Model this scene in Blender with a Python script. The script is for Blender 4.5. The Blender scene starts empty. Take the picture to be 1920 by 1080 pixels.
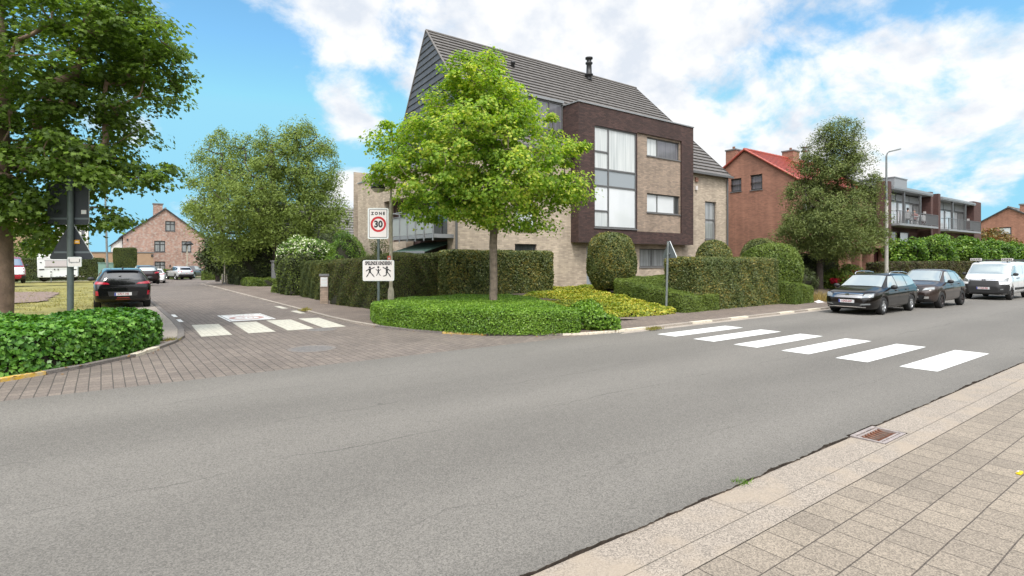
import bpy, bmesh, math, random
import numpy as np
from mathutils import Vector, Matrix
from mathutils.bvhtree import BVHTree

R = math.radians
SC = bpy.context.scene
COL = SC.collection
random.seed(7)
RNG = np.random.default_rng(7)

# ------------------------------------------------------------------ camera
# World: X runs along the main road, Y across it (away), Z up.  Camera at the near pavement.
CH = 1.9
FPX, HZ = 1040.0, 487.0
cs, sn = 0.804, 0.595
_n = math.hypot(cs, sn); cs /= _n; sn /= _n
cam = bpy.data.cameras.new('camera')
camo = bpy.data.objects.new('camera', cam); COL.objects.link(camo)
camo.location = (0, 0, CH)
camo.rotation_euler = (R(90), 0, -math.atan2(sn, cs))
cam.sensor_width = 36.0
cam.lens = 36.0 * FPX / 1920.0
cam.shift_y = (HZ - 540.0) / 1920.0
cam.clip_start = 0.05
cam.clip_end = 6000
SC.camera = camo


def ray(x, y):
    a = (x - 960) / FPX
    return (cs * a + sn, -sn * a + cs, (HZ - y) / FPX)


def PT(x, y, t):
    """world point seen at picture x, y at depth t"""
    r = ray(x, y)
    return Vector((r[0] * t, r[1] * t, CH + r[2] * t))


def GP(x, y, z=0.0):
    r = ray(x, y); t = (z - CH) / r[2]
    return (r[0] * t, r[1] * t)


# ------------------------------------------------------------------ light
SUN_DIR = Vector((-0.36, -0.60, 1.15)).normalized()      # towards the sun
sun_el = math.asin(SUN_DIR.z)
sun_az = math.atan2(SUN_DIR.x, SUN_DIR.y)
sl = bpy.data.lights.new('sun', 'SUN'); sl.energy = 1.7; sl.angle = R(14); sl.color = (1.0, 0.955, 0.88)
so = bpy.data.objects.new('sun', sl); COL.objects.link(so)
so.rotation_euler = (-SUN_DIR).to_track_quat('-Z', 'Y').to_euler()
so.location = (0, 0, 40)

SC.view_settings.view_transform = 'Standard'
SC.view_settings.look = 'None'
SC.view_settings.exposure = 0.70
SC.view_settings.gamma = 1.0
SC.render.engine = 'CYCLES'
SC.cycles.max_bounces = 6
SC.cycles.diffuse_bounces = 4
SC.cycles.glossy_bounces = 3
SC.cycles.transmission_bounces = 4
SC.cycles.transparent_max_bounces = 6
SC.cycles.use_denoising = True

world = bpy.data.worlds.new('World'); SC.world = world; world.use_nodes = True
nt = world.node_tree; nt.nodes.clear()


def nd(t, typ, **kw):
    n = t.nodes.new(typ)
    for k, v in kw.items():
        if k == 'ins':
            for i, val in v.items():
                n.inputs[i].default_value = val
        else:
            setattr(n, k, v)
    return n


def build_world():
    L = nt.links.new
    out = nd(nt, 'ShaderNodeOutputWorld'); bg = nd(nt, 'ShaderNodeBackground')
    bg.inputs[1].default_value = 0.12
    sky = nd(nt, 'ShaderNodeTexSky', sky_type='NISHITA', sun_disc=False, sun_elevation=sun_el, sun_rotation=sun_az,
             air_density=1.0, dust_density=0.6, ozone_density=3.0)
    tint = nd(nt, 'ShaderNodeMix', data_type='RGBA', blend_type='MULTIPLY')
    tint.inputs[0].default_value = 1.0
    tint.inputs[7].default_value = (0.90, 1.28, 1.22, 1)
    L(sky.outputs[0], tint.inputs[6])
    tc = nd(nt, 'ShaderNodeTexCoord')
    # clouds drawn on a flat layer high above: direction / elevation
    sep = nd(nt, 'ShaderNodeSeparateXYZ'); L(tc.outputs['Generated'], sep.inputs[0])
    zz = nd(nt, 'ShaderNodeMath', operation='ADD'); L(sep.outputs[2], zz.inputs[0]); zz.inputs[1].default_value = 0.22
    zm = nd(nt, 'ShaderNodeMath', operation='MAXIMUM'); L(zz.outputs[0], zm.inputs[0]); zm.inputs[1].default_value = 0.06
    div = nd(nt, 'ShaderNodeVectorMath', operation='DIVIDE'); L(tc.outputs['Generated'], div.inputs[0])
    cmb = nd(nt, 'ShaderNodeCombineXYZ')
    for i in range(3):
        L(zm.outputs[0], cmb.inputs[i])
    L(cmb.outputs[0], div.inputs[1])
    mixc = nd(nt, 'ShaderNodeVectorMath', operation='ADD')
    sc3 = nd(nt, 'ShaderNodeVectorMath', operation='SCALE'); L(tc.outputs['Generated'], sc3.inputs[0]); sc3.inputs['Scale'].default_value = 2.2
    L(div.outputs[0], mixc.inputs[0]); L(sc3.outputs[0], mixc.inputs[1])
    n1 = nd(nt, 'ShaderNodeTexNoise', noise_dimensions='3D'); n1.inputs['Scale'].default_value = 1.5
    n1.inputs['Detail'].default_value = 9; n1.inputs['Roughness'].default_value = 0.6; n1.inputs['Distortion'].default_value = 0.25
    L(mixc.outputs[0], n1.inputs['Vector'])
    # where the cloud banks stand in the sky (directions) : (px, py, radius deg, weight)
    banks = [(750, 20, 8, 0.47), (900, 40, 12, 0.54), (1080, 80, 13, 0.54), (1250, 110, 11, 0.50), (1300, 40, 5, 0.34), (1200, 260, 12, 0.54), (1420, 270, 9, 0.48), (665, 195, 5, 0.34),
             (600, 110, 3.5, 0.26), (720, 160, 4, 0.24), (1650, 200, 8, 0.38), (1780, 190, 9, 0.43), (1910, 150, 7, 0.42), (1830, 315, 4, 0.34), (1560, 290, 7, 0.38), (1890, 15, 4, 0.30),
             (650, 380, 4.5, 0.42), (385, 445, 5, 0.32), (235, 205, 4, 0.34), (700, -350, 26, 0.42), (1500, -500, 26, 0.40)]
    acc = None
    for px, py, rad, w in banks:
        d = Vector(ray(px, py)).normalized()
        dt = nd(nt, 'ShaderNodeVectorMath', operation='DOT_PRODUCT'); L(tc.outputs['Generated'], dt.inputs[0]); dt.inputs[1].default_value = d
        mr = nd(nt, 'ShaderNodeMapRange', interpolation_type='SMOOTHSTEP'); L(dt.outputs['Value'], mr.inputs[0])
        mr.inputs[1].default_value = math.cos(R(rad * 1.25)); mr.inputs[2].default_value = math.cos(R(rad * 0.25))
        mr.inputs[3].default_value = 0; mr.inputs[4].default_value = w
        if acc is None:
            acc = mr.outputs[0]
        else:
            mx = nd(nt, 'ShaderNodeMath', operation='MAXIMUM'); L(acc, mx.inputs[0]); L(mr.outputs[0], mx.inputs[1]); acc = mx.outputs[0]
    # behind the photographer: broken cloud everywhere
    dt = nd(nt, 'ShaderNodeVectorMath', operation='DOT_PRODUCT'); L(tc.outputs['Generated'], dt.inputs[0]); dt.inputs[1].default_value = (-sn, -cs, 0)
    mr = nd(nt, 'ShaderNodeMapRange', interpolation_type='SMOOTHSTEP'); L(dt.outputs['Value'], mr.inputs[0])
    mr.inputs[1].default_value = -0.62; mr.inputs[2].default_value = -0.1; mr.inputs[4].default_value = 0.54
    mx = nd(nt, 'ShaderNodeMath', operation='MAXIMUM'); L(acc, mx.inputs[0]); L(mr.outputs[0], mx.inputs[1]); acc = mx.outputs[0]
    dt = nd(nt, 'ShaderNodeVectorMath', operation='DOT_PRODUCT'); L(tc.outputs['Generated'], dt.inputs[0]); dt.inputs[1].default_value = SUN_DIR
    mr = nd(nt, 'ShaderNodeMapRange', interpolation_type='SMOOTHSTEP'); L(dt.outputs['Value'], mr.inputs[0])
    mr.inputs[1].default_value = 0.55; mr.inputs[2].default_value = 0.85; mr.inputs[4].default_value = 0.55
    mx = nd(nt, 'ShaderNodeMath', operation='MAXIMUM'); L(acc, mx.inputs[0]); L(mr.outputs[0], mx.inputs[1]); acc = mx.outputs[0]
    add = nd(nt, 'ShaderNodeMath', operation='ADD'); L(n1.outputs[0], add.inputs[0]); L(acc, add.inputs[1])
    dens = nd(nt, 'ShaderNodeMapRange', interpolation_type='SMOOTHSTEP'); L(add.outputs[0], dens.inputs[0])
    dens.inputs[1].default_value = 0.74; dens.inputs[2].default_value = 0.96
    # cloud tone: white tops, pale blue-grey undersides
    n2 = nd(nt, 'ShaderNodeTexNoise'); n2.inputs['Scale'].default_value = 2.6; n2.inputs['Detail'].default_value = 6
    n2.inputs['Roughness'].default_value = 0.55; L(mixc.outputs[0], n2.inputs['Vector'])
    ramp = nd(nt, 'ShaderNodeValToRGB')
    ramp.color_ramp.elements[0].position = 0.36; ramp.color_ramp.elements[0].color = (4.0, 4.3, 4.75, 1)
    ramp.color_ramp.elements[1].position = 0.56; ramp.color_ramp.elements[1].color = (5.5, 5.5, 5.5, 1)
    L(n2.outputs[0], ramp.inputs[0])
    lo = nd(nt, 'ShaderNodeVectorMath', operation='MINIMUM'); L(tint.outputs[2], lo.inputs[0]); lo.inputs[1].default_value = (1.75, 3.85, 5.0)
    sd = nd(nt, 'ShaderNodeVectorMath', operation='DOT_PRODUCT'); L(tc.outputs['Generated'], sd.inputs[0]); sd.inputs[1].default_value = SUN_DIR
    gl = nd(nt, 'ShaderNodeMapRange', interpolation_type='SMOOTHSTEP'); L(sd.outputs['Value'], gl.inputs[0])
    gl.inputs[1].default_value = 0.55; gl.inputs[2].default_value = 1.0; gl.inputs[3].default_value = 1.0; gl.inputs[4].default_value = 4.2  # cloud near the sun brightened, out of view, to add soft fill light
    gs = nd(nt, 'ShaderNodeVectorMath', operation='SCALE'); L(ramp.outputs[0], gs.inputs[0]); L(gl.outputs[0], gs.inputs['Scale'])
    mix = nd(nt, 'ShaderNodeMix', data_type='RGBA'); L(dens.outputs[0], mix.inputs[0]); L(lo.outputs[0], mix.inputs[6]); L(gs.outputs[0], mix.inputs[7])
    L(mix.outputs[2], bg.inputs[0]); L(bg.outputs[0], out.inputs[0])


build_world()

# ------------------------------------------------------------------ materials
MATS = {}


def new_mat(name):
    m = bpy.data.materials.new(name); m.use_nodes = True
    t = m.node_tree; b = t.nodes['Principled BSDF']; MATS[name] = m
    return m, t, b


def simple(name, col, rough=0.6, metal=0.0, noise=0.0, nscale=8.0, bump=0.0, spec=None, coat=0.0, bscale=None):
    m, t, b = new_mat(name)
    b.inputs['Base Color'].default_value = (*col, 1); b.inputs['Roughness'].default_value = rough; b.inputs['Metallic'].default_value = metal
    if spec is not None:
        b.inputs['Specular IOR Level'].default_value = spec
    if coat:
        b.inputs['Coat Weight'].default_value = coat; b.inputs['Coat Roughness'].default_value = 0.03
    if noise or bump:
        g = nd(t, 'ShaderNodeNewGeometry')
        n = nd(t, 'ShaderNodeTexNoise'); n.inputs['Scale'].default_value = nscale; n.inputs['Detail'].default_value = 6
        t.links.new(g.outputs['Position'], n.inputs['Vector'])
        if noise:
            r = nd(t, 'ShaderNodeValToRGB')
            r.color_ramp.elements[0].position = 0.3; r.color_ramp.elements[1].position = 0.7
            r.color_ramp.elements[0].color = (*[c * (1 - noise) for c in col], 1); r.color_ramp.elements[1].color = (*[min(1, c * (1 + noise)) for c in col], 1)
            t.links.new(n.outputs[0], r.inputs[0]); t.links.new(r.outputs[0], b.inputs['Base Color'])
        if bump:
            bp = nd(t, 'ShaderNodeBump'); bp.inputs['Strength'].default_value = bump; bp.inputs['Distance'].default_value = 0.02
            n3 = n
            if bscale:
                n3 = nd(t, 'ShaderNodeTexNoise'); n3.inputs['Scale'].default_value = bscale; t.links.new(g.outputs['Position'], n3.inputs['Vector'])
            t.links.new(n3.outputs[0], bp.inputs['Height']); t.links.new(bp.outputs[0], b.inputs['Normal'])
    return m


def wall_vec(t):
    """(distance along the wall, height) for upright walls of either direction"""
    g = nd(t, 'ShaderNodeNewGeometry')
    sp = nd(t, 'ShaderNodeSeparateXYZ'); t.links.new(g.outputs['Position'], sp.inputs[0])
    sn_ = nd(t, 'ShaderNodeSeparateXYZ'); t.links.new(g.outputs['True Normal'], sn_.inputs[0])
    ab = nd(t, 'ShaderNodeMath', operation='ABSOLUTE'); t.links.new(sn_.outputs[0], ab.inputs[0])
    gt = nd(t, 'ShaderNodeMath', operation='GREATER_THAN'); t.links.new(ab.outputs[0], gt.inputs[0]); gt.inputs[1].default_value = 0.7
    mx = nd(t, 'ShaderNodeMix', data_type='FLOAT'); t.links.new(gt.outputs[0], mx.inputs[0]); t.links.new(sp.outputs[0], mx.inputs[2]); t.links.new(sp.outputs[1], mx.inputs[3])
    c = nd(t, 'ShaderNodeCombineXYZ'); t.links.new(mx.outputs[0], c.inputs[0]); t.links.new(sp.outputs[2], c.inputs[1])
    return c.outputs[0], g


def brick(name, c1, c2, mortar, w=0.21, h=0.065, ms=0.01, rough=0.85, patch=0.12, bump=0.5, c3=None):
    m, t, b = new_mat(name)
    vec, g = wall_vec(t)
    br = nd(t, 'ShaderNodeTexBrick', offset=0.5)
    br.inputs['Scale'].default_value = 1.0; br.inputs['Brick Width'].default_value = w; br.inputs['Row Height'].default_value = h
    br.inputs['Mortar Size'].default_value = ms; br.inputs['Mortar Smooth'].default_value = 0.3; br.inputs['Bias'].default_value = 0.0
    br.inputs['Color1'].default_value = (*c1, 1); br.inputs['Color2'].default_value = (*c2, 1); br.inputs['Mortar'].default_value = (*mortar, 1)
    t.links.new(vec, br.inputs['Vector'])
    n = nd(t, 'ShaderNodeTexNoise'); n.inputs['Scale'].default_value = 0.9; n.inputs['Detail'].default_value = 8; n.inputs['Roughness'].default_value = 0.65
    t.links.new(g.outputs['Position'], n.inputs['Vector'])
    r = nd(t, 'ShaderNodeMapRange'); r.inputs[1].default_value = 0.3; r.inputs[2].default_value = 0.7; r.inputs[3].default_value = 1 - patch; r.inputs[4].default_value = 1 + patch
    t.links.new(n.outputs[0], r.inputs[0])
    mu = nd(t, 'ShaderNodeVectorMath', operation='SCALE'); t.links.new(br.outputs[0], mu.inputs[0]); t.links.new(r.outputs[0], mu.inputs['Scale'])
    sk = nd(t, 'ShaderNodeMapping'); sk.inputs['Scale'].default_value = (2.3, 0.16, 1); t.links.new(vec, sk.inputs[0])
    sn2 = nd(t, 'ShaderNodeTexNoise'); sn2.inputs['Scale'].default_value = 1.0; sn2.inputs['Detail'].default_value = 5; t.links.new(sk.outputs[0], sn2.inputs['Vector'])
    sr = nd(t, 'ShaderNodeMapRange'); sr.inputs[1].default_value = 0.38; sr.inputs[2].default_value = 0.6; sr.inputs[3].default_value = 0.88; sr.inputs[4].default_value = 1.04; t.links.new(sn2.outputs[0], sr.inputs[0])
    mu2 = nd(t, 'ShaderNodeVectorMath', operation='SCALE'); t.links.new(mu.outputs[0], mu2.inputs[0]); t.links.new(sr.outputs[0], mu2.inputs['Scale'])
    src = mu2.outputs[0]
    if c3:      # scattered odd bricks
        wn = nd(t, 'ShaderNodeTexNoise'); wn.inputs['Scale'].default_value = 3.1; wn.inputs['Detail'].default_value = 3
        t.links.new(vec, wn.inputs['Vector'])
        st = nd(t, 'ShaderNodeMapRange'); st.inputs[1].default_value = 0.5; st.inputs[2].default_value = 0.62; t.links.new(wn.outputs[0], st.inputs[0])
        mm = nd(t, 'ShaderNodeMix', data_type='RGBA'); t.links.new(st.outputs[0], mm.inputs[0]); t.links.new(src, mm.inputs[6]); mm.inputs[7].default_value = (*c3, 1)
        src = mm.outputs[2]
    t.links.new(src, b.inputs['Base Color'])
    b.inputs['Roughness'].default_value = rough
    bp = nd(t, 'ShaderNodeBump', invert=True); bp.inputs['Strength'].default_value = bump; bp.inputs['Distance'].default_value = 0.01
    t.links.new(br.outputs['Fac'], bp.inputs['Height']); t.links.new(bp.outputs[0], b.inputs['Normal'])
    return m


def pavers(name, c1, c2, mortar, w, h, ms, rot=0.0, off=(0, 0), speck=0.25, speckscale=220, patch=0.15, offset=0.5, rough=0.85, stain=None):
    m, t, b = new_mat(name)
    g = nd(t, 'ShaderNodeNewGeometry')
    mp = nd(t, 'ShaderNodeMapping'); mp.inputs['Location'].default_value = (off[0], off[1], 0); mp.inputs['Rotation'].default_value = (0, 0, rot)
    t.links.new(g.outputs['Position'], mp.inputs[0])
    sp = nd(t, 'ShaderNodeSeparateXYZ'); t.links.new(mp.outputs[0], sp.inputs[0])
    cb = nd(t, 'ShaderNodeCombineXYZ'); t.links.new(sp.outputs[0], cb.inputs[0]); t.links.new(sp.outputs[1], cb.inputs[1])
    # a little waviness in the laying
    wv = nd(t, 'ShaderNodeTexNoise'); wv.inputs['Scale'].default_value = 1.7; t.links.new(cb.outputs[0], wv.inputs['Vector'])
    ws = nd(t, 'ShaderNodeVectorMath', operation='SCALE'); t.links.new(wv.outputs['Color'], ws.inputs[0]); ws.inputs['Scale'].default_value = 0.012
    wa = nd(t, 'ShaderNodeVectorMath', operation='ADD'); t.links.new(cb.outputs[0], wa.inputs[0]); t.links.new(ws.outputs[0], wa.inputs[1])
    br = nd(t, 'ShaderNodeTexBrick', offset=offset)
    br.inputs['Scale'].default_value = 1.0; br.inputs['Brick Width'].default_value = w; br.inputs['Row Height'].default_value = h
    br.inputs['Mortar Size'].default_value = ms; br.inputs['Mortar Smooth'].default_value = 0.2; br.inputs['Bias'].default_value = 0.0
    br.inputs['Color1'].default_value = (*c1, 1); br.inputs['Color2'].default_value = (*c2, 1); br.inputs['Mortar'].default_value = (*mortar, 1)
    t.links.new(wa.outputs[0], br.inputs['Vector'])
    n = nd(t, 'ShaderNodeTexNoise'); n.inputs['Scale'].default_value = 0.7; n.inputs['Detail'].default_value = 8; t.links.new(g.outputs['Position'], n.inputs['Vector'])
    r = nd(t, 'ShaderNodeMapRange'); r.inputs[1].default_value = 0.3; r.inputs[2].default_value = 0.7; r.inputs[3].default_value = 1 - patch; r.inputs[4].default_value = 1 + patch
    t.links.new(n.outputs[0], r.inputs[0])
    n2 = nd(t, 'ShaderNodeTexVoronoi'); n2.inputs['Scale'].default_value = speckscale; t.links.new(g.outputs['Position'], n2.inputs['Vector'])
    s3 = nd(t, 'ShaderNodeSeparateColor'); t.links.new(n2.outputs['Color'], s3.inputs[0])
    r2 = nd(t, 'ShaderNodeMapRange'); r2.inputs[3].default_value = 1 - speck; r2.inputs[4].default_value = 1 + speck
    t.links.new(s3.outputs[0], r2.inputs[0])
    mm = nd(t, 'ShaderNodeMath', operation='MULTIPLY'); t.links.new(r.outputs[0], mm.inputs[0]); t.links.new(r2.outputs[0], mm.inputs[1])
    mu = nd(t, 'ShaderNodeVectorMath', operation='SCALE'); t.links.new(br.outputs[0], mu.inputs[0]); t.links.new(mm.outputs[0], mu.inputs['Scale'])
    t.links.new(mu.outputs[0], b.inputs['Base Color']); b.inputs['Roughness'].default_value = rough
    bp = nd(t, 'ShaderNodeBump', invert=True); bp.inputs['Strength'].default_value = 0.7; bp.inputs['Distance'].default_value = 0.008
    t.links.new(br.outputs['Fac'], bp.inputs['Height']); t.links.new(bp.outputs[0], b.inputs['Normal'])
    return m


def aggregate(name, base, speck=0.35, speckscale=160, patch=0.12, crack=False, rough=0.9, warm=None):
    """asphalt / washed concrete: fine stones, broad stains, tyre-worn bands along the road, cracks"""
    m, t, b = new_mat(name)
    L = t.links.new
    g = nd(t, 'ShaderNodeNewGeometry')
    n2 = nd(t, 'ShaderNodeTexVoronoi'); n2.inputs['Scale'].default_value = speckscale
    L(g.outputs['Position'], n2.inputs['Vector'])
    s3 = nd(t, 'ShaderNodeSeparateColor'); L(n2.outputs['Color'], s3.inputs[0])
    r2 = nd(t, 'ShaderNodeMapRange'); r2.inputs[3].default_value = 1 - speck; r2.inputs[4].default_value = 1 + speck
    L(s3.outputs[0], r2.inputs[0])
    n = nd(t, 'ShaderNodeTexNoise'); n.inputs['Scale'].default_value = 0.45; n.inputs['Detail'].default_value = 9; n.inputs['Roughness'].default_value = 0.6
    mp = nd(t, 'ShaderNodeMapping'); mp.inputs['Scale'].default_value = (0.45, 1.6, 1) if crack else (1, 1, 1); L(g.outputs['Position'], mp.inputs[0]); L(mp.outputs[0], n.inputs['Vector'])
    r = nd(t, 'ShaderNodeMapRange'); r.inputs[1].default_value = 0.3; r.inputs[2].default_value = 0.7; r.inputs[3].default_value = 1 - patch; r.inputs[4].default_value = 1 + patch
    L(n.outputs[0], r.inputs[0])
    mm = nd(t, 'ShaderNodeMath', operation='MULTIPLY'); L(r.outputs[0], mm.inputs[0]); L(r2.outputs[0], mm.inputs[1])
    fac = mm.outputs[0]
    if crack:
        # one long wandering seam crack along the road, and a fainter second one; both fade in and out
        sp = nd(t, 'ShaderNodeSeparateXYZ'); L(g.outputs['Position'], sp.inputs[0])
        for (v0, wdt, dark, nsc) in ((5.5, 0.013, 0.5, 1.1), (6.9, 0.014, 0.72, 0.8), (8.6, 0.02, 0.75, 0.9), (3.6, 0.01, 0.75, 1.5)):
            wn = nd(t, 'ShaderNodeTexNoise'); wn.inputs['Scale'].default_value = nsc; wn.inputs['Detail'].default_value = 7; L(g.outputs['Position'], wn.inputs['Vector'])
            a = nd(t, 'ShaderNodeMath', operation='MULTIPLY_ADD'); L(wn.outputs[0], a.inputs[0]); a.inputs[1].default_value = 0.55; L(sp.outputs[1], a.inputs[2])
            s = nd(t, 'ShaderNodeMath', operation='SUBTRACT'); L(a.outputs[0], s.inputs[0]); s.inputs[1].default_value = v0 + 0.27
            ab = nd(t, 'ShaderNodeMath', operation='ABSOLUTE'); L(s.outputs[0], ab.inputs[0])
            k = nd(t, 'ShaderNodeMapRange'); L(ab.outputs[0], k.inputs[0]); k.inputs[1].default_value = wdt * 0.3; k.inputs[2].default_value = wdt; k.inputs[3].default_value = 1; k.inputs[4].default_value = 0
            gn = nd(t, 'ShaderNodeTexNoise'); gn.inputs['Scale'].default_value = 0.6; gn.inputs['Detail'].default_value = 3; L(g.outputs['Position'], gn.inputs['Vector'])
            gr = nd(t, 'ShaderNodeMapRange'); L(gn.outputs[0], gr.inputs[0]); gr.inputs[1].default_value = 0.40; gr.inputs[2].default_value = 0.58
            kk = nd(t, 'ShaderNodeMath', operation='MULTIPLY'); L(k.outputs[0], kk.inputs[0]); L(gr.outputs[0], kk.inputs[1])
            inv = nd(t, 'ShaderNodeMapRange'); L(kk.outputs[0], inv.inputs[0]); inv.inputs[3].default_value = 1; inv.inputs[4].default_value = dark
            m2 = nd(t, 'ShaderNodeMath', operation='MULTIPLY'); L(fac, m2.inputs[0]); L(inv.outputs[0], m2.inputs[1]); fac = m2.outputs[0]
        # paler, finer worn band on the far half of the carriageway
        wn = nd(t, 'ShaderNodeTexNoise'); wn.inputs['Scale'].default_value = 0.35; wn.inputs['Detail'].default_value = 4; L(g.outputs['Position'], wn.inputs['Vector'])
        a = nd(t, 'ShaderNodeMath', operation='MULTIPLY_ADD'); L(wn.outputs[0], a.inputs[0]); a.inputs[1].default_value = 1.2; L(sp.outputs[1], a.inputs[2])
        wv = nd(t, 'ShaderNodeMath', operation='MULTIPLY'); L(a.outputs[0], wv.inputs[0]); wv.inputs[1].default_value = 2.15
        si = nd(t, 'ShaderNodeMath', operation='SINE'); L(wv.outputs[0], si.inputs[0])
        br = nd(t, 'ShaderNodeMapRange'); L(si.outputs[0], br.inputs[0]); br.inputs[1].default_value = -1; br.inputs[2].default_value = 1; br.inputs[3].default_value = 0.90; br.inputs[4].default_value = 1.07
        m3 = nd(t, 'ShaderNodeMath', operation='MULTIPLY'); L(fac, m3.inputs[0]); L(br.outputs[0], m3.inputs[1]); fac = m3.outputs[0]
        # grime washed against the near gutter
        gm = nd(t, 'ShaderNodeMapRange', interpolation_type='SMOOTHSTEP'); L(a.outputs[0], gm.inputs[0]); gm.inputs[1].default_value = 2.9; gm.inputs[2].default_value = 3.9; gm.inputs[3].default_value = 0.80; gm.inputs[4].default_value = 1.0
        m5 = nd(t, 'ShaderNodeMath', operation='MULTIPLY'); L(fac, m5.inputs[0]); L(gm.outputs[0], m5.inputs[1]); fac = m5.outputs[0]
        # small dark tar spots
        vo = nd(t, 'ShaderNodeTexVoronoi'); vo.inputs['Scale'].default_value = 0.9; L(g.outputs['Position'], vo.inputs['Vector'])
        vr = nd(t, 'ShaderNodeMapRange'); L(vo.outputs[0], vr.inputs[0]); vr.inputs[1].default_value = 0.02; vr.inputs[2].default_value = 0.05; vr.inputs[3].default_value = 0.62; vr.inputs[4].default_value = 1
        m4 = nd(t, 'ShaderNodeMath', operation='MULTIPLY'); L(fac, m4.inputs[0]); L(vr.outputs[0], m4.inputs[1]); fac = m4.outputs[0]
    mu = nd(t, 'ShaderNodeVectorMath', operation='SCALE'); mu.inputs[0].default_value = base; L(fac, mu.inputs['Scale'])
    src = mu.outputs[0]
    if warm:
        wn = nd(t, 'ShaderNodeTexNoise'); wn.inputs['Scale'].default_value = 2.2; wn.inputs['Detail'].default_value = 6; L(g.outputs['Position'], wn.inputs['Vector'])
        wr = nd(t, 'ShaderNodeMapRange'); L(wn.outputs[0], wr.inputs[0]); wr.inputs[1].default_value = 0.48; wr.inputs[2].default_value = 0.66; wr.inputs[4].default_value = 0.75
        mx = nd(t, 'ShaderNodeMix', data_type='RGBA'); L(wr.outputs[0], mx.inputs[0]); L(src, mx.inputs[6]); mx.inputs[7].default_value = (*warm, 1); src = mx.outputs[2]
    L(src, b.inputs['Base Color']); b.inputs['Roughness'].default_value = rough
    bp = nd(t, 'ShaderNodeBump'); bp.inputs['Strength'].default_value = 0.3; bp.inputs['Distance'].default_value = 0.004
    L(n2.outputs[0], bp.inputs['Height']); L(bp.outputs[0], b.inputs['Normal'])
    return m


def paint_mark(name, col, wear=0.4, under=(0.17, 0.15, 0.135), joints=False, thr=0.5):
    """road paint, worn through in flecks"""
    m, t, b = new_mat(name)
    L = t.links.new
    g = nd(t, 'ShaderNodeNewGeometry')
    n = nd(t, 'ShaderNodeTexNoise'); n.inputs['Scale'].default_value = 9; n.inputs['Detail'].default_value = 9; n.inputs['Roughness'].default_value = 0.75
    L(g.outputs['Position'], n.inputs['Vector'])
    r = nd(t, 'ShaderNodeMapRange'); L(n.outputs[0], r.inputs[0]); r.inputs[1].default_value = thr; r.inputs[2].default_value = thr + 0.2; r.inputs[4].default_value = wear
    fac = r.outputs[0]
    if joints:
        mp = nd(t, 'ShaderNodeMapping'); mp.inputs['Rotation'].default_value = (0, 0, R(90)); L(g.outputs['Position'], mp.inputs[0])
        br = nd(t, 'ShaderNodeTexBrick', offset=0.5); br.inputs['Scale'].default_value = 1; br.inputs['Brick Width'].default_value = 0.22; br.inputs['Row Height'].default_value = 0.15
        br.inputs['Mortar Size'].default_value = 0.006; br.inputs['Color1'].default_value = (0, 0, 0, 1); br.inputs['Color2'].default_value = (0.12, 0.12, 0.12, 1); br.inputs['Mortar'].default_value = (0.5, 0.5, 0.5, 1)
        L(mp.outputs[0], br.inputs['Vector'])
        ad = nd(t, 'ShaderNodeMath', operation='ADD', use_clamp=True); L(fac, ad.inputs[0]); L(br.outputs[0], ad.inputs[1]); fac = ad.outputs[0]
    mx = nd(t, 'ShaderNodeMix', data_type='RGBA'); L(fac, mx.inputs[0]); mx.inputs[6].default_value = (*col, 1); mx.inputs[7].default_value = (*under, 1)
    L(mx.outputs[2], b.inputs['Base Color']); b.inputs['Roughness'].default_value = 0.75
    return m


def leafmat(name, dark, light, tip=None, transl=0.3, rough=0.45, scale=0.9):
    m, t, b = new_mat(name)
    L = t.links.new
    g = nd(t, 'ShaderNodeNewGeometry')
    n = nd(t, 'ShaderNodeTexNoise'); n.inputs['Scale'].default_value = scale; n.inputs['Detail'].default_value = 4; L(g.outputs['Position'], n.inputs['Vector'])
    a = nd(t, 'ShaderNodeMath', operation='MULTIPLY_ADD'); L(g.outputs['Random Per Island'], a.inputs[0]); a.inputs[1].default_value = 0.75; L(n.outputs[0], a.inputs[2])
    r = nd(t, 'ShaderNodeValToRGB')
    e = r.color_ramp.elements
    e[0].position = 0.38; e[0].color = (*dark, 1); e[1].position = 0.98; e[1].color = (*light, 1)
    if tip:
        x = e.new(1.12 if False else 1.0); x.color = (*tip, 1)
        e[1].position = 0.86
    mr = nd(t, 'ShaderNodeMath', operation='MULTIPLY'); L(a.outputs[0], mr.inputs[0]); mr.inputs[1].default_value = 0.82
    L(mr.outputs[0], r.inputs[0])
    L(r.outputs[0], b.inputs['Base Color']); b.inputs['Roughness'].default_value = rough
    b.inputs['Specular IOR Level'].default_value = 0.35
    tr = nd(t, 'ShaderNodeBsdfTranslucent')
    hs = nd(t, 'ShaderNodeHueSaturation'); hs.inputs['Value'].default_value = 1.5; hs.inputs['Saturation'].default_value = 1.1; L(r.outputs[0], hs.inputs['Color']); L(hs.outputs[0], tr.inputs[0])
    mx = nd(t, 'ShaderNodeMixShader'); mx.inputs[0].default_value = transl; L(b.outputs[0], mx.inputs[1]); L(tr.outputs[0], mx.inputs[2])
    L(mx.outputs[0], t.nodes['Material Output'].inputs[0])
    return m


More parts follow.
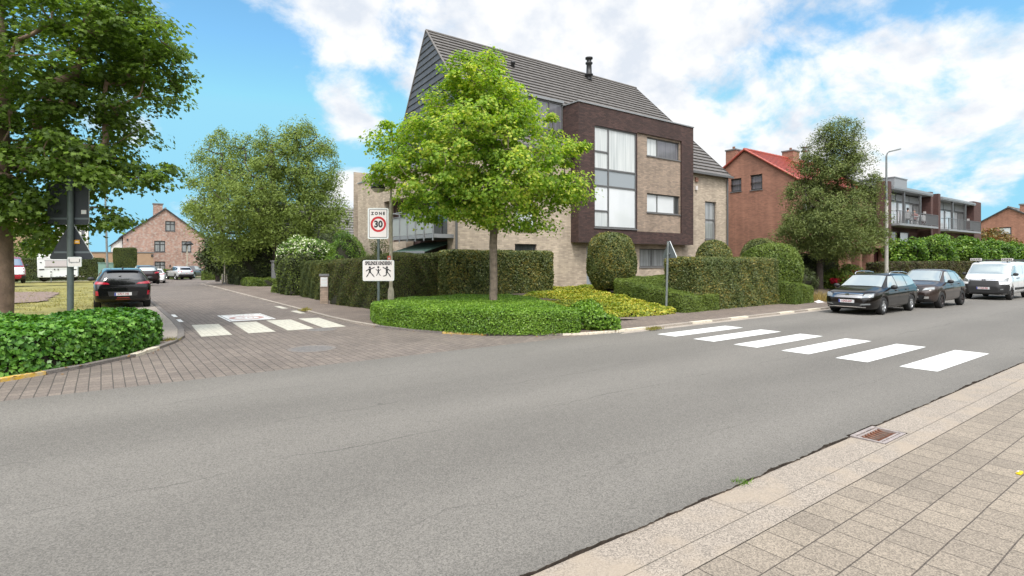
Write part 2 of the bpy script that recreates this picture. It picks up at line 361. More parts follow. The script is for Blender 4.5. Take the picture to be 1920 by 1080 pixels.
def curtain_glass(name, c1, c2, rough=0.03, scale=7.0):
    """window pane with net curtain folds close behind it"""
    m, t, b = new_mat(name)
    vec, g = wall_vec(t)
    mp = nd(t, 'ShaderNodeMapping'); mp.inputs['Scale'].default_value = (scale, 0.25, 1); t.links.new(vec, mp.inputs[0])
    n = nd(t, 'ShaderNodeTexNoise'); n.inputs['Scale'].default_value = 1.0; n.inputs['Detail'].default_value = 4; t.links.new(mp.outputs[0], n.inputs['Vector'])
    r = nd(t, 'ShaderNodeValToRGB'); e = r.color_ramp.elements; e[0].position = 0.35; e[1].position = 0.65; e[0].color = (*c1, 1); e[1].color = (*c2, 1)
    t.links.new(n.outputs[0], r.inputs[0]); t.links.new(r.outputs[0], b.inputs['Base Color'])
    b.inputs['Roughness'].default_value = 0.5; b.inputs['Specular IOR Level'].default_value = 0.2
    b.inputs['Coat Weight'].default_value = 1.0; b.inputs['Coat Roughness'].default_value = rough; b.inputs['Coat IOR'].default_value = 1.75
    return m


asphalt = aggregate('asphalt', (0.143, 0.132, 0.117), speck=0.36, speckscale=120, patch=0.09, crack=True)
gutterm = aggregate('washed_concrete', (0.265, 0.226, 0.187), speck=0.42, speckscale=120, patch=0.10, warm=(0.315, 0.258, 0.198))
kerbm = aggregate('kerb_concrete', (0.30, 0.26, 0.22), speck=0.25, speckscale=60, patch=0.18)
kerbdark = aggregate('kerb_weathered', (0.17, 0.15, 0.135), speck=0.25, speckscale=60, patch=0.2)
kerbyellow = paint_mark('kerb_yellow_paint', (0.55, 0.33, 0.03), wear=0.8, under=(0.40, 0.35, 0.26), thr=0.42)
kerbwhite = paint_mark('kerb_white_paint', (0.62, 0.56, 0.45), wear=0.6, under=(0.25, 0.22, 0.19), thr=0.5)
street = pavers('street_bricks', (0.178, 0.146, 0.122), (0.136, 0.112, 0.096), (0.060, 0.052, 0.045), 0.22, 0.15, 0.0075, rot=R(90), speck=0.22, speckscale=70, patch=0.14)
walkfar = pavers('pavement_bricks', (0.180, 0.140, 0.112), (0.140, 0.110, 0.090), (0.075, 0.063, 0.052), 0.22, 0.11, 0.006, speck=0.22, speckscale=70, patch=0.16)
walknear = pavers('concrete_pavers', (0.305, 0.262, 0.215), (0.262, 0.226, 0.187), (0.085, 0.068, 0.054), 0.262, 0.271, 0.0062, off=(0.07, -0.168 + 0.0, 0), speck=0.55, speckscale=95, patch=0.1) if False else \
    pavers('concrete_pavers', (0.246, 0.205, 0.160), (0.200, 0.167, 0.132), (0.075, 0.060, 0.048), 0.262, 0.271, 0.0045, off=(0.07, -0.167), speck=0.40, speckscale=125, patch=0.1)
dirt = simple('dirt', (0.075, 0.058, 0.045), 0.95, noise=0.4, nscale=14)
soil = simple('soil', (0.09, 0.068, 0.05), 0.95, noise=0.4, nscale=5, bump=0.4)
lawnm = simple('dry_lawn', (0.20, 0.18, 0.05), 0.95, noise=0.45, nscale=1.3, bump=0.3)
landm = simple('far_land', (0.10, 0.12, 0.05), 0.95, noise=0.3, nscale=0.15)
gravelm = simple('gravel_patch', (0.19, 0.135, 0.11), 0.95, noise=0.3, nscale=9, bump=0.4)
whitemark = paint_mark('white_road_paint', (0.66, 0.66, 0.64), wear=0.8, under=(0.22, 0.205, 0.18), thr=0.55)
oldmark = paint_mark('worn_road_paint', (0.52, 0.50, 0.42), wear=0.75, under=(0.19, 0.16, 0.135), joints=True, thr=0.50)
redmark = paint_mark('worn_red_paint', (0.42, 0.22, 0.20), wear=0.7, under=(0.4, 0.37, 0.32), thr=0.42)

palebrick = brick('pale_brick', (0.52, 0.425, 0.325), (0.35, 0.285, 0.222), (0.39, 0.33, 0.26), w=0.24, h=0.075, ms=0.009, patch=0.14)
palebrick2 = brick('grey_beige_brick', (0.36, 0.27, 0.205), (0.23, 0.178, 0.138), (0.25, 0.20, 0.155), w=0.24, h=0.075, ms=0.009, patch=0.14)
darkbrick = brick('brown_purple_brick', (0.082, 0.044, 0.037), (0.042, 0.024, 0.021), (0.036, 0.022, 0.020), w=0.24, h=0.075, ms=0.008, patch=0.2)
redbrick = brick('red_brown_brick', (0.36, 0.165, 0.108), (0.26, 0.118, 0.078), (0.26, 0.16, 0.12), w=0.22, h=0.07, ms=0.009, patch=0.15)
orangebrick = brick('orange_brick', (0.26, 0.12, 0.08), (0.20, 0.09, 0.06), (0.19, 0.12, 0.09), patch=0.15)
mixbrick = brick('mottled_pink_brick', (0.40, 0.225, 0.17), (0.24, 0.13, 0.10), (0.36, 0.28, 0.23), w=0.24, h=0.08, ms=0.012, patch=0.2, c3=(0.36, 0.29, 0.25))
maroonbrick = brick('maroon_brick', (0.105, 0.048, 0.040), (0.075, 0.035, 0.031), (0.06, 0.035, 0.03), patch=0.15)
tanwall = simple('tan_render', (0.33, 0.22, 0.14), 0.9, noise=0.08, nscale=2)
greytile = simple('grey_roof_tile', (0.125, 0.114, 0.106), 0.6, noise=0.22, nscale=3.2)
greytile2 = simple('weathered_roof_tile', (0.17, 0.16, 0.15), 0.7, noise=0.3, nscale=4)
slate = simple('dark_cladding_tile', (0.075, 0.073, 0.075), 0.5, noise=0.2, nscale=3)
redtile = simple('glazed_red_tile', (0.32, 0.068, 0.045), 0.4, noise=0.3, nscale=6)
frame = simple('grey_window_frame', (0.105, 0.105, 0.105), 0.4)
framed = simple('dark_window_frame', (0.04, 0.04, 0.042), 0.45)
stone = simple('blue_stone', (0.14, 0.14, 0.14), 0.7, noise=0.15, nscale=12)
zinc = simple('zinc', (0.30, 0.31, 0.32), 0.4, metal=0.6, noise=0.1, nscale=4)
fascia = simple('grey_fascia', (0.23, 0.24, 0.25), 0.5)
panelm = simple('grey_spandrel', (0.27, 0.30, 0.32), 0.25, coat=0.5)
whitewall = simple('white_render', (0.72, 0.70, 0.66), 0.8, noise=0.05, nscale=2)
curtain = curtain_glass('pane_white_curtain', (0.40, 0.43, 0.43), (0.60, 0.62, 0.61))
curtain2 = curtain_glass('pane_grey_curtain', (0.16, 0.17, 0.17), (0.33, 0.34, 0.34))
blind = curtain_glass('pane_white_blind', (0.55, 0.58, 0.59), (0.66, 0.68, 0.69), scale=0.5)
glassdark = curtain_glass('pane_dark', (0.02, 0.025, 0.025), (0.06, 0.065, 0.065))
glassgrey = curtain_glass('pane_grey', (0.10, 0.10, 0.115), (0.17, 0.17, 0.19))
frosted = simple('frosted_panel', (0.32, 0.34, 0.33), 0.4)
rail = simple('grey_railing', (0.28, 0.29, 0.30), 0.4, metal=0.3)
railg = simple('mid_grey_railing', (0.13, 0.135, 0.14), 0.5)
railp = simple('grey_mesh_panel', (0.10, 0.10, 0.105), 0.6)
raild = simple('dark_railing', (0.06, 0.062, 0.065), 0.5)
awng = simple('green_awning', (0.035, 0.075, 0.055), 0.8)
blackm = simple('black_metal', (0.012, 0.012, 0.013), 0.5)
doorm = simple('pale_front_door', (0.33, 0.37, 0.36), 0.5)
maroon = simple('maroon_door', (0.055, 0.012, 0.012), 0.5)
galv = simple('galvanised_steel', (0.20, 0.22, 0.22), 0.5, metal=0.4, noise=0.15, nscale=9)
signback = simple('sign_back', (0.032, 0.036, 0.042), 0.55)
signback2 = simple('grey_sign_back', (0.13, 0.15, 0.16), 0.5, metal=0.2)
signwhite = simple('sign_white', (0.62, 0.58, 0.56), 0.4)
signedge = simple('sign_edge', (0.60, 0.63, 0.62), 0.4)
signred = simple('sign_red', (0.42, 0.012, 0.018), 0.4)
signblack = simple('sign_black', (0.012, 0.012, 0.014), 0.5)
polegreen = simple('green_grey_pole', (0.075, 0.095, 0.09), 0.5, noise=0.15, nscale=6)
polecream = simple('cream_pole', (0.42, 0.375, 0.29), 0.6, noise=0.25, nscale=7)
poleconc = simple('concrete_pole', (0.42, 0.40, 0.36), 0.7, noise=0.1, nscale=4)
lampglass = simple('lamp_bowl', (0.45, 0.42, 0.33), 0.15)
orangest = simple('orange_sticker', (0.65, 0.30, 0.02), 0.6)
redst = simple('red_sticker', (0.6, 0.13, 0.08), 0.6)
rust = simple('rusty_iron', (0.20, 0.085, 0.05), 0.7, metal=0.2, noise=0.4, nscale=25)
ironlight = simple('worn_iron', (0.33, 0.28, 0.26), 0.5, metal=0.2, noise=0.25, nscale=20)
iron = simple('cast_iron', (0.17, 0.155, 0.145), 0.6, metal=0.2, noise=0.3, nscale=18, bump=0.6, bscale=60)
yellowp = simple('yellow_wrapper', (0.75, 0.55, 0.01), 0.4)
barkm = simple('maple_bark', (0.20, 0.155, 0.12), 0.9, noise=0.35, nscale=9, bump=0.6, bscale=22)
barkp = simple('pinkish_bark', (0.27, 0.185, 0.135), 0.9, noise=0.3, nscale=5, bump=0.8, bscale=14)
barkd = simple('dark_bark', (0.05, 0.038, 0.03), 0.9, noise=0.3, nscale=9, bump=0.6, bscale=22)
twig = simple('hedge_twigs', (0.020, 0.020, 0.010), 0.95)
twigb = simple('brown_hedge_twigs', (0.040, 0.028, 0.016), 0.95)

lf_maple = leafmat('maple_leaf', (0.100, 0.192, 0.022), (0.285, 0.415, 0.050), tip=(0.49, 0.52, 0.09), transl=0.5, rough=0.6)
lf_big = leafmat('hornbeam_leaf', (0.060, 0.105, 0.020), (0.175, 0.265, 0.042), transl=0.48)
lf_willow = leafmat('willow_leaf', (0.095, 0.142, 0.027), (0.236, 0.304, 0.068), transl=0.32, rough=0.7)
lf_olive = leafmat('olive_green_leaf', (0.065, 0.097, 0.024), (0.162, 0.196, 0.051), transl=0.25, rough=0.65)
lf_ivy = leafmat('ivy_leaf', (0.025, 0.086, 0.011), (0.098, 0.236, 0.028), tip=(0.172, 0.333, 0.057), transl=0.22, rough=0.35)
lf_privet = leafmat('privet_leaf', (0.055, 0.125, 0.014), (0.170, 0.300, 0.032), tip=(0.23, 0.36, 0.05), transl=0.25, rough=0.4)
lf_eleag = leafmat('dark_hedge_leaf', (0.058, 0.086, 0.024), (0.145, 0.170, 0.052), tip=(0.27, 0.22, 0.05), transl=0.22, rough=0.45)
lf_yew = leafmat('yew_needles', (0.028, 0.046, 0.011), (0.078, 0.105, 0.020), tip=(0.14, 0.14, 0.025), transl=0.15, rough=0.6)
lf_slope = leafmat('box_leaf', (0.062, 0.106, 0.015), (0.150, 0.200, 0.031), transl=0.2, rough=0.5)
lf_conifer = leafmat('dark_conifer', (0.024, 0.036, 0.012), (0.063, 0.083, 0.022), transl=0.1, rough=0.6)
lf_brown = leafmat('winter_brown_hedge_leaf', (0.035, 0.030, 0.015), (0.085, 0.065, 0.030), transl=0.15, rough=0.6)
lf_laurel = leafmat('laurel_leaf', (0.035, 0.085, 0.012), (0.125, 0.235, 0.026), tip=(0.22, 0.32, 0.05), transl=0.28, rough=0.4)
lf_cover = leafmat('golden_ground_cover', (0.11, 0.18, 0.02), (0.34, 0.36, 0.04), tip=(0.50, 0.42, 0.06), transl=0.25)
lf_autumn = leafmat('reddish_bush_leaf', (0.080, 0.070, 0.020), (0.200, 0.150, 0.030), tip=(0.260, 0.100, 0.040), transl=0.25)
lf_grass = leafmat('grass_blade', (0.120, 0.130, 0.025), (0.270, 0.240, 0.060), tip=(0.280, 0.220, 0.060), transl=0.3, rough=0.6)
lf_dry = leafmat('dry_grass_blade', (0.170, 0.130, 0.040), (0.360, 0.270, 0.090), transl=0.3, rough=0.7)
lf_bloom = leafmat('red_petals', (0.300, 0.008, 0.020), (0.550, 0.020, 0.050), transl=0.2)
lf_white = leafmat('cream_petals', (0.550, 0.560, 0.360), (0.720, 0.740, 0.550), transl=0.2)
lf_litter = leafmat('fallen_brown_leaf', (0.100, 0.050, 0.020), (0.240, 0.140, 0.060), transl=0.1)

# ------------------------------------------------------------------ object helpers
ORG = {}


def tag(o, label=None, cat=None, group=None, kind=None):
    if label: o['label'] = label
    if cat: o['category'] = cat
    if group: o['group'] = group
    if kind: o['kind'] = kind
    return o


def thing(name, label, cat, loc=(0, 0, 0), rz=0.0, group=None, scale=1.0):
    o = bpy.data.objects.new(name, None); COL.objects.link(o)
    o.location = loc; o.rotation_euler = (0, 0, rz); o.scale = (scale,) * 3
    o.empty_display_size = 0.3
    ORG[o.name] = Vector(loc) if (rz == 0 and scale == 1.0) else None
    return tag(o, label, cat, group)


class MB:
    """collects shapes into one mesh"""

    def __init__(s):
        s.v = []; s.f = []; s.m = []; s.mats = []; s.sm = []

    def mi(s, mat):
        if mat not in s.mats: s.mats.append(mat)
        return s.mats.index(mat)

    def raw(s, vs, fs, mat, smooth=False):
        b = len(s.v); k = s.mi(mat)
        s.v += [tuple(p) for p in vs]
        for f in fs:
            s.f.append(tuple(b + i for i in f)); s.m.append(k); s.sm.append(smooth)
        return s

    def box(s, x0, x1, y0, y1, z0, z1, mat):
        v = [(x0, y0, z0), (x1, y0, z0), (x1, y1, z0), (x0, y1, z0), (x0, y0, z1), (x1, y0, z1), (x1, y1, z1), (x0, y1, z1)]
        return s.raw(v, [(0, 3, 2, 1), (4, 5, 6, 7), (0, 1, 5, 4), (1, 2, 6, 5), (2, 3, 7, 6), (3, 0, 4, 7)], mat)

    def prism(s, poly, z0, z1, mat, mat_top=None):
        n = len(poly)
        zb = z0 if hasattr(z0, '__len__') else [z0] * n
        zt = z1 if hasattr(z1, '__len__') else [z1] * n
        v = [(p[0], p[1], zb[i]) for i, p in enumerate(poly)] + [(p[0], p[1], zt[i]) for i, p in enumerate(poly)]
        s.raw(v, [tuple(range(n - 1, -1, -1))] + [(i, (i + 1) % n, n + (i + 1) % n, n + i) for i in range(n)], mat)
        return s.raw([(p[0], p[1], zt[i]) for i, p in enumerate(poly)], [tuple(range(n))], mat_top or mat)

    def tube(s, pts, rad, mat, n=10, cap=True, smooth=True):
        pts = [Vector(p) for p in pts]
        rr = rad if hasattr(rad, '__len__') else [rad] * len(pts)
        vs = []
        for i, p in enumerate(pts):
            d = (pts[min(i + 1, len(pts) - 1)] - pts[max(i - 1, 0)]).normalized()
            a = d.orthogonal().normalized() if abs(d.z) < 0.9 else Vector((1, 0, 0))
            a = (a - d * a.dot(d)).normalized(); b = d.cross(a)
            for k in range(n):
                q = 2 * math.pi * k / n
                vs.append(p + (a * math.cos(q) + b * math.sin(q)) * rr[i])
        fs = []
        for i in range(len(pts) - 1):
            for k in range(n):
                fs.append((i * n + k, i * n + (k + 1) % n, (i + 1) * n + (k + 1) % n, (i + 1) * n + k))
        s.raw(vs, fs, mat, smooth)
        if cap:
            s.raw(vs[:n], [tuple(range(n - 1, -1, -1))], mat); s.raw(vs[-n:], [tuple(range(n))], mat)
        return s

    def lathe(s, prof, c, mat, n=20, smooth=True, axis='z'):
        vs = []
        for r, h in prof:
            for k in range(n):
                q = 2 * math.pi * k / n
                x, y = r * math.cos(q), r * math.sin(q)
                vs.append((c[0] + x, c[1] + y, c[2] + h) if axis == 'z' else (c[0] + x, c[1] + h, c[2] + y))
        fs = [(i * n + k, i * n + (k + 1) % n, (i + 1) * n + (k + 1) % n, (i + 1) * n + k) for i in range(len(prof) - 1) for k in range(n)]
        if axis != 'z': fs = [f[::-1] for f in fs]
        return s.raw(vs, fs, mat, smooth)

    def disc(s, c, r, mat, n=20, axis='z', sx=1.0):
        vs = []
        for k in range(n):
            q = 2 * math.pi * k / n
            x, y = r * math.cos(q), r * math.sin(q)
            vs.append((c[0] + x * sx, c[1] + y, c[2]) if axis == 'z' else (c[0] + x, c[1], c[2] + y))
        return s.raw(vs, [tuple(range(n))], mat)

    def poly3(s, pts, mat):
        return s.raw(pts, [tuple(range(len(pts)))], mat)

    def slab(s, pts, nrm, th, mat, mat_side=None):
        """flat polygon pts with a thickness th along -nrm"""
        n = len(pts); nrm = Vector(nrm)
        a = [Vector(p) for p in pts]; b = [p - nrm * th for p in a]
        s.raw(a, [tuple(range(n))], mat)
        s.raw(a + b, [tuple(range(2 * n - 1, n - 1, -1))] + [(i, n + i, n + (i + 1) % n, (i + 1) % n) for i in range(n)], mat_side or mat)
        return s

    def text(s, body, size, M, mat, align='CENTER', sx=1.0, th=0.0):
        cu = bpy.data.curves.new('lettering', 'FONT'); cu.body = body; cu.size = size; cu.align_x = align; cu.align_y = 'CENTER'; cu.resolution_u = 3
        cu.offset = th
        ob = bpy.data.objects.new('lettering', cu)
        me = bpy.data.meshes.new_from_object(ob)
        vs = [M @ Vector((v.co.x * sx, v.co.y, v.co.z)) for v in me.vertices]
        s.raw(vs, [tuple(p.vertices) for p in me.polygons], mat)
        bpy.data.objects.remove(ob); bpy.data.meshes.remove(me); bpy.data.curves.remove(cu)
        return s

    def build(s, name, parent=None, label=None, cat=None, group=None, kind=None, local=False, bevel=0.0):
        me = bpy.data.meshes.new(name)
        off = Vector((0, 0, 0))
        if parent is not None and not local:
            off = ORG[parent.name]
        me.from_pydata([(p[0] - off.x, p[1] - off.y, p[2] - off.z) for p in s.v], [], s.f)
        for m in s.mats: me.materials.append(m)
        me.polygons.foreach_set('material_index', s.m); me.polygons.foreach_set('use_smooth', s.sm)
        me.update()
        o = bpy.data.objects.new(name, me); COL.objects.link(o)
        if parent is not None: o.parent = parent
        ORG[o.name] = off
        if bevel:
            md = o.modifiers.new('bevel', 'BEVEL'); md.width = bevel; md.segments = 2; md.limit_method = 'ANGLE'
        return tag(o, label, cat, group, kind)


def np_obj(name, V, nper, mats, parent=None, local=False, midx=None):
    """mesh of equal n-gons from an array (faces * nper, 3)"""
    off = np.zeros(3)
    if parent is not None and not local: off = np.array(ORG[parent.name])
    nf = len(V) // nper
    me = bpy.data.meshes.new(name)
    me.vertices.add(len(V)); me.vertices.foreach_set('co', (V - off).astype(np.float32).ravel())
    me.loops.add(len(V)); me.loops.foreach_set('vertex_index', np.arange(len(V), dtype=np.int32))
    me.polygons.add(nf); me.polygons.foreach_set('loop_start', np.arange(0, len(V), nper, dtype=np.int32))
    for m in mats: me.materials.append(m)
    if midx is not None: me.polygons.foreach_set('material_index', midx.astype(np.int32))
    me.update(calc_edges=True)
    o = bpy.data.objects.new(name, me); COL.objects.link(o)
    if parent is not None: o.parent = parent
    ORG[o.name] = Vector(off)
    return o


def join_raw(me_obj, mb, off):
    """append an MB's shapes to an existing mesh object (same thing, e.g. twigs inside a hedge)"""
    bm = bmesh.new(); bm.from_mesh(me_obj.data)
    base = len(me_obj.data.materials)
    for m in mb.mats: me_obj.data.materials.append(m)
    vs = [bm.verts.new((p[0] - off.x, p[1] - off.y, p[2] - off.z)) for p in mb.v]
    for f, k in zip(mb.f, mb.m):
        try:
            fc = bm.faces.new([vs[i] for i in f]); fc.material_index = base + k
        except ValueError:
            pass
    bm.to_mesh(me_obj.data); bm.free()


# leaf outlines in the leaf's own plane (length along y)
def _polar(rs, n):
    return np.array([(math.sin(2 * math.pi * i / n) * r, math.cos(2 * math.pi * i / n) * r) for i, r in enumerate(rs)])


SHAPES = {
    'diamond': np.array([(0, -.5), (.27, 0), (0, .5), (-.27, 0)]),
    'oval': np.array([(0, -.5), (.24, -.2), (.24, .18), (0, .5), (-.24, .18), (-.24, -.2)]),
    'maple': _polar([.58, .30, .52, .26, .40, .22, .40, .26, .52, .30], 10),
    'ivy': np.array([(0, .55), (.16, .2), (.45, .12), (.3, -.2), (0, -.38), (-.3, -.2), (-.45, .12), (-.16, .2)]),
    'needle': np.array([(0, -.5), (.10, 0), (0, .5), (-.10, 0)]),
    'long': np.array([(0, -.5), (.16, -.05), (0, .5), (-.16, -.05)]),
    'blade': np.array([(-.06, 0), (.06, 0), (0, 1.0)]),
}


def leaf_verts(C, N, S, shape, up=None, fold=0.12):
    T = SHAPES[shape]; k = len(T)
    N = N / np.maximum(np.linalg.norm(N, axis=1, keepdims=True), 1e-6)
    rnd = RNG.normal(size=N.shape) if up is None else up
    A = np.cross(N, rnd); A /= np.maximum(np.linalg.norm(A, axis=1, keepdims=True), 1e-6)
    B = np.cross(A, N) if up is not None else np.cross(N, A)
    V = C[:, None, :] + S[:, None, None] * (T[None, :, 0, None] * A[:, None, :] + T[None, :, 1, None] * B[:, None, :]
                                             - fold * np.abs(T[None, :, 0, None]) * N[:, None, :])
    return V.reshape(-1, 3), k


def tri_samples(tris, n):
    """n random points on triangles (m,3,3) with normals"""
    a = np.cross(tris[:, 1] - tris[:, 0], tris[:, 2] - tris[:, 0]); ar = np.linalg.norm(a, axis=1)
    p = ar / ar.sum(); idx = RNG.choice(len(tris), n, p=p)
    u = RNG.random(n); v = RNG.random(n); m = u + v > 1; u[m] = 1 - u[m]; v[m] = 1 - v[m]
    t = tris[idx]
    P = t[:, 0] + u[:, None] * (t[:, 1] - t[:, 0]) + v[:, None] * (t[:, 2] - t[:, 0])
    return P, a[idx] / np.maximum(ar[idx], 1e-9)[:, None], ar.sum() / 2


def solid_from(bm):
    bmesh.ops.recalc_face_normals(bm, faces=bm.faces)
    b2 = bm.copy(); bmesh.ops.triangulate(b2, faces=b2.faces)
    tr = np.array([[tuple(v.co) for v in f.verts] for f in b2.faces]); b2.free()
    return tr


def bm_prism(poly, z0, z1, bev=0.15, seg=2):
    bm = bmesh.new(); n = len(poly)
    zb = z0 if hasattr(z0, '__len__') else [z0] * n
    zt = z1 if hasattr(z1, '__len__') else [z1] * n
    lo = [bm.verts.new((p[0], p[1], zb[i])) for i, p in enumerate(poly)]; hi = [bm.verts.new((p[0], p[1], zt[i])) for i, p in enumerate(poly)]
    bm.faces.new(lo[::-1]); top = bm.faces.new(hi)
    for i in range(n): bm.faces.new((lo[i], lo[(i + 1) % n], hi[(i + 1) % n], hi[i]))
    bmesh.ops.recalc_face_normals(bm, faces=bm.faces)
    if bev:
        es = [e for e in bm.edges if not (e.verts[0] in lo and e.verts[1] in lo)]
        bmesh.ops.bevel(bm, geom=es, offset=bev, segments=seg, affect='EDGES', profile=0.5)
    return bm


def bm_blob(c, r, sub=3, power=2.0, flatten_bottom=None, wob=0.05, seed=0):
    bm = bmesh.new(); bmesh.ops.create_icosphere(bm, subdivisions=sub, radius=1.0)
    rs = random.Random(seed)
    ph = [rs.uniform(0, 6.28) for _ in range(6)]
    for v in bm.verts:
        x, y, z = v.co
        k = (abs(x) ** power + abs(y) ** power + abs(z) ** power) ** (-1 / power)
        w = 1 + wob * (math.sin(3 * x + ph[0]) + math.sin(4 * y + ph[1]) + math.sin(3.5 * z + ph[2])) / 1.5
        v.co = (c[0] + r[0] * x * k * w, c[1] + r[1] * y * k * w, c[2] + r[2] * z * k * w)
        if flatten_bottom is not None and v.co.z < flatten_bottom: v.co.z = flatten_bottom
    return bm


def hedge(name, label, cat, bm, lmat, leaf=0.05, cover=2.4, shape='diamond', core=twig, depth=0.06, jit=0.9, shrink=0.10, group=None, parent=None, rough=0.02, zmin=None,
          extra=None, up=0.25, kind=None):
    """clipped foliage: leaves over a solid's surface, twiggy mass inside; one mesh"""
    tris = solid_from(bm)
    ctr = tris.reshape(-1, 3).mean(axis=0)
    _, _, area = tri_samples(tris, 4)
    n = int(area * cover / (leaf * leaf * 0.3))
    P, N, _ = tri_samples(tris, n)
    keep = ~((N[:, 2] < -0.8))
    P = P[keep]; N = N[keep]; n = len(P)
    # slow unevenness of the clipping
    w = np.sin(P[:, 0] * 3.1 + P[:, 2] * 2.0) + np.sin(P[:, 1] * 2.7 - P[:, 2] * 1.3) + np.sin((P[:, 0] + P[:, 1]) * 6.3 + P[:, 2] * 5)
    P = P + N * (w * rough - depth * RNG.random(n) ** 1.5 + 0.02 * RNG.random(n))[:, None]
    NN = N + RNG.normal(size=N.shape) * jit + np.array([0, 0, up])
    S = leaf * (0.65 + 0.7 * RNG.random(n))
    V, k = leaf_verts(P, NN, S, shape)
    o = np_obj(name, V, k, [lmat] + ([extra[0]] if extra else []), parent=parent,
               midx=(RNG.random(n) < extra[1]).astype(np.int32) if extra else None)
    mb = MB()
    # inner twiggy body, a little smaller
    ext = tris.reshape(-1, 3); lo = ext.min(axis=0); hi = ext.max(axis=0)
    for f in bm.faces:
        f.normal_update()
    bm.normal_update()
    vs = []
    for v in bm.verts:
        p = v.co - v.normal * shrink
        p.z = max(p.z, lo[2])
        vs.append(p)
    bm.verts.index_update()
    mb.raw(vs, [tuple(v.index for v in f.verts) for f in bm.faces], core)
    join_raw(o, mb, ORG[o.name])
    bm.free()
    if parent is None: tag(o, label, cat, group, kind)
    return o


def polyline_r(p):
    return [Vector(q) for q in p]


def grow(base, top, clumps, r0, rng, lean=0.35, sag=0.0):
    """branch skeleton: trunk base->top, then each clump joined to the nearest wood nearer the trunk"""
    nodes = []; par = []
    nb = 7
    for i in range(nb):
        f = i / (nb - 1)
        p = np.array(base) * (1 - f) + np.array(top) * f
        if 0 < i < nb - 1: p = p + rng.normal(size=3) * np.array([.04, .04, 0])
        nodes.append(p); par.append(i - 1)
    hub = np.array(top) * 0.6 + np.array(base) * 0.4
    order = np.argsort(np.linalg.norm(clumps - hub, axis=1))
    tips = {}
    for ci in order:
        c = clumps[ci]
        A = np.array(nodes)
        d = np.linalg.norm(A - c, axis=1)
        dz = np.maximum(0, A[:, 2] - c[2])
        cost = d + 0.8 * dz
        cost[:3] += 50
        j = int(np.argmin(cost))
        a = nodes[j]; m = 3
        prev = j
        for q in range(1, m + 1):
            f = q / m
            p = a * (1 - f) + c * f
            p = p + np.array([0, 0, -0.12 * d[j] * math.sin(math.pi * f) * lean]) + (rng.normal(size=3) * 0.04 * d[j] if q < m else 0)
            nodes.append(p); par.append(prev); prev = len(nodes) - 1
        tips[ci] = prev
    n = len(nodes); w = np.zeros(n)
    for t in tips.values(): w[t] += 1
    for i in range(n - 1, -1, -1):
        if par[i] >= 0: w[par[i]] += w[i]
    tot = max(w[0], 1)
    rad = r0 * np.maximum(w / tot, 0.5 / tot) ** 0.5
    f = np.linspace(1.15, 1.0, nb); rad[:nb] = np.maximum(rad[:nb], r0 * np.linspace(1.12, 0.35, nb))
    return nodes, par, rad


def wood_mb(nodes, par, rad, mat, flare=True, rmin=0.012, nside=7):
    V = []; F = []
    n = nside
    mb = MB()
    for i, p in enumerate(par):
        if p < 0: continue
        a = Vector(nodes[p]); b = Vector(nodes[i]); ra = max(min(rad[p], rad[i] * 1.35) if i >= 7 else rad[p], rmin); rb = max(rad[i], rmin)
        if (b - a).length < 1e-4: continue
        mb.tube([a, b + (b - a).normalized() * rb * 0.3], [ra, rb], mat, n=n if ra > 0.04 else 4, cap=False)
    return mb


def tree(name, label, base, top, r0, crown, nclump, nleaf, cr, leaf, lmat, bark, shape='diamond', seed=1, flat=0.6, bias=0.36, cat='tree', group=None, droop=0.0,
         clump_fn=None, up=0.9, outw=0.5, rnd=0.6, avoid=None, mindist=0.0):
    rng = np.random.default_rng(seed)
    t = thing(name, label, cat, base, group=group)
    w = np.array([c[6] if len(c) > 6 else c[3] * c[4] * c[5] for c in crown]); w = w / w.sum()
    cl = []; tries = 0
    while len(cl) < nclump and tries < nclump * 40:
        tries += 1
        e = crown[rng.choice(len(crown), p=w)]
        d = rng.normal(size=3); d /= np.linalg.norm(d)
        f = rng.random() ** bias
        p = np.array([e[0] + d[0] * f * e[3], e[1] + d[1] * f * e[4], e[2] + d[2] * f * e[5]])
        if mindist and cl and np.min(np.linalg.norm(np.array(cl) - p, axis=1)) < mindist: continue
        cl.append(p)
    cl = np.array(cl)
    nodes, par, rad = grow(base, top, cl, r0, rng)
    wood_mb(nodes, par, rad, bark).build('trunk', t)
    hub = np.array([np.mean([c[0] for c in crown]), np.mean([c[1] for c in crown]), np.mean([c[2] for c in crown])])
    n = len(cl) * nleaf
    ci = np.repeat(np.arange(len(cl)), nleaf)
    rr = cr * (0.55 + 0.9 * rng.random(len(cl)))
    out = cl - hub; out /= np.maximum(np.linalg.norm(out, axis=1, keepdims=True), 1e-6)
    g = rng.normal(size=(n, 3)); g = g / np.linalg.norm(g, axis=1, keepdims=True) * (rng.random((n, 1)) ** 0.45) * 1.0
    g *= np.array([1, 1, flat])
    P = cl[ci] + g * rr[ci][:, None]
    if avoid:      # twigs pruned clear of signs and lamps
        ok = np.array([not avoid(*p) for p in P])
    else:
        ok = np.ones(n, bool)
    if droop:
        hr = np.linalg.norm(g[:, :2], axis=1)
        P[:, 2] -= droop * hr * rr[ci] + (droop * np.abs(rng.normal(size=n)) * 0.6 * rr[ci])
    gl = g / np.maximum(np.linalg.norm(g, axis=1, keepdims=True), 1e-6)
    NN = np.array([0, 0, up]) + out[ci] * outw + gl * 0.7 + rng.normal(size=(n, 3)) * rnd
    S = leaf * (0.6 + 0.75 * rng.random(n))
    V, k = leaf_verts(P[ok], NN[ok], S[ok], shape)
    np_obj('crown', V, k, [lmat], parent=t)
    return t


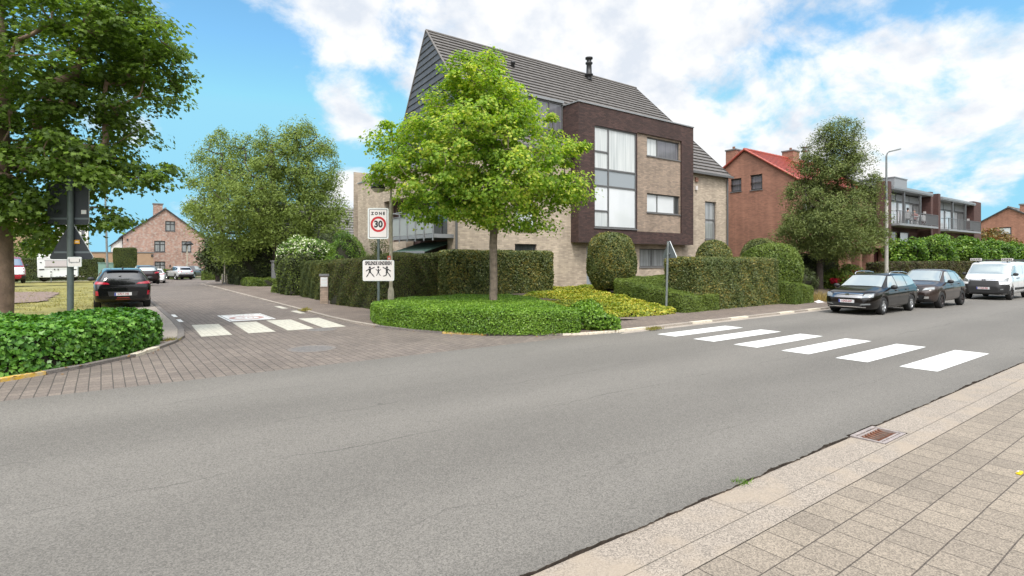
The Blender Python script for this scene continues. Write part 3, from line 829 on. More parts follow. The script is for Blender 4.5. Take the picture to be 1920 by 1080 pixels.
def tufts(name, pts, n, spread, h, lmat, label=None, cat=None, kind=None, wid=1.0, group=None, lean=0.5):
    """upright grass blades round the given points; one mesh"""
    P = np.repeat(np.array(pts, dtype=float), n, axis=0); m = len(P)
    P = P + np.c_[RNG.normal(size=(m, 2)) * spread, np.zeros(m)]
    D = np.c_[RNG.normal(size=(m, 2)) * lean, np.ones(m)]; D /= np.linalg.norm(D, axis=1, keepdims=True)
    A = np.cross(D, RNG.normal(size=(m, 3))); A /= np.linalg.norm(A, axis=1, keepdims=True)
    S = h * (0.5 + 0.8 * RNG.random(m))
    T = SHAPES['blade']
    V = (P[:, None, :] + S[:, None, None] * (T[None, :, 0, None] * wid * A[:, None, :] + T[None, :, 1, None] * D[:, None, :])).reshape(-1, 3)
    o = np_obj(name, V, 3, [lmat])
    return tag(o, label, cat, group, kind)


# ------------------------------------------------------------------ ground
def smooth(a): a = min(1, max(0, a)); return a * a * (3 - 2 * a)


def gz(u, v):
    """lie of the land: level near the crossing, falling slightly at the far end of the side street"""
    return -0.45 * smooth((v - 44) / 24.0)


def gridmesh(name, us, vs, zf, mat, kind='structure', label=None):
    V = [(u, v, zf(u, v)) for v in vs for u in us]; nu = len(us)
    F = [(j * nu + i, j * nu + i + 1, (j + 1) * nu + i + 1, (j + 1) * nu + i) for j in range(len(vs) - 1) for i in range(nu - 1)]
    return MB().raw(V, F, mat, True).build(name, kind=kind, label=label)


far = [-2500, -900, -400, -200, -120]
gridmesh('ground', far + list(range(-80, 161, 10)) + [200, 400, 900, 2500], far + list(range(-80, 41, 10)) + list(range(44, 72, 3)) + [80, 100, 130, 200, 400, 900, 2500],
         lambda u, v: gz(u, v) - 0.06, landm)

# asphalt carriageway, ragged along the near gutter; 2 cm thick so that its broken edge casts a real shadow
rs = random.Random(3)
edge = []
u = -30.0
wob = 0
while u < 90:
    st = 0.022 if -1 < u < 14 else 0.3
    wob = wob * 0.86 + rs.gauss(0, 0.0055)
    ed = 2.643 + wob * .9 + (0.008 * math.sin(u * 1.3))
    if 4.7 < u < 6.9: ed += 0.022 * math.sin((u - 4.7) * 6.0) * rs.uniform(0.3, 1.0)
    if 6.45 < u < 7.15: ed = 2.672 + wob * .3
    edge.append((u, ed)); u += st
mb = MB()
topv = []
for (x, y) in edge: topv += [(x, y, 0.0), (x, y + 0.5, 0.0), (x, 10.06, 0.0), (x, y + 0.012, -0.035)]
nE = len(edge)
F = []
for i in range(nE - 1):
    a, b = 4 * i, 4 * (i + 1)
    F += [(a, b, b + 1, a + 1), (a + 1, b + 1, b + 2, a + 2)]
mb.raw(topv, F, asphalt)
mb.raw(topv, [(4 * i + 3, 4 * i + 7, 4 * i + 4, 4 * i) for i in range(nE - 1)], dirt)
mb.build('main_road', kind='structure')

# dirt line between asphalt and gutter
MB().raw([(-30, 2.45, -0.034), (90, 2.45, -0.034), (90, 2.9, -0.034), (-30, 2.9, -0.034)], [(0, 1, 2, 3)], dirt).build('gutter_joint_ground', kind='structure')
# gutter slabs (near): concrete, shallow fall to the asphalt; the drain interrupts them
GU0, GU1 = 6.50, 7.12
mb = MB()
rs = random.Random(11)
cuts = [-30, -20, -12, -6, -2.1, 0.9, 3.9, GU0]
cuts2 = [GU1, 9.3, 12.3, 15.3, 20, 30, 45, 60, 90]
for seq in (cuts, cuts2):
    for a, b in zip(seq[:-1], seq[1:]):
        a2, b2 = a + 0.003, b - 0.003
        y0, y1, y2 = 2.06, 2.285, 2.635
        mb.raw([(a2, y1, -0.004), (b2, y1, -0.004), (b2, y2, -0.016), (a2, y2, -0.016), (a2, y2, -0.05), (b2, y2, -0.05)], [(0, 1, 2, 3), (3, 2, 5, 4)], gutterm)
mb.raw([(GU0, 2.285, -0.004), (GU1, 2.285, -0.004), (GU1, 2.31, -0.006), (GU0, 2.31, -0.006)], [(0, 1, 2, 3)], gutterm)
mb.build('gutter', kind='structure')
mb = MB()
for i in range(-30, 90, 5):
    a, b = i + 0.002, i + 4.998
    mb.raw([(a, 2.06, 0.012), (b, 2.06, 0.012), (b, 2.262, 0.010), (a, 2.262, 0.010), (a, 2.284, -0.006), (b, 2.284, -0.006)], [(0, 1, 2, 3), (3, 2, 5, 4)], gutterm)
mb.build('kerb', kind='structure')
gridmesh('pavement', [-60, -30, -10, 0, 5, 10, 20, 40, 90], [-14, -6, -2, 0, 1, 2.058], lambda u, v: 0.010, walknear)

# side street of brick pavers, widening at the junction
LK = [(-9, 10.9), (-4.0, 11.15), (-1.26, 11.62), (-0.2, 12.3), (0.55, 13.1), (1.0, 13.95), (1.35, 14.7), (1.62, 15.6), (1.78, 17.2), (1.85, 20), (1.85, 45), (1.6, 64)]
RK = [(10.85, 9.98), (9.9, 10.12), (8.7, 10.75), (7.75, 11.55), (7.05, 12.55), (6.55, 13.6), (6.2, 14.9), (6.02, 16.4), (5.95, 18.2), (6.02, 24), (6.15, 36), (6.3, 50), (8.5, 62)]


def poly_at(pl, v):
    for (a, b), (c, d) in zip(pl[:-1], pl[1:]):
        if min(b, d) <= v <= max(b, d) and d != b:
            return a + (c - a) * (v - b) / (d - b)
    return pl[0][0] if v < pl[0][1] else pl[-1][0]


vs = [10.055, 10.3, 10.6, 10.9, 11.15, 11.6, 12.3, 13.1, 13.9, 14.8, 15.6, 17, 20, 30, 44, 48, 52, 56, 60, 64]
mb = MB(); V = []
for v in vs:
    l = poly_at(LK, v) if v > 10.9 else -9 - (10.9 - v) * 30
    r = poly_at(RK, v) if v > 10.0 else 10.5
    V += [(l, v, gz(l, v) - 0.001), (r, v, gz(r, v) - 0.001)]
mb.raw(V, [(2 * i, 2 * i + 1, 2 * i + 3, 2 * i + 2) for i in range(len(vs) - 1)], street)
mb.raw([(1.6, 64, -.42), (8.5, 62, -.42), (16, 63, -.45), (16, 79, -.45), (-6, 79, -.45), (-6, 66, -.45)], [(0, 1, 2, 3, 4, 5)], street)
mb.build('side_street', kind='structure')


def offset_line(pl, d):
    out = []
    for i, p in enumerate(pl):
        a = Vector(pl[max(0, i - 1)]); b = Vector(pl[min(len(pl) - 1, i + 1)]); t = (b - a).normalized()
        out.append((p[0] - t.y * d, p[1] + t.x * d))
    return out


def densify(pl, st):
    out = []
    for a, b in zip(pl[:-1], pl[1:]):
        n = max(1, int(math.hypot(b[0] - a[0], b[1] - a[1]) / st))
        for i in range(n): out.append((a[0] + (b[0] - a[0]) * i / n, a[1] + (b[1] - a[1]) * i / n))
    return out + [pl[-1]]


def kerb_run(name, pl, width, h, mats, step=1.0, side=1):
    """upright kerb stones along a line; every stone a block with a small joint"""
    mb = MB(); d = densify(pl, step)
    inn = offset_line(d, width * side)
    for i in range(len(d) - 1):
        g = 0.004
        a, b = Vector(d[i]), Vector(d[i + 1]); c, e = Vector(inn[i + 1]), Vector(inn[i])
        t = (b - a).normalized() * g
        q = [a + t, b - t, c - t, e + t]
        z = [gz(*p) for p in q]
        m = mats[i % len(mats)] if not callable(mats) else mats(i, (a + b) / 2)
        mb.prism(q if side > 0 else q[::-1], [k - 0.05 for k in (z if side > 0 else z[::-1])], [k + h for k in (z if side > 0 else z[::-1])], m)
    return mb.build(name, kind='structure', bevel=0.008)


def lk_mat(i, p):
    if -1.9 < p.x < -0.75: return kerbyellow if p.x > -1.25 else kerbwhite
    if 0.35 < p.x < 1.02 and p.y < 14.3: return kerbwhite if p.x > 0.6 else kerbyellow
    if p.x < -1.9: return kerbwhite
    return kerbdark


def rk_mat(i, p):
    if 7.2 < p.x < 7.9 and p.y < 13: return kerbyellow
    if p.x > 9.5: return kerbwhite
    if p.y > 15.2: return kerbm
    return kerbdark


kerb_run('kerb', LK[:-1], 0.14, 0.055, lk_mat, 0.6, side=1)
kerb_run('kerb', [(p[0], p[1]) for p in RK], 0.13, 0.05, rk_mat, 0.6, side=-1)
kerb_run('kerb', [(10.86, 9.98), (13, 9.97), (20, 9.97), (30, 9.97), (60, 9.97), (90, 9.97)], 0.14, 0.06, lambda i, p: kerbwhite if (i * 7 % 5) < 2 else kerbm, 1.0, side=1)
# far gutter strip along main road
MB().raw([(10.6, 9.72, 0.004), (90, 9.72, 0.004), (90, 9.968, 0.004), (11.1, 9.968, 0.004)], [(0, 1, 2, 3)], kerbm).build('gutter', kind='structure')

# pavements on the far side
RKo = offset_line(RK, -0.13)
mb = MB()
outer = [(7.4, 62), (7.75, 50), (7.7, 36), (7.62, 24), (7.9, 20), (8.4, 16.5), (9.5, 13.5), (11.2, 12.4)]
inner = RKo[::-1]
poly = [(p[0], p[1]) for p in inner] + [(11.2, 12.4), (9.5, 13.8), (8.4, 16.5), (7.9, 20), (7.62, 24), (7.7, 36), (7.75, 50), (9.6, 62)]
strip = []
for v in [62, 56, 50, 47, 44, 36, 30, 24, 20, 18.2, 16.4, 14.9, 13.6, 12.55, 11.55]:
    a = poly_at(RKo, v); b = {62: 11.0, 56: 9.5}.get(v, poly_at([(7.75, 50), (7.7, 36), (7.62, 24), (8.0, 20), (8.8, 16.5), (9.5, 13.8), (11.2, 12.4), (12.6, 11.5)], v) + 1.0)
    strip += [(a, v, gz(a, v) + 0.046), (max(b, a + 1.2), v, gz(b, v) + 0.046)]
mb.raw(strip, [(2 * i + 1, 2 * i, 2 * i + 2, 2 * i + 3) for i in range(len(strip) // 2 - 1)], walkfar)
mb.raw([(7.62, 11.55, 0.046), (8.62, 10.85, 0.046), (9.86, 10.24, 0.046), (10.86, 10.12, 0.046), (90, 10.11, 0.046), (90, 13.4, 0.046), (12.8, 13.4, 0.046), (12.8, 11.55, 0.046)],
       [(0, 1, 2, 3, 4, 5, 6, 7)], walkfar)
mb.build('pavement', kind='structure')
# driveway of pavers between the hedges
MB().raw([(7.6, 33.2, 0.05), (13.5, 35.0, 0.06), (13.5, 41.5, 0.06), (7.6, 41.0, 0.05)], [(0, 1, 2, 3)], walkfar).build('driveway_path', kind='structure')

# left verge: concrete strip, parking strip, lawn, gravel
MB().raw([(0.2, 15.7, 0.05), (0.9, 14.9, 0.05), (1.1, 14.6, 0.05), (1.22, 14.8, 0.05), (1.48, 15.65, 0.05), (1.64, 17.25, 0.05), (1.7, 20, 0.05), (1.7, 44, 0.05), (0.9, 44, 0.05), (0.9, 19.3, 0.05), (0.5, 17.0, 0.05)],
         [tuple(range(11))], kerbm).build('pavement', kind='structure')
gridmesh('lawn', [-60, -40, -25, -15, -10, -7, -5, -3, -1, 0.88], [15.0, 17, 19, 22, 26, 30, 36, 44, 48, 54, 60, 66, 76], lambda u, v: gz(u, v) + 0.035 + 0.02 * math.sin(u * 0.9) * math.sin(v * 0.7), lawnm)
gpl = [GP(-60, 572), GP(-60, 552), GP(20, 550), GP(60, 549.5), GP(100, 549.5), GP(110, 552), GP(100, 557), GP(95, 562), GP(82, 567), GP(60, 570), GP(20, 571)]
gpl = densify(gpl + [gpl[0]], .25)[:-1]
MB().raw([(p[0] + random.gauss(0, .09), p[1] + random.gauss(0, .14), 0.075) for p in gpl], [tuple(range(len(gpl)))], gravelm).build('gravel_path', kind='structure')
# garden ground rising to the apartment house
gus = [9.2, 10, 11, 12, 13, 14, 16, 18, 20, 24, 28, 32, 34]
gvs = [11.62, 12.3, 13, 14, 15.5, 17, 18.5, 20.2]
gridmesh('garden_ground', [12.4] + gus[4:], gvs, lambda u, v: 0.03 + 0.47 * smooth((v - 11.8) / 5.5), soil)
gridmesh('garden_ground', [8.9, 10, 11, 12, 12.4], [13.6, 14.5, 15.5, 17, 18.5, 20.2], lambda u, v: 0.03 + 0.47 * smooth((v - 13) / 5.5) * smooth((u - 9.5) / 2), soil)
gridmesh('garden_ground', [8.0, 9.5, 11, 12.2], [17.5, 20.2, 24, 28, 33], lambda u, v: 0.02, soil)
gridmesh('garden_ground', [31, 34, 40, 50, 60, 90], [11.62, 13, 15, 17, 20], lambda u, v: 0.05, lawnm)

# ------------------------------------------------------------------ painted markings
def mark(polys, mat, z=0.004, name='road_marking'):
    mb = MB()
    for p in polys: mb.raw([(q[0], q[1], gz(*q) + z) for q in p], [tuple(range(len(p)))], mat)
    return mb.build(name, kind='structure')


for i in range(6):
    v1 = 3.83 + i * 1.068
    j = random.Random(40 + i).uniform(-0.03, 0.03)
    mark([[(11.4 + j, v1 - 0.56), (14.42 + j, v1 - 0.56), (14.42 + j, v1), (11.4 + j, v1)]], whitemark)
for (a, b) in ((1.98, 2.66), (3.05, 3.70), (4.02, 4.72), (4.98, 5.60)):
    mark([[(a, 15.55), (b, 15.5), (b + 0.12, 18.35), (a + 0.12, 18.5)]], oldmark, z=0.003)
mark([[(1.9, 19.6), (2.02, 19.6), (2.02, 20.5), (1.9, 20.5)], [(1.92, 21.4), (2.04, 21.4), (2.04, 22.4), (1.92, 22.4)]], whitemark)
mark([[(5.62, 20.2), (5.84, 20.2), (5.84, 21.4), (5.62, 21.4)], [(5.64, 22.6), (5.86, 22.6), (5.86, 23.9), (5.64, 23.9)]], oldmark, z=0.003)
mb = MB()
z = 0.004
x0, x1, y0, y1 = 3.15, 4.5, 18.8, 21.1
mb.raw([(x0, y0, z), (x1, y0, z), (x1, y1, z), (x0, y1, z)], [(0, 1, 2, 3)], whitemark)
for (a, b, c, d) in ((x0 + .06, x1 - .06, y0 + .08, y0 + .12), (x0 + .06, x1 - .06, y1 - .12, y1 - .08), (x0 + .06, x0 + .09, y0 + .12, y1 - .12), (x1 - .09, x1 - .06, y0 + .12, y1 - .12)):
    mb.raw([(a, c, z + .002), (b, c, z + .002), (b, d, z + .002), (a, d, z + .002)], [(0, 1, 2, 3)], kerbdark)
n = 28; ring = []
for k in range(n):
    q = 2 * math.pi * k / n; ring += [(3.82 + .52 * math.cos(q), 19.75 + .62 * math.sin(q), z + .002), (3.82 + .36 * math.cos(q), 19.75 + .44 * math.sin(q), z + .002)]
mb.raw(ring, [(2 * k, 2 * ((k + 1) % n), 2 * ((k + 1) % n) + 1, 2 * k + 1) for k in range(n)], redmark)
mb.text('30', 0.5, Matrix.Translation((3.82, 19.75, z + .002)), redmark)
mb.text('ZONE', 0.32, Matrix.Translation((3.82, 20.68, z + .002)), redmark)
mb.build('road_marking', kind='structure')

# ------------------------------------------------------------------ buildings
def WF(axis, c):
    if axis == 'v': return lambda s, z, d: (s, c + d, z)
    if axis == 'u': return lambda s, z, d: (c + d, s, z)
    if axis == 'U': return lambda s, z, d: (c - d, s, z)
    return lambda s, z, d: (s, c - d, z)


def fbox(mb, f, s0, s1, z0, z1, d0, d1, mat):
    v = [f(s0, z0, d0), f(s1, z0, d0), f(s1, z1, d0), f(s0, z1, d0), f(s0, z0, d1), f(s1, z0, d1), f(s1, z1, d1), f(s0, z1, d1)]
    return mb.raw(v, [(0, 1, 2, 3), (7, 6, 5, 4), (0, 4, 5, 1), (1, 5, 6, 2), (2, 6, 7, 3), (3, 7, 4, 0)], mat)


def wall(mb, axis, c, s0, s1, z0, z1, holes, mat, depth=0.14, reveal=None):
    """brick skin with real openings and reveals"""
    f = WF(axis, c); hs = [h for h in holes]
    xs = sorted(set([s0, s1] + [h[0] for h in hs] + [h[1] for h in hs])); zs = sorted(set([z0, z1] + [h[2] for h in hs] + [h[3] for h in hs]))
    for i in range(len(xs) - 1):
        for j in range(len(zs) - 1):
            cx, cz = (xs[i] + xs[i + 1]) / 2, (zs[j] + zs[j + 1]) / 2
            if any(h[0] < cx < h[1] and h[2] < cz < h[3] for h in hs): continue
            mb.raw([f(xs[i], zs[j], 0), f(xs[i + 1], zs[j], 0), f(xs[i + 1], zs[j + 1], 0), f(xs[i], zs[j + 1], 0)], [(0, 1, 2, 3)], mat)
    for h in hs:
        a, b, p, q = h[:4]
        for (A, B) in (((a, p), (a, q)), ((b, q), (b, p)), ((a, q), (b, q)), ((b, p), (a, p))):
            mb.raw([f(A[0], A[1], 0), f(B[0], B[1], 0), f(B[0], B[1], depth), f(A[0], A[1], depth)], [(0, 1, 2, 3)], reveal or mat)
    return mb


def window(parent, axis, c, s0, s1, z0, z1, vb=(), hb=(), pane=None, fm=None, depth=0.10, fw=0.06, sill=True, cells=None, name='window', sillm=None, label=None):
    f = WF(axis, c); fm = fm or frame; d0, d1 = depth, depth + 0.06
    mb = MB(); e = 0.003
    fbox(mb, f, s0 + e, s0 + fw, z0 + e, z1 - e, d0, d1, fm); fbox(mb, f, s1 - fw, s1 - e, z0 + e, z1 - e, d0, d1, fm)
    fbox(mb, f, s0 + fw, s1 - fw, z0 + e, z0 + fw, d0, d1, fm); fbox(mb, f, s0 + fw, s1 - fw, z1 - fw, z1 - e, d0, d1, fm)
    for (x, a, b) in vb: fbox(mb, f, x - fw * .6, x + fw * .6, max(a, z0 + fw), min(b, z1 - fw), d0 + .002, d1, fm)
    for (zz, a, b) in hb: fbox(mb, f, max(a, s0 + fw), min(b, s1 - fw), zz - fw * .6, zz + fw * .6, d0 + .004, d1, fm)
    w = mb.build(name, parent, label=label)
    pm = MB()
    for (a, b, p, q, m) in (cells or [(s0, s1, z0, z1, pane or curtain)]):
        pm.raw([f(a + .01, p + .01, d1 - .02), f(b - .01, p + .01, d1 - .02), f(b - .01, q - .01, d1 - .02), f(a + .01, q - .01, d1 - .02)], [(0, 1, 2, 3)], m)
    pm.build('pane', w)
    if sill:
        sb = MB(); fbox(sb, f, s0 - 0.05, s1 + 0.05, z0 - 0.055, z0 - 0.002, -0.05, depth + .05, sillm or stone); sb.build('sill', w)
    return w


def tiles(mb, bl, br, tl, tr, n, th, mat, wave=0):
    """roof covering laid in courses: each course tips up at its lower edge"""
    bl, br, tl, tr = map(Vector, (bl, br, tl, tr))
    nr = (br - bl).cross(tl - bl).normalized()
    for k in range(n):
        a, b = k / n, (k + 1) / n
        p0, p1 = bl.lerp(tl, a), br.lerp(tr, a); q0, q1 = bl.lerp(tl, b), br.lerp(tr, b)
        u0, u1 = p0 + nr * th, p1 + nr * th
        mb.raw([u0, u1, q1 + nr * .004, q0 + nr * .004, p0, p1, q0, q1], [(0, 1, 2, 3), (4, 5, 1, 0), (4, 0, 3, 6), (5, 7, 2, 1)], mat)
    return mb


# ---- apartment house on the corner
A = thing('apartment_house', 'pale brick apartment house with projecting dark brown brick bay and steep grey tiled roof', 'building', (20, 25, 0.3))
V0 = 20.05
mb = MB()
hA = (14.99, 16.23, 3.27, 4.55); hB = (15.0, 16.26, 1.45, 2.62); hD = (19.47, 20.32, 0.42, 2.57); h5 = (23.43, 26.36, 1.5, 2.51); h4 = (29.39, 30.55, 3.15, 5.45)
hC = (14.99, 16.23, 5.7, 6.9)
wall(mb, 'v', V0, 12.0, 31.7, 0.1, 7.12, [hA, hB, hC, hD, h5, h4], palebrick, depth=0.16)
recess = (20.9, 27.6, 0.3, 4.95)
wall(mb, 'u', 12.0, V0, 31.3, 0.0, 6.3, [recess], palebrick, depth=0.55)
wall(mb, 'U', 31.7, V0, 32.0, 0.0, 7.12, [], palebrick)
# gable end under the roof on the right
mb.poly3([(31.7, V0, 7.12), (31.7, 32.0, 7.12), (31.7, 27.5, 14.45)], palebrick)
wall(mb, 'V', 32.0, 12.0, 31.7, 0, 7.1, [], palebrick)
mb.raw([(12.0, V0, 6.28), (14.5, V0, 6.28), (14.5, 31.3, 6.28), (12.0, 31.3, 6.28)], [(0, 1, 2, 3)], zinc)
mb.build('wall', A)
# dark brick back of the recess on the side-street face
mb = MB()
wall(mb, 'u', 12.55, 20.9, 27.6, 0.3, 4.95, [(25.15, 26.75, 2.87, 4.42), (21.2, 24.0, 2.95, 4.75)], darkbrick, depth=0.12)
mb.build('recess_wall', A)
mb = MB(); fbox(mb, WF('u', 12.0), 25.15, 26.9, 2.35, 2.82, 0.1, 0.5, palebrick); mb.build('parapet_panel', A)
window(A, 'u', 12.55, 25.15, 26.75, 2.87, 4.42, vb=[(25.7, 0, 9)], pane=curtain2)
window(A, 'u', 12.55, 21.2, 24.0, 2.95, 4.75, vb=[(22.6, 0, 9)], pane=glassdark, sill=False)
# coping along the flat-roofed part
mb = MB()
fbox(mb, WF('u', 12.0), V0 - .0, 31.34, 6.303, 6.37, -0.04, 0.25, fascia)
mb.build('coping', A)
mb = MB()
for k in range(9):
    y = 24.5 + k * 0.8; mb.tube([(12.5, y, 6.37), (12.5, y, 6.9)], 0.02, rail, n=6)
for zz in (6.64, 6.9): mb.tube([(12.5, 24.3, zz), (12.5, 31.1, zz)], 0.022, rail, n=6)
mb.build('roof_railing', A)

# main windows in pale wall
window(A, 'v', V0, *hA, hb=[(4.08, 0, 99)], pane=blind)
window(A, 'v', V0, *hB, pane=glassdark, fm=framed)
window(A, 'v', V0, *hC, hb=[(6.5, 0, 99)], pane=curtain)
window(A, 'v', V0, *h5, vb=[(24.55, 0, 9), (26.1, 0, 9)], cells=[(23.43, 24.55, 1.5, 2.51, curtain2), (24.55, 26.1, 1.5, 2.51, curtain2), (26.1, 26.36, 1.5, 2.51, glassdark)])
window(A, 'v', V0, *h4, hb=[(4.35, 0, 99)], cells=[(29.39, 30.55, 3.15, 4.35, curtain2), (29.39, 30.55, 4.35, 5.45, curtain2)])
mb = MB(); f = WF('v', V0)
fbox(mb, f, hD[0] + .004, hD[1] - .004, hD[2], hD[3] - .005, .12, .17, doorm)
fbox(mb, f, hD[0] + .06, hD[1] - .06, 1.55, hD[3] - .08, .105, .119, panelm); fbox(mb, f, hD[0] + .06, hD[1] - .06, 0.5, 1.4, .105, .119, panelm)
d = mb.build('door', A)
mb = MB(); fbox(mb, f, hD[1] - .12, hD[1] - .08, 1.3, 1.6, .06, .104, zinc); mb.build('handle', d)
mb = MB(); fbox(mb, f, hD[0] - .05, 23.0, 0.3, 0.425, -1.1, -0.002, stone); mb.build('door_step', A)

# the projecting bay
B0, B1, BZ0, BZ1, BV = 18.41, 27.45, 2.75, 9.5, 19.5
mb = MB()
hw = (19.49, 22.60, 3.50, 8.53); hp = (22.62, 26.38, 3.39, 8.60)
wall(mb, 'v', BV, B0, B1, BZ0, BZ1, [hw, hp], darkbrick, depth=0.12)
mb.raw([(B0, V0 - 0.003, BZ0), (B0, BV, BZ0), (B0, BV, BZ1), (B0, 22.6, BZ1), (B0, 22.6, 9.4), (B0, V0 - .003, 7.2)], [(0, 1, 2, 3, 4, 5)], darkbrick)
mb.raw([(B1, BV, BZ0), (B1, V0 - .003, BZ0), (B1, V0 - .003, 7.2), (B1, 22.6, 9.4), (B1, 22.6, BZ1), (B1, BV, BZ1)], [(0, 1, 2, 3, 4, 5)], darkbrick)
mb.raw([(B0, BV, BZ0), (B0, V0 - .003, BZ0), (B1, V0 - .003, BZ0), (B1, BV, BZ0)], [(0, 1, 2, 3)], fascia)
bay = mb.build('bay_wall', A)
mb = MB()
w2 = (23.51, 26.31, 7.50, 8.50); w3 = (23.51, 26.31, 4.45, 5.48)
wall(mb, 'v', BV + 0.10, 22.62, 26.38, 3.39, 8.60, [w2, w3], palebrick2, depth=0.14)
mb.build('bay_panel', A)
mb = MB()
mb.box(B0 - .04, B1 + .04, BV - .04, BV + .16, BZ1 + .002, BZ1 + .06, fascia); mb.box(B0 - .04, B0 + .16, BV + .163, 22.6, BZ1 + .002, BZ1 + .06, fascia); mb.box(B1 - .16, B1 + .04, BV + .163, 22.6, BZ1 + .002, BZ1 + .06, fascia)
mb.raw([(B0 + .1, BV + .1, BZ1 - .03), (B1 - .1, BV + .1, BZ1 - .03), (B1 - .1, 22.8, BZ1 - .03), (B0 + .1, 22.8, BZ1 - .03)], [(0, 1, 2, 3)], zinc)
mb.build('bay_coping', A)
x = 20.52
window(A, 'v', BV, *hw, vb=[(x, 0, 99)], hb=[(7.28, 0, x), (6.42, 0, 99), (5.58, 0, 99), (4.33, 0, x)], depth=0.06, fw=0.07,
       cells=[(19.49, x, 7.28, 8.53, curtain), (19.49, x, 6.42, 7.28, curtain), (x, 22.6, 6.42, 8.53, curtain), (19.49, x, 5.58, 6.42, panelm), (x, 22.6, 5.58, 6.42, panelm),
              (19.49, x, 4.33, 5.58, blind), (19.49, x, 3.5, 4.33, curtain), (x, 22.6, 3.5, 5.58, blind)], label='tall four storey high bay window with grey panels across its middle')
window(A, 'v', BV + .1, *w2, vb=[(24.45, 0, 99)], cells=[(23.51, 24.45, 7.5, 8.5, curtain), (24.45, 26.31, 7.5, 8.5, glassgrey)], depth=.08, fw=.05)
window(A, 'v', BV + .1, *w3, vb=[(24.45, 0, 99), (25.95, 0, 99)], cells=[(23.51, 24.45, 4.45, 5.48, blind), (24.45, 25.95, 4.45, 5.48, blind), (25.95, 26.31, 4.45, 5.48, glassdark)], depth=.08, fw=.05)
# little fixtures right of the bay
mb = MB(); mb.box(28.35, 28.6, V0 - .09, V0 - .003, 6.55, 6.8, redbrick); mb.build('vent_box', A)
mb = MB(); mb.box(28.36, 28.52, V0 - .1, V0 - .003, 6.05, 6.3, signwhite); mb.build('alarm_box', A)
# rain pipes
for (pu, pv, z0, z1) in ((31.62, 19.96, 0.4, 7.1), (11.93, 20.02, 0.1, 6.2)):
    MB().tube([(pu, pv, z0), (pu, pv, z1)], 0.055, frame, n=8).build('rain_pipe', A)
MB().box(27.5, 31.95, 19.72, 19.86, 7.0, 7.12, frame).build('rain_gutter', A)
MB().box(13.3, 18.38, 19.72, 19.86, 7.0, 7.12, frame).build('rain_gutter', A)
# roof
RZ, RV = 14.55, 27.5
mb = MB()
tiles(mb, (13.3, 19.8, 7.08), (31.75, 19.8, 7.08), (14.47, RV, RZ), (31.68, RV, RZ), 28, 0.075, greytile)
tiles(mb, (31.75, 32.1, 7.08), (14.35, 31.8, 7.0), (31.68, RV + .02, RZ), (14.47, RV + .02, RZ), 22, 0.045, greytile)
mb.tube([(14.42, RV, RZ + .03), (31.75, RV, RZ + .03)], 0.09, greytile, n=8)
mb.raw([(31.75, 19.8, 7.05), (31.75, 19.8, 7.2), (31.75, RV, RZ + .06), (31.75, 32.1, 7.2), (31.75, 32.1, 7.05), (31.75, RV, RZ - .12)], [(0, 1, 2, 5), (5, 2, 3, 4)], frame)
rf = mb.build('roof', A)
mb = MB()
tiles(mb, (14.35, 31.8, 7.0), (13.3, 19.8, 7.08), (14.44, RV + .02, RZ), (14.44, RV, RZ), 20, 0.05, slate)
mb.tube([(13.28, 19.8, 7.1), (14.44, RV, RZ + .05)], 0.06, greytile, n=6); mb.tube([(14.3, 31.8, 7.05), (14.44, RV, RZ + .05)], 0.06, greytile, n=6)
mb.build('gable_cladding', A)
# flat dormer left of the bay with its window strip
mb = MB(); dz0, dz1 = 8.0, 9.62
mb.box(14.6, 18.37, 20.5, 23.2, dz1, dz1 + .12, fascia)
mb.raw([(14.7, 20.6, dz0), (14.7, 20.6, dz1), (14.7, 22.9, dz1)], [(0, 1, 2)], slate)
mb.raw([(14.7, 20.62, 7.6), (18.37, 20.62, 7.6), (18.37, 20.62, 8.2), (14.7, 20.62, 8.2)], [(0, 1, 2, 3)], slate)
mb.build('dormer', A)
window(A, 'v', 20.5, 14.75, 18.36, 8.2, 9.61, vb=[(15.6, 0, 99), (16.55, 0, 99), (17.5, 0, 99)], pane=glassgrey, sill=False, depth=.08)
# flue with cowl, small roof vent, rooflight
fu, fv, fz = 26.35, 26.9, 13.95
mb = MB().lathe([(0, 0), (.2, 0), (.17, .1), (.17, .32), (.27, .34), (.27, .42), (.19, .46), (.17, 1.05), (.24, 1.12), (.24, 1.2), (.16, 1.24), (.16, 1.42), (.25, 1.44), (.25, 1.54), (0, 1.56)], (fu, fv, fz), blackm, n=18)
mb.build('flue', rf)
MB().lathe([(0, 0), (.12, 0), (.1, .25), (.16, .27), (.12, .36), (0, .38)], (19.3, 26.0, 13.1), blackm, n=12).build('roof_vent', rf)
mb = MB()
n_ = Vector((0, -.7, .72))
for (a, b) in ((21.0, 23.6),):
    p = [(a, 22.75, 10.02), (b, 22.75, 10.02), (b, 23.0, 10.27), (a, 23.0, 10.27)]
    mb.slab([Vector(q) + n_ * .09 for q in p], n_, .1, zinc)
mb.build('rooflight', rf)
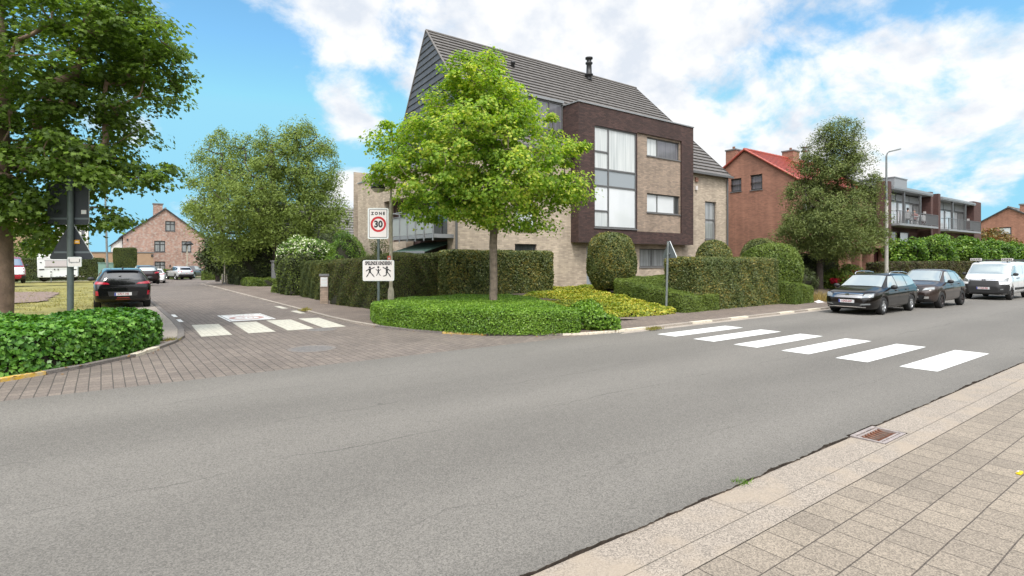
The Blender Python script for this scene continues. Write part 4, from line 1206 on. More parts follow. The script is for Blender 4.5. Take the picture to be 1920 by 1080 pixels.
# balcony and awning on the side-street face
bal = MB(); bal.box(11.05, 12.5, 20.35, 24.45, 2.82, 2.98, fascia)
bo = bal.build('balcony', A)
mb = MB()
for k in range(6):
    y = 20.4 + k * 0.8; mb.box(11.0, 11.04, y - .02, y + .02, 2.7, 4.05, rail)
mb.tube([(11.02, 20.35, 4.05), (11.02, 24.45, 4.05)], .025, rail, n=6); mb.tube([(11.02, 20.35, 3.85), (11.02, 24.45, 3.85)], .015, rail, n=6); mb.tube([(11.02, 24.42, 4.05), (12.3, 24.42, 4.05)], .02, rail, n=6)
mb.build('railing', bo)
MB().box(11.045, 11.06, 20.4, 24.4, 3.0, 3.82, frosted).box(11.1, 12.3, 24.40, 24.415, 3.0, 3.82, frosted).build('railing_panel', bo)
mb = MB(); mb.slab([(12.4, 20.9, 2.72), (12.4, 24.2, 2.72), (10.9, 24.2, 2.25), (10.9, 20.9, 2.25)], (-.3, 0, .95), .03, awng)
mb.box(10.86, 10.9, 20.9, 24.2, 2.15, 2.28, fascia)
mb.build('awning', A)

# ---- red brick house with glazed red roof
H = thing('brick_house', 'red-brown brick house with a bright red tiled roof behind the bushy street tree', 'house', (44, 21, 0))
gw1 = (22.86, 23.73, 6.98, 7.95); gw2 = (21.25, 22.15, 6.95, 8.05)
mb = MB()
wall(mb, 'u', 38.0, 18.95, 26.2, 0, 7.5, [(gw1[0], gw1[1], 6.98, 7.5), (gw2[0], gw2[1], 6.95, 7.5)], redbrick, depth=.12)
# gable above the eaves with the tops of the two windows cut in
ap = (22.57, 9.9)
zs = lambda y: ap[1] - abs(y - ap[0]) * (2.4 / 3.62)
ys = [18.95, 21.25, 22.15, 22.57, 22.86, 23.73, 26.2]
for a, b in zip(ys[:-1], ys[1:]):
    lo = 8.05 if (a, b) == (21.25, 22.15) else (7.95 if (a, b) == (22.86, 23.73) else 7.5)
    mb.raw([(38.0, a, lo), (38.0, b, lo), (38.0, b, max(zs(b), lo)), (38.0, a, max(zs(a), lo))], [(0, 3, 2, 1)], redbrick)
for (a, b, z1) in ((21.25, 22.15, 8.05), (22.86, 23.73, 7.95)):
    mb.raw([(38, a, 7.5), (38, a, z1), (38.12, a, z1), (38.12, a, 7.5)], [(0, 1, 2, 3)], redbrick); mb.raw([(38, b, 7.5), (38, b, z1), (38.12, b, z1), (38.12, b, 7.5)], [(3, 2, 1, 0)], redbrick)
    mb.raw([(38, a, z1), (38, b, z1), (38.12, b, z1), (38.12, a, z1)], [(0, 1, 2, 3)], redbrick)
hf = [(39.2, 41.0, 4.2, 5.9), (42.4, 44.2, 4.2, 5.9), (45.6, 47.4, 4.2, 5.9), (39.0, 41.6, 0.5, 2.3)]
wall(mb, 'v', 18.95, 38.0, 49.6, 0, 7.5, hf, redbrick, depth=.12)
wall(mb, 'V', 26.2, 38.0, 49.6, 0, 7.5, [], redbrick); wall(mb, 'U', 49.6, 18.95, 26.2, 0, 7.5, [], redbrick)
mb.poly3([(49.6, 18.95, 7.5), (49.6, 26.2, 7.5), (49.6, 22.57, 9.9)], redbrick)
mb.build('wall', H)
window(H, 'u', 38.0, *gw1, pane=glassgrey, fm=framed, fw=.09); window(H, 'u', 38.0, *gw2, pane=glassgrey, fm=framed, fw=.09)
for h in hf: window(H, 'v', 18.95, *h, vb=[((h[0] + h[1]) / 2, 0, 99)], pane=curtain2, fm=framed)
mb = MB()
tiles(mb, (37.9, 18.6, 7.32), (49.7, 18.6, 7.32), (37.9, 22.57, 9.98), (49.7, 22.57, 9.98), 15, .05, redtile)
tiles(mb, (49.7, 26.55, 7.32), (37.9, 26.55, 7.32), (49.7, 22.57, 9.98), (37.9, 22.57, 9.98), 15, .05, redtile)
for k in range(26): mb.tube([(37.88 + k * .455, 22.57, 10.0), (37.88 + k * .455 + .44, 22.57, 10.02)], .11, redtile, n=8)
for sgn in (1, -1):
    for k in range(13):
        a = k / 13; y0 = 22.57 - sgn * 3.97 * a; y1 = 22.57 - sgn * 3.97 * (a + .075)
        mb.tube([(37.9, y0, 10.0 - 2.66 * a), (37.9, y1, 10.0 - 2.66 * (a + .075))], .085, redtile, n=7)
rh = mb.build('roof', H)
for (u0, u1, v0, v1, z0, z1) in ((38.02, 38.9, 23.35, 24.15, 8.5, 10.1), (44.1, 45.1, 22.1, 23.0, 9.3, 10.55)):
    mb = MB().box(u0, u1, v0, v1, z0, z1, redbrick); mb.box(u0 - .05, u1 + .05, v0 - .05, v1 + .05, z1 + .002, z1 + .1, stone)
    mb.tube([((u0 + u1) / 2, (v0 + v1) / 2, z1 + .1), ((u0 + u1) / 2, (v0 + v1) / 2, z1 + .35)], .1, orangebrick, n=8)
    mb.build('chimney', rh)
MB().lathe([(0, 0), (.28, 0), (.28, .9), (.2, 1.0), (.2, 1.2), (.34, 1.22), (.34, 1.3), (.2, 1.34), (.2, 1.5), (.34, 1.52), (.34, 1.6), (0, 1.66)], (47.1, 22.6, 9.7), zinc, n=14).build('flue', rh)
# ground-floor porch part with pillars and maroon door
mb = MB()
for a, b in ((41.2, 41.75), (43.1, 43.5), (44.9, 45.5), (47.9, 48.5)):
    mb.box(a, b, 16.9, 17.5, 0, 2.75, orangebrick)
mb.box(41.0, 48.7, 16.8, 18.94, 2.752, 3.1, orangebrick)
mb.build('porch', H)
mb = MB().box(45.6, 47.8, 17.55, 17.62, 0.02, 2.6, maroon).box(46.7, 46.73, 17.53, 17.549, .05, 2.5, framed); mb.build('door', H)
for a, b in ((41.85, 43.0), (43.6, 44.8)):
    window(H, 'v', 17.4, a, b, .9, 2.5, vb=[((a + b) / 2, 0, 9)], pane=curtain2, fm=framed)
    MB().box(a, b, 17.42, 17.5, 0.02, .88, mixbrick).build('window_breast', H)

# ---- flats with roofed balconies
F_ = thing('balcony_flats', 'low block of flats with maroon brick fins, white glazing and railed balconies', 'building', (60, 20, 0))
GV = 17.95
mb = MB()
for (a, b, z1) in ((48.75, 49.6, 8.0), (58.3, 58.85, 7.85), (60.2, 60.75, 7.82), (70.5, 72.9, 7.78)):
    mb.box(a, b, 17.2, GV, 0, z1, maroonbrick)
mb.box(58.3, 60.75, GV + .003, GV + .3, 0, 7.7, maroonbrick)
mb.box(48.75, 72.9, GV + .31, 26, 0, 7.35, maroonbrick)
mb.build('wall', F_)
mb = MB()
mb.box(49.61, 58.29, 17.05, GV + .5, 7.42, 7.72, fascia); mb.box(60.76, 70.49, 17.05, GV + .5, 7.32, 7.58, fascia)
mb.box(49.61, 58.29, 17.02, 17.045, 7.5, 7.6, zinc); mb.box(60.76, 70.49, 17.02, 17.045, 7.4, 7.48, zinc)
tiles(mb, (48.6, 18.6, 7.75), (56.6, 18.6, 7.75), (48.6, 22.5, 9.2), (56.6, 22.5, 9.2), 12, .04, greytile2)
tiles(mb, (56.6, 26.2, 7.75), (48.6, 26.2, 7.75), (56.6, 22.5, 9.2), (48.6, 22.5, 9.2), 8, .04, greytile2)
mb.box(48.75, 72.9, 18.52, 26.05, 7.36, 7.55, fascia)
rf2 = mb.build('roof', F_)
mb = MB().box(54.6, 57.4, 18.7, 21.5, 7.7, 8.95, fascia); mb.box(54.55, 57.45, 18.65, 21.55, 8.952, 9.03, zinc); mb.build('roof_box', rf2)
mb = MB().box(51.0, 52.6, 21.6, 23.0, 8.9, 9.95, maroonbrick).box(50.95, 52.65, 21.55, 23.05, 9.952, 10.05, stone); mb.build('chimney', rf2)
MB().lathe([(0, 0), (.3, 0), (.3, 1.0), (.22, 1.1), (.22, 1.3), (.36, 1.32), (.36, 1.4), (.2, 1.45), (.2, 1.6), (.36, 1.62), (.36, 1.72), (0, 1.75)], (49.6, 20.5, 8.7), zinc, n=14).build('flue', rf2)
for (a, b, z0, z1) in ((49.62, 58.28, 4.78, 6.75), (60.77, 70.48, 4.70, 6.66)):
    n = 5; st = (b - a) / n
    window(F_, 'v', GV, a, b, z0, z1, vb=[(a + st * k, 0, 99) for k in range(1, n)], cells=[(a + st * k, a + st * (k + 1), z0, z1, [blind, blind, blind, blind, curtain2][k]) for k in range(n)], fm=frame, fw=.11, sill=False, depth=.02)
    mb = MB()
    for k in range(3): mb.box(a + (b - a) * k / 3 + .06, a + (b - a) * (k + 1) / 3 - .06, GV - .05, GV + .2, z1 + .02, 7.30, fascia)
    mb.build('lintel_panel', F_)
for u_ in (52.0, 55.6, 63.8, 67.6):
    MB().box(u_, u_ + .16, 17.12, 17.27, 4.7, 7.31, frame).build('post', F_)
for (a, b, z0) in ((49.66, 58.2, 4.58), (60.9, 70.4, 4.5)):
    mb = MB().box(a, b, 16.62, GV - .03, z0, z0 + .17, fascia); bo = mb.build('balcony', F_)
    mb = MB(); fr0 = 16.65
    for (za, rr_) in ((z0 + 1.13, .022), (z0 + .27, .014)):
        mb.tube([(a, fr0, za), (b, fr0, za)], rr_, railg, n=6); mb.tube([(a + .02, fr0, za), (a + .02, 17.19, za)], rr_, railg, n=6)
    k = a
    while k < b:
        mb.box(k, k + .014, fr0 - .007, fr0 + .007, z0 + .17, z0 + 1.13, railg); k += .15
    for k in (a, a + (b - a) * .33, a + (b - a) * .66, b - .05): mb.box(k, k + .045, fr0 - .02, fr0 + .025, z0 + .171, z0 + 1.15, railg)
    mb.build('railing', bo)
    MB().box(a + (b - a) * .68, b - .06, fr0 + .03, fr0 + .035, z0 + .25, z0 + 1.1, railp).build('railing_panel', bo)
MB().box(58.24, 58.299, 17.55, 17.75, 5.9, 6.15, signwhite).build('wall_lamp', F_)
MB().box(70.44, 70.499, 17.55, 17.75, 5.8, 6.05, signwhite).build('wall_lamp', F_)
for (a, b, p) in ((49.7, 51.0, curtain2), (51.3, 52.6, glassgrey), (53.3, 55.2, blind), (61, 63, glassgrey), (64, 66, curtain2)):
    window(F_, 'v', GV - .2, a, b, 1.2, 4.2, pane=p, fm=framed, sill=False)


def gable_house(name, label, cat, u0, u1, v0, v1, zb, ze, za, wm, rm, holes=(), over=.35, apu=None, n=14, sides=True, **kw):
    t = thing(name, label, cat, ((u0 + u1) / 2, v0, zb))
    apu = apu or (u0 + u1) / 2
    mb = MB()
    zf = lambda u: ze + (za - ze) * (1 - abs(u - apu) / ((apu - u0) if u < apu else (u1 - apu)))
    wall(mb, 'v', v0, u0, u1, zb - .3, ze, [h for h in holes if h[3] <= ze], wm, depth=.14)
    hi = [h for h in holes if h[3] > ze]
    xs = sorted(set([u0, apu, u1] + [h[0] for h in hi] + [h[1] for h in hi]))
    for a, b in zip(xs[:-1], xs[1:]):
        hh = [h for h in hi if h[0] <= a and h[1] >= b]
        if hh:
            h = hh[0]
            mb.raw([(a, v0, ze), (b, v0, ze), (b, v0, h[2]), (a, v0, h[2])], [(0, 1, 2, 3)], wm)
            mb.raw([(a, v0, h[3]), (b, v0, h[3]), (b, v0, zf(b)), (a, v0, zf(a))], [(0, 1, 2, 3)], wm)
        else:
            mb.raw([(a, v0, ze), (b, v0, ze), (b, v0, zf(b)), (a, v0, zf(a))], [(0, 1, 2, 3)], wm)
    wall(mb, 'u', u0, v0, v1, zb - .3, ze, [], wm); wall(mb, 'U', u1, v0, v1, zb - .3, ze, [], wm); wall(mb, 'V', v1, u0, u1, zb - .3, ze, [], wm)
    mb.poly3([(u0, v1, ze), (u1, v1, ze), (apu, v1, za)], wm)
    mb.build('wall', t)
    mb = MB()
    sl, sr = (za - ze) / (apu - u0), (za - ze) / (u1 - apu)
    tiles(mb, (u0 - over, v1 + .2, ze - over * sl), (u0 - over, v0 - .18, ze - over * sl), (apu, v1 + .2, za + .02), (apu, v0 - .18, za + .02), n, .05, rm)
    tiles(mb, (u1 + over, v0 - .18, ze - over * sr), (u1 + over, v1 + .2, ze - over * sr), (apu, v0 - .18, za + .02), (apu, v1 + .2, za + .02), n, .05, rm)
    # barge boards
    for (a, za_) in ((u0 - over, ze - over * sl), (u1 + over, ze - over * sr)):
        mb.raw([(a, v0 - .185, za_ - .12), (apu, v0 - .185, za - .12), (apu, v0 - .185, za + .07), (a, v0 - .185, za_ + .06)], [(0, 1, 2, 3)], framed)
        mb.raw([(a, v0 - .185, za_ - .12), (a, v0, za_ - .12), (apu, v0, za - .12), (apu, v0 - .185, za - .12)], [(0, 1, 2, 3)], framed)
    mb.tube([(apu, v0 - .2, za + .05), (apu, v1 + .2, za + .05)], .12, rm, n=8)
    r = mb.build('roof', t)
    return t, r


# ---- gabled brick house closing the side street
hs = [(5.9, 7.2, 3.0, 4.55), (9.2, 10.4, 3.0, 4.55), (7.2, 8.4, 5.95, 7.35), (5.95, 7.2, 0.1, 1.65)]
GH, gr = gable_house('gabled_house', 'mottled pink brick house whose dark-trimmed gable closes the side street', 'house', 2.35, 12.1, 91.7, 103, -.45, 5.25, 9.1, mixbrick, greytile2, holes=hs)
for h in hs: window(GH, 'v', 91.7, *h, vb=[((h[0] + h[1]) / 2, 0, 99)], hb=[(h[2] + (h[3] - h[2]) * .68, 0, 99)], pane=curtain2, fm=framed, fw=.1)
mb = MB().box(5.9, 7.0, 93.0, 94.0, 7.6, 9.75, mixbrick).box(5.8, 7.1, 92.9, 94.1, 9.752, 9.9, stone); mb.build('chimney', gr)
for (x, z_) in ((7.7, .95), (9.8, .95), (11.4, .95), (2.75, 4.5)): MB().box(x, x + .16, 91.55, 91.69, z_, z_ + .25, framed).build('wall_lamp', GH)
MB().tube([(12.13, 91.6, -.4), (12.13, 91.6, 5.2)], .06, framed, n=6).build('rain_pipe', GH)
# lower wing left of it
t, r = gable_house('house_wing', 'white walled low wing with dark roof left of the gabled brick house', 'house', 1.1, 2.3, 93.2, 103, -.45, 4.0, 5.0, whitewall, greytile2, apu=2.25, over=.25)
# flat tan garages in front of it
t = thing('flat_garage', 'flat-roofed tan garage below the gabled brick house', 'building', (0, 85, -.45))
u0, u1, v0 = -4.6, 5.35, 84.5
mb = MB(); wall(mb, 'v', v0, u0, u1, -.6, 2.75, [], tanwall); wall(mb, 'u', u0, v0, 91, -.6, 2.75, [], tanwall); wall(mb, 'U', u1, v0, 91, -.6, 2.75, [], tanwall)
mb.raw([(u0, v0, 2.74), (u1, v0, 2.74), (u1, 91, 2.74), (u0, 91, 2.74)], [(0, 1, 2, 3)], zinc); mb.build('wall', t)
MB().box(u0 - .05, u1 + .05, v0 - .06, v0 + .2, 2.752, 2.88, stone).build('roof_edge', t)
MB().box(5.1, 5.36, v0 - .1, v0 - .003, 2.3, 2.6, framed).build('wall_lamp', t)

# ---- brown brick house far left, seen under the tree
c = PT(20, 470, 72)
t, r = gable_house('brown_house', 'brown brick house beyond the lawn, half hidden by the big left tree', 'house', c.x - 9, c.x + 3.6, c.y, c.y + 10, 0, 6.5, 9.5, tanwall, greytile2)
c = PT(150, 470, 88)
t, r = gable_house('pale_house', 'pale house with tall white windows glimpsed behind the triangular sign', 'house', c.x - 3.0, c.x + 1.0, c.y, c.y + 9, -.4, 7.6, 8.2, whitewall, zinc, holes=[(c.x - .75, c.x - .25, 3.6, 7.4), (c.x + .15, c.x + .65, 3.6, 7.4)])
for k in (-.75, .15): window(t, 'v', c.y, c.x + k, c.x + k + .5, 3.6, 7.4, pane=glassgrey, fm=signwhite, sill=False)

# ---- tiled roof house behind the hedges, left of the apartment house
t = thing('tiled_house', 'low house with weathered grey tiled roof between willow and apartment house', 'house', (19, 46, 0))
a = PT(618, 440, 50); b = PT(700, 440, 50)
ul, ur, vv = a.x - 6, b.x + 4, 45
mb = MB(); wall(mb, 'v', vv, ul, ur, 0, 3.2, [], palebrick2); wall(mb, 'u', ul, vv, vv + 8, 0, 3.2, [], palebrick2); wall(mb, 'U', ur, vv, vv + 8, 0, 3.2, [], palebrick2); mb.build('wall', t)
mb = MB()
tiles(mb, (ul - .3, vv - .3, 3.0), (ur + .3, vv - .3, 3.0), (ul - .3, vv + 4, 6.55), (ur + .3, vv + 4, 6.55), 15, .06, greytile2)
tiles(mb, (ur + .3, vv + 8.3, 3.0), (ul - .3, vv + 8.3, 3.0), (ur + .3, vv + 4, 6.55), (ul - .3, vv + 4, 6.55), 15, .06, greytile2)
r = mb.build('roof', t)
q = PT(660, 418, 47); MB().lathe([(0, 0), (.1, 0), (.1, .5), (.18, .52), (.18, .62), (0, .66)], (q.x, vv + 2.0, 4.7), blackm, n=10).build('roof_vent', r)
MB().box(13.2, 14.2, 34.2, 35.2, 0, 5.0, palebrick2)

# ---- house at the far right
c = PT(1893, 388, 78)
c = Vector((c.x, c.y, c.z))
t, r = gable_house('red_house', 'red brick gabled house at the far right edge beyond the laurels', 'house', c.x - 7.2, c.x + 7.5, c.y, c.y + 10, 0, 4.9, 9.3, redbrick, redtile if False else greytile2, holes=[(c.x - 1.0, c.x + .3, 5.5, 6.5)], apu=c.x)
window(t, 'v', c.y, c.x - 1.0, c.x + .3, 5.5, 6.5, pane=blind, fm=framed, fw=.12)
mb = MB().box(c.x + .9, c.x + 2.0, c.y + 1.5, c.y + 2.4, 8.2, 9.6, redbrick).box(c.x + .8, c.x + 2.1, c.y + 1.4, c.y + 2.5, 9.602, 9.8, stone); mb.tube([(c.x + 1.45, c.y + 1.9, 9.8), (c.x + 1.45, c.y + 1.9, 10.3)], .14, orangebrick, n=8); mb.build('chimney', r)
t.rotation_euler = (0, 0, R(-90))

# ------------------------------------------------------------------ clipped hedges and shrubs
# ivy bed on the left corner (curves with the kerb)
inner = offset_line(LK, 0.17)
front = [p for p in inner if p[1] < 14.05]
ivp = front + [(1.02, 14.6), (1.12, 15.2), (0.9, 15.8), (0.1, 15.9), (-2.4, 15.5), (-5.0, 14.9), (-9, 14.5)]
MB().raw([(p[0], p[1], .04) for p in offset_line(LK, 0.13) if p[1] < 16] + [(1.2, 16.2, .04), (-9, 16.2, .04)], [tuple(range(len([p for p in offset_line(LK, 0.13) if p[1] < 16]) + 2))], soil).build('bed_soil_ground', kind='structure')
bm = bm_prism(ivp, 0.02, 0.74, bev=0.24, seg=3)
hedge('ivy_hedge', 'glossy green ivy hedge bed in front of the pinkish tree trunk', 'hedge', bm, lf_ivy, leaf=0.095, cover=2.6, shape='ivy', depth=0.12, jit=0.55, shrink=0.10, rough=0.035, up=0.35)

# low hedge round the corner tree (follows the kerb)
ri = offset_line(RK, -0.20)
fr = [p for p in ri if p[1] > 10.0 and p[1] < 15.6]
fr = [(9.55, 10.42)] + [p for p in fr if 10.45 < p[1] < 15.3] + [(6.45, 15.45)]
fr = [(9.75, 10.24), (8.72, 10.70), (7.78, 11.46), (7.12, 12.45), (6.66, 13.5), (6.40, 14.7), (6.40, 15.4), (6.7, 16.4)]
pv = fr + [(8.2, 17.2), (10.6, 17.4), (12.2, 16.6), (11.8, 14.4), (10.65, 12.2)]
bm = bm_prism(pv, 0.03, 0.62, bev=0.10, seg=2)
hedge('low_hedge', 'low clipped bright green hedge filling the corner bed round the young tree', 'hedge', bm, lf_privet, leaf=0.045, cover=2.7, shape='oval', depth=0.07, jit=0.75, shrink=0.07, rough=0.012, up=0.5)
# loose clump at its right-hand end
bm = bm_blob((10.6, 10.95, 0.34), (0.55, 0.55, 0.42), wob=.12, seed=3, flatten_bottom=0.0)
hedge('ivy_clump', 'loose leafy green clump at the pavement end of the low hedge', 'shrub', bm, lf_privet, leaf=0.07, cover=2.4, shape='ivy', depth=0.18, jit=1.0, shrink=0.2, rough=0.06)
bm = bm_blob((10.95, 10.5, 0.16), (0.50, 0.34, 0.24), wob=.15, seed=5, flatten_bottom=0.0)
hedge('ivy_clump', 'small low sprawl of leaves spilling onto the pavement before the leafy clump', 'shrub', bm, lf_privet, leaf=0.07, cover=2.4, shape='ivy', depth=0.14, jit=1.0, shrink=0.16, rough=0.06)

# golden ground cover bed
bm = bm_prism([(11.6, 13.2), (12.9, 12.35), (14.6, 12.0), (15.9, 11.95), (16.2, 13.6), (16.3, 15.5), (19.0, 18.2), (19.0, 19.2), (16, 19.4), (13, 17.0)],
              [0.03, .03, .03, .03, .1, .3, .45, .45, .45, .3], [0.20, .17, .18, .2, .40, .55, .68, .66, .62, .5], bev=0.08)
hedge('ground_cover', 'golden yellow ground cover sloping up to the house wall', 'ground cover', bm, lf_cover, leaf=0.085, cover=2.6, shape='oval', depth=0.06, jit=0.7, shrink=0.06, rough=0.03, up=.6, kind='stuff')

# tall block hedge left of the house door
bm = bm_prism([(10.75, 18.35), (15.9, 18.35), (15.9, 19.6), (10.75, 19.6)], 0.1, 2.27, bev=0.14)
hedge('block_hedge', 'tall square dark hedge behind the young tree trunk', 'hedge', bm, lf_eleag, leaf=0.075, cover=2.3, shape='oval', depth=0.08, jit=0.8, shrink=0.09, rough=0.015)
p = PT(871, 470, 24.5)
bm = bm_blob((p.x, p.y + .3, 1.55), (.8, .7, 1.3), power=2.6, wob=.02, seed=2, flatten_bottom=.1)
hedge('dome_shrub', 'clipped domed shrub peeping over the left end of the square hedge', 'shrub', bm, lf_eleag, leaf=0.07, cover=2.2, shape='oval', depth=.07, shrink=.09)
# round-topped column beside the door
p = PT(1146, 545, 23.6)
bm = bm_blob((p.x, p.y, 1.76), (0.93, 0.93, 1.27), power=3.2, wob=.015, seed=4)
for v in bm.verts:
    f_ = min(1, max(0, (v.co.z - .45) / 1.0)); k = .74 + .26 * f_ ** .6
    v.co.x = p.x + (v.co.x - p.x) * k; v.co.y = p.y + (v.co.y - p.y) * k
hedge('topiary_column', 'tall round-topped clipped column standing before the house door', 'topiary', bm, lf_eleag, leaf=0.065, cover=2.4, shape='oval', depth=.07, shrink=.09, jit=.8)

# sloping hedge running down to the pavement
bm = bm_prism([(16.3, 11.95), (18.45, 11.95), (18.6, 13.8), (18.9, 15.6), (16.6, 15.6), (16.35, 13.8)], [.02, .02, .22, .42, .42, .22], [.62, .64, .95, 1.22, 1.14, .92], bev=.12)
hedge('sloping_hedge', 'low hedge with top sloping down to the pavement before the sign pole', 'hedge', bm, lf_slope, leaf=0.045, cover=2.2, shape='diamond', depth=.05, shrink=.08, jit=.7, rough=.02, up=.5)
bm = bm_prism([(18.8, 14.6), (21.6, 14.9), (21.6, 15.9), (18.8, 15.9)], .3, [1.15, 1.15, 1.2, 1.2], bev=.12)
hedge('low_back_hedge', 'low green hedge strip below the ground floor window', 'hedge', bm, lf_slope, leaf=0.05, cover=2.0, depth=.05, shrink=.08, rough=.03)
# right block hedge
bm = bm_prism([(17.0 + .25, 12.05), (22.95, 12.05), (22.95, 13.6), (17.25, 13.6)], .03, 1.97, bev=.13)
hedge('block_hedge', 'broad square hedge with yellowish flat top right of the sloping hedge', 'hedge', bm, lf_eleag, leaf=0.06, cover=2.3, shape='oval', depth=.08, shrink=.09, jit=.8, rough=.014)
bm = bm_prism([(22.98, 11.4), (25.0, 11.6), (25.0, 13.2), (22.98, 13.4)], .03, [1.0, .74, .8, 1.05], bev=.12)
hedge('small_hedge', 'small low dark hedge stepping down right of the broad square hedge', 'hedge', bm, lf_slope, leaf=0.05, cover=2.2, depth=.05, shrink=.08, jit=.7, rough=.02, up=.5)
for (px, py, t_, r_, zt, lab, nm) in ((1339, 480, 26, .82, 2.82, 'small clipped dome right above the middle of the broad square hedge', 'dome_shrub'),
                                      (1446, 500, 27, 1.32, 2.72, 'large round clipped bush behind the right end of the broad hedge', 'round_bush'),
                                      (1424, 480, 30.5, 1.05, 3.02, 'clipped dome mostly hidden behind the large round bush', 'dome_shrub')):
    p = PT(px, py, t_)
    bm = bm_blob((p.x, p.y, zt * .5), (r_, r_, zt * .5), power=2.5, wob=.02, seed=int(px), flatten_bottom=.03)
    hedge(nm, lab, 'shrub', bm, lf_eleag if nm != 'round_bush' else lf_slope, leaf=.07, cover=2.2, shape='oval', depth=.08, shrink=.1, jit=.8)

# long dark hedge along the side street, turning the corner
bm = bm_prism([(7.62, 23.25), (8.15, 19.75), (9.3, 18.9), (11.6, 19.9), (11.6, 21.2), (9.6, 20.9), (8.9, 23.25)], .03, [1.83, 2.05, 2.1, 2.12, 2.12, 2.1, 1.85], bev=.14)
hedge('yew_hedge', 'long dark yew hedge behind the two traffic signs', 'hedge', bm, lf_yew, leaf=.05, cover=2.2, depth=.06, shrink=.08, jit=.7, rough=.03, extra=(lf_brown, .25))
bm = bm_prism([(8.05, 25.1), (8.05, 28.8), (9.6, 29.2), (11.0, 26.3)], .03, [1.8, 1.85, 1.85, 1.8], bev=.12)
hedge('yew_hedge', 'dark yew hedge block beyond the brick letterbox pillar', 'hedge', bm, lf_yew, leaf=.05, cover=2.2, depth=.06, shrink=.08, jit=.7, rough=.03)
bm = bm_prism([(7.75, 29.6), (7.75, 32.6), (9.6, 32.9), (10.2, 29.9)], .03, 2.2, bev=.3)
hedge('bushy_hedge', 'shaggy dark hedge beside the driveway mouth', 'hedge', bm, lf_conifer, leaf=.09, cover=2.4, depth=.12, shrink=.14, jit=1.0, rough=.07, extra=(lf_willow, .3))
p = PT(590, 478, 31)
bm = bm_blob((p.x - .3, p.y, 2.25), (1.6, 1.5, .85), wob=.12, seed=8)
hedge('flowering_shrub', 'shrub with cream blossom on top rising over the yew hedge block', 'shrub', bm, lf_laurel, leaf=.11, cover=2.0, shape='oval', depth=.25, shrink=.25, jit=1.0, rough=.1, extra=(lf_white, .22))
p = PT(625, 468, 33)
bm = bm_blob((p.x + .3, p.y, 1.9), (1.6, 1.4, 1.5), wob=.14, seed=9, flatten_bottom=0.0)
hedge('garden_shrub', 'dark leafy shrub behind the yew hedge beside the apartment house', 'shrub', bm, lf_conifer, leaf=.12, cover=2.2, shape='long', depth=.3, shrink=.3, jit=1.0, rough=.1)
p = PT(652, 455, 30)
bm = bm_blob((p.x, p.y, 1.5), (1.1, 1.1, 1.75), wob=.14, seed=10, flatten_bottom=0.0)
hedge('garden_shrub', 'bright yellow-green shrub against the corner of the apartment house', 'shrub', bm, lf_laurel, leaf=.10, cover=2.0, shape='long', depth=.3, shrink=.3, jit=1.0, rough=.12)
p = PT(712, 470, 27)
bm = bm_blob((p.x, p.y, 1.3), (.55, .5, 1.5), wob=.14, seed=12, flatten_bottom=0.0)
hedge('garden_shrub', 'narrow shrub on the pale wall just behind the zone sign pole', 'shrub', bm, lf_yew, leaf=.09, cover=1.6, shape='long', depth=.3, shrink=.3, jit=1.0, rough=.12)

# planting at the far end of the driveway
a0 = PT(405, 530, 47); a1 = PT(500, 530, 52)
bm = bm_prism([(8.1, 44.5), (8.0, 50), (16, 52), (17, 46)], -.05, 3.3, bev=.4)
hedge('tall_hedge', 'tall dark hedge in the shade of the willow', 'hedge', bm, lf_conifer, leaf=.14, cover=2.2, depth=.15, shrink=.18, jit=1.0, rough=.08)
bm = bm_prism([(8.2, 41.8), (8.1, 43.9), (14.5, 44.6), (14.5, 41.9)], .03, .55, bev=.15)
hedge('low_verge_hedge', 'low dark green planting at the foot of the tall shaded hedge', 'hedge', bm, lf_slope, leaf=.09, cover=2.2, depth=.08, shrink=.1, jit=.9, rough=.05)
bm = bm_prism([(7.8, 32.9), (7.75, 33.6), (9.3, 33.8), (9.4, 32.95)], .03, .45, bev=.12)
hedge('low_verge_hedge', 'low creeping green planting beside the shaggy driveway hedge', 'hedge', bm, lf_slope, leaf=.08, cover=2.0, depth=.1, shrink=.1, jit=.9, rough=.05)
bm = bm_prism([(9.3, 72), (9.3, 73.2), (16, 73.6), (16, 72.2)], -.45, .62, bev=.12)
hedge('end_hedge', 'neat low hedge below the right corner of the gabled house', 'hedge', bm, lf_slope, leaf=.10, cover=2.2, depth=.06, shrink=.08)
bm = bm_prism([(2.0, 80), (2.0, 81), (9.0, 81), (9.0, 80)], -.45, .7, bev=.12)
hedge('end_hedge', 'low hedge behind the parked white car, under the gabled house windows', 'hedge', bm, lf_slope, leaf=.11, cover=2.2, depth=.06, shrink=.08)
p = PT(235, 500, 56)
bm = bm_prism([(p.x - .95, p.y), (p.x + .95, p.y), (p.x + .95, p.y + 1.6), (p.x - .95, p.y + 1.6)], -.2, 3.1, bev=.15)
hedge('cube_hedge', 'tall square clipped hedge block in front of the tan garage', 'hedge', bm, lf_yew, leaf=.09, cover=2.2, depth=.06, shrink=.08, jit=.7)
a = PT(-60, 520, 53); b = PT(196, 520, 57)
bm = bm_prism([(a.x, a.y), (b.x, b.y), (b.x, b.y + 1.3), (a.x, a.y + 1.3)], -.2, 2.05, bev=.12)
hedge('long_back_hedge', 'long dark hedge behind the white caravan', 'hedge', bm, lf_conifer, leaf=.10, cover=2.2, depth=.06, shrink=.08, jit=.7, extra=(lf_yew, .4))

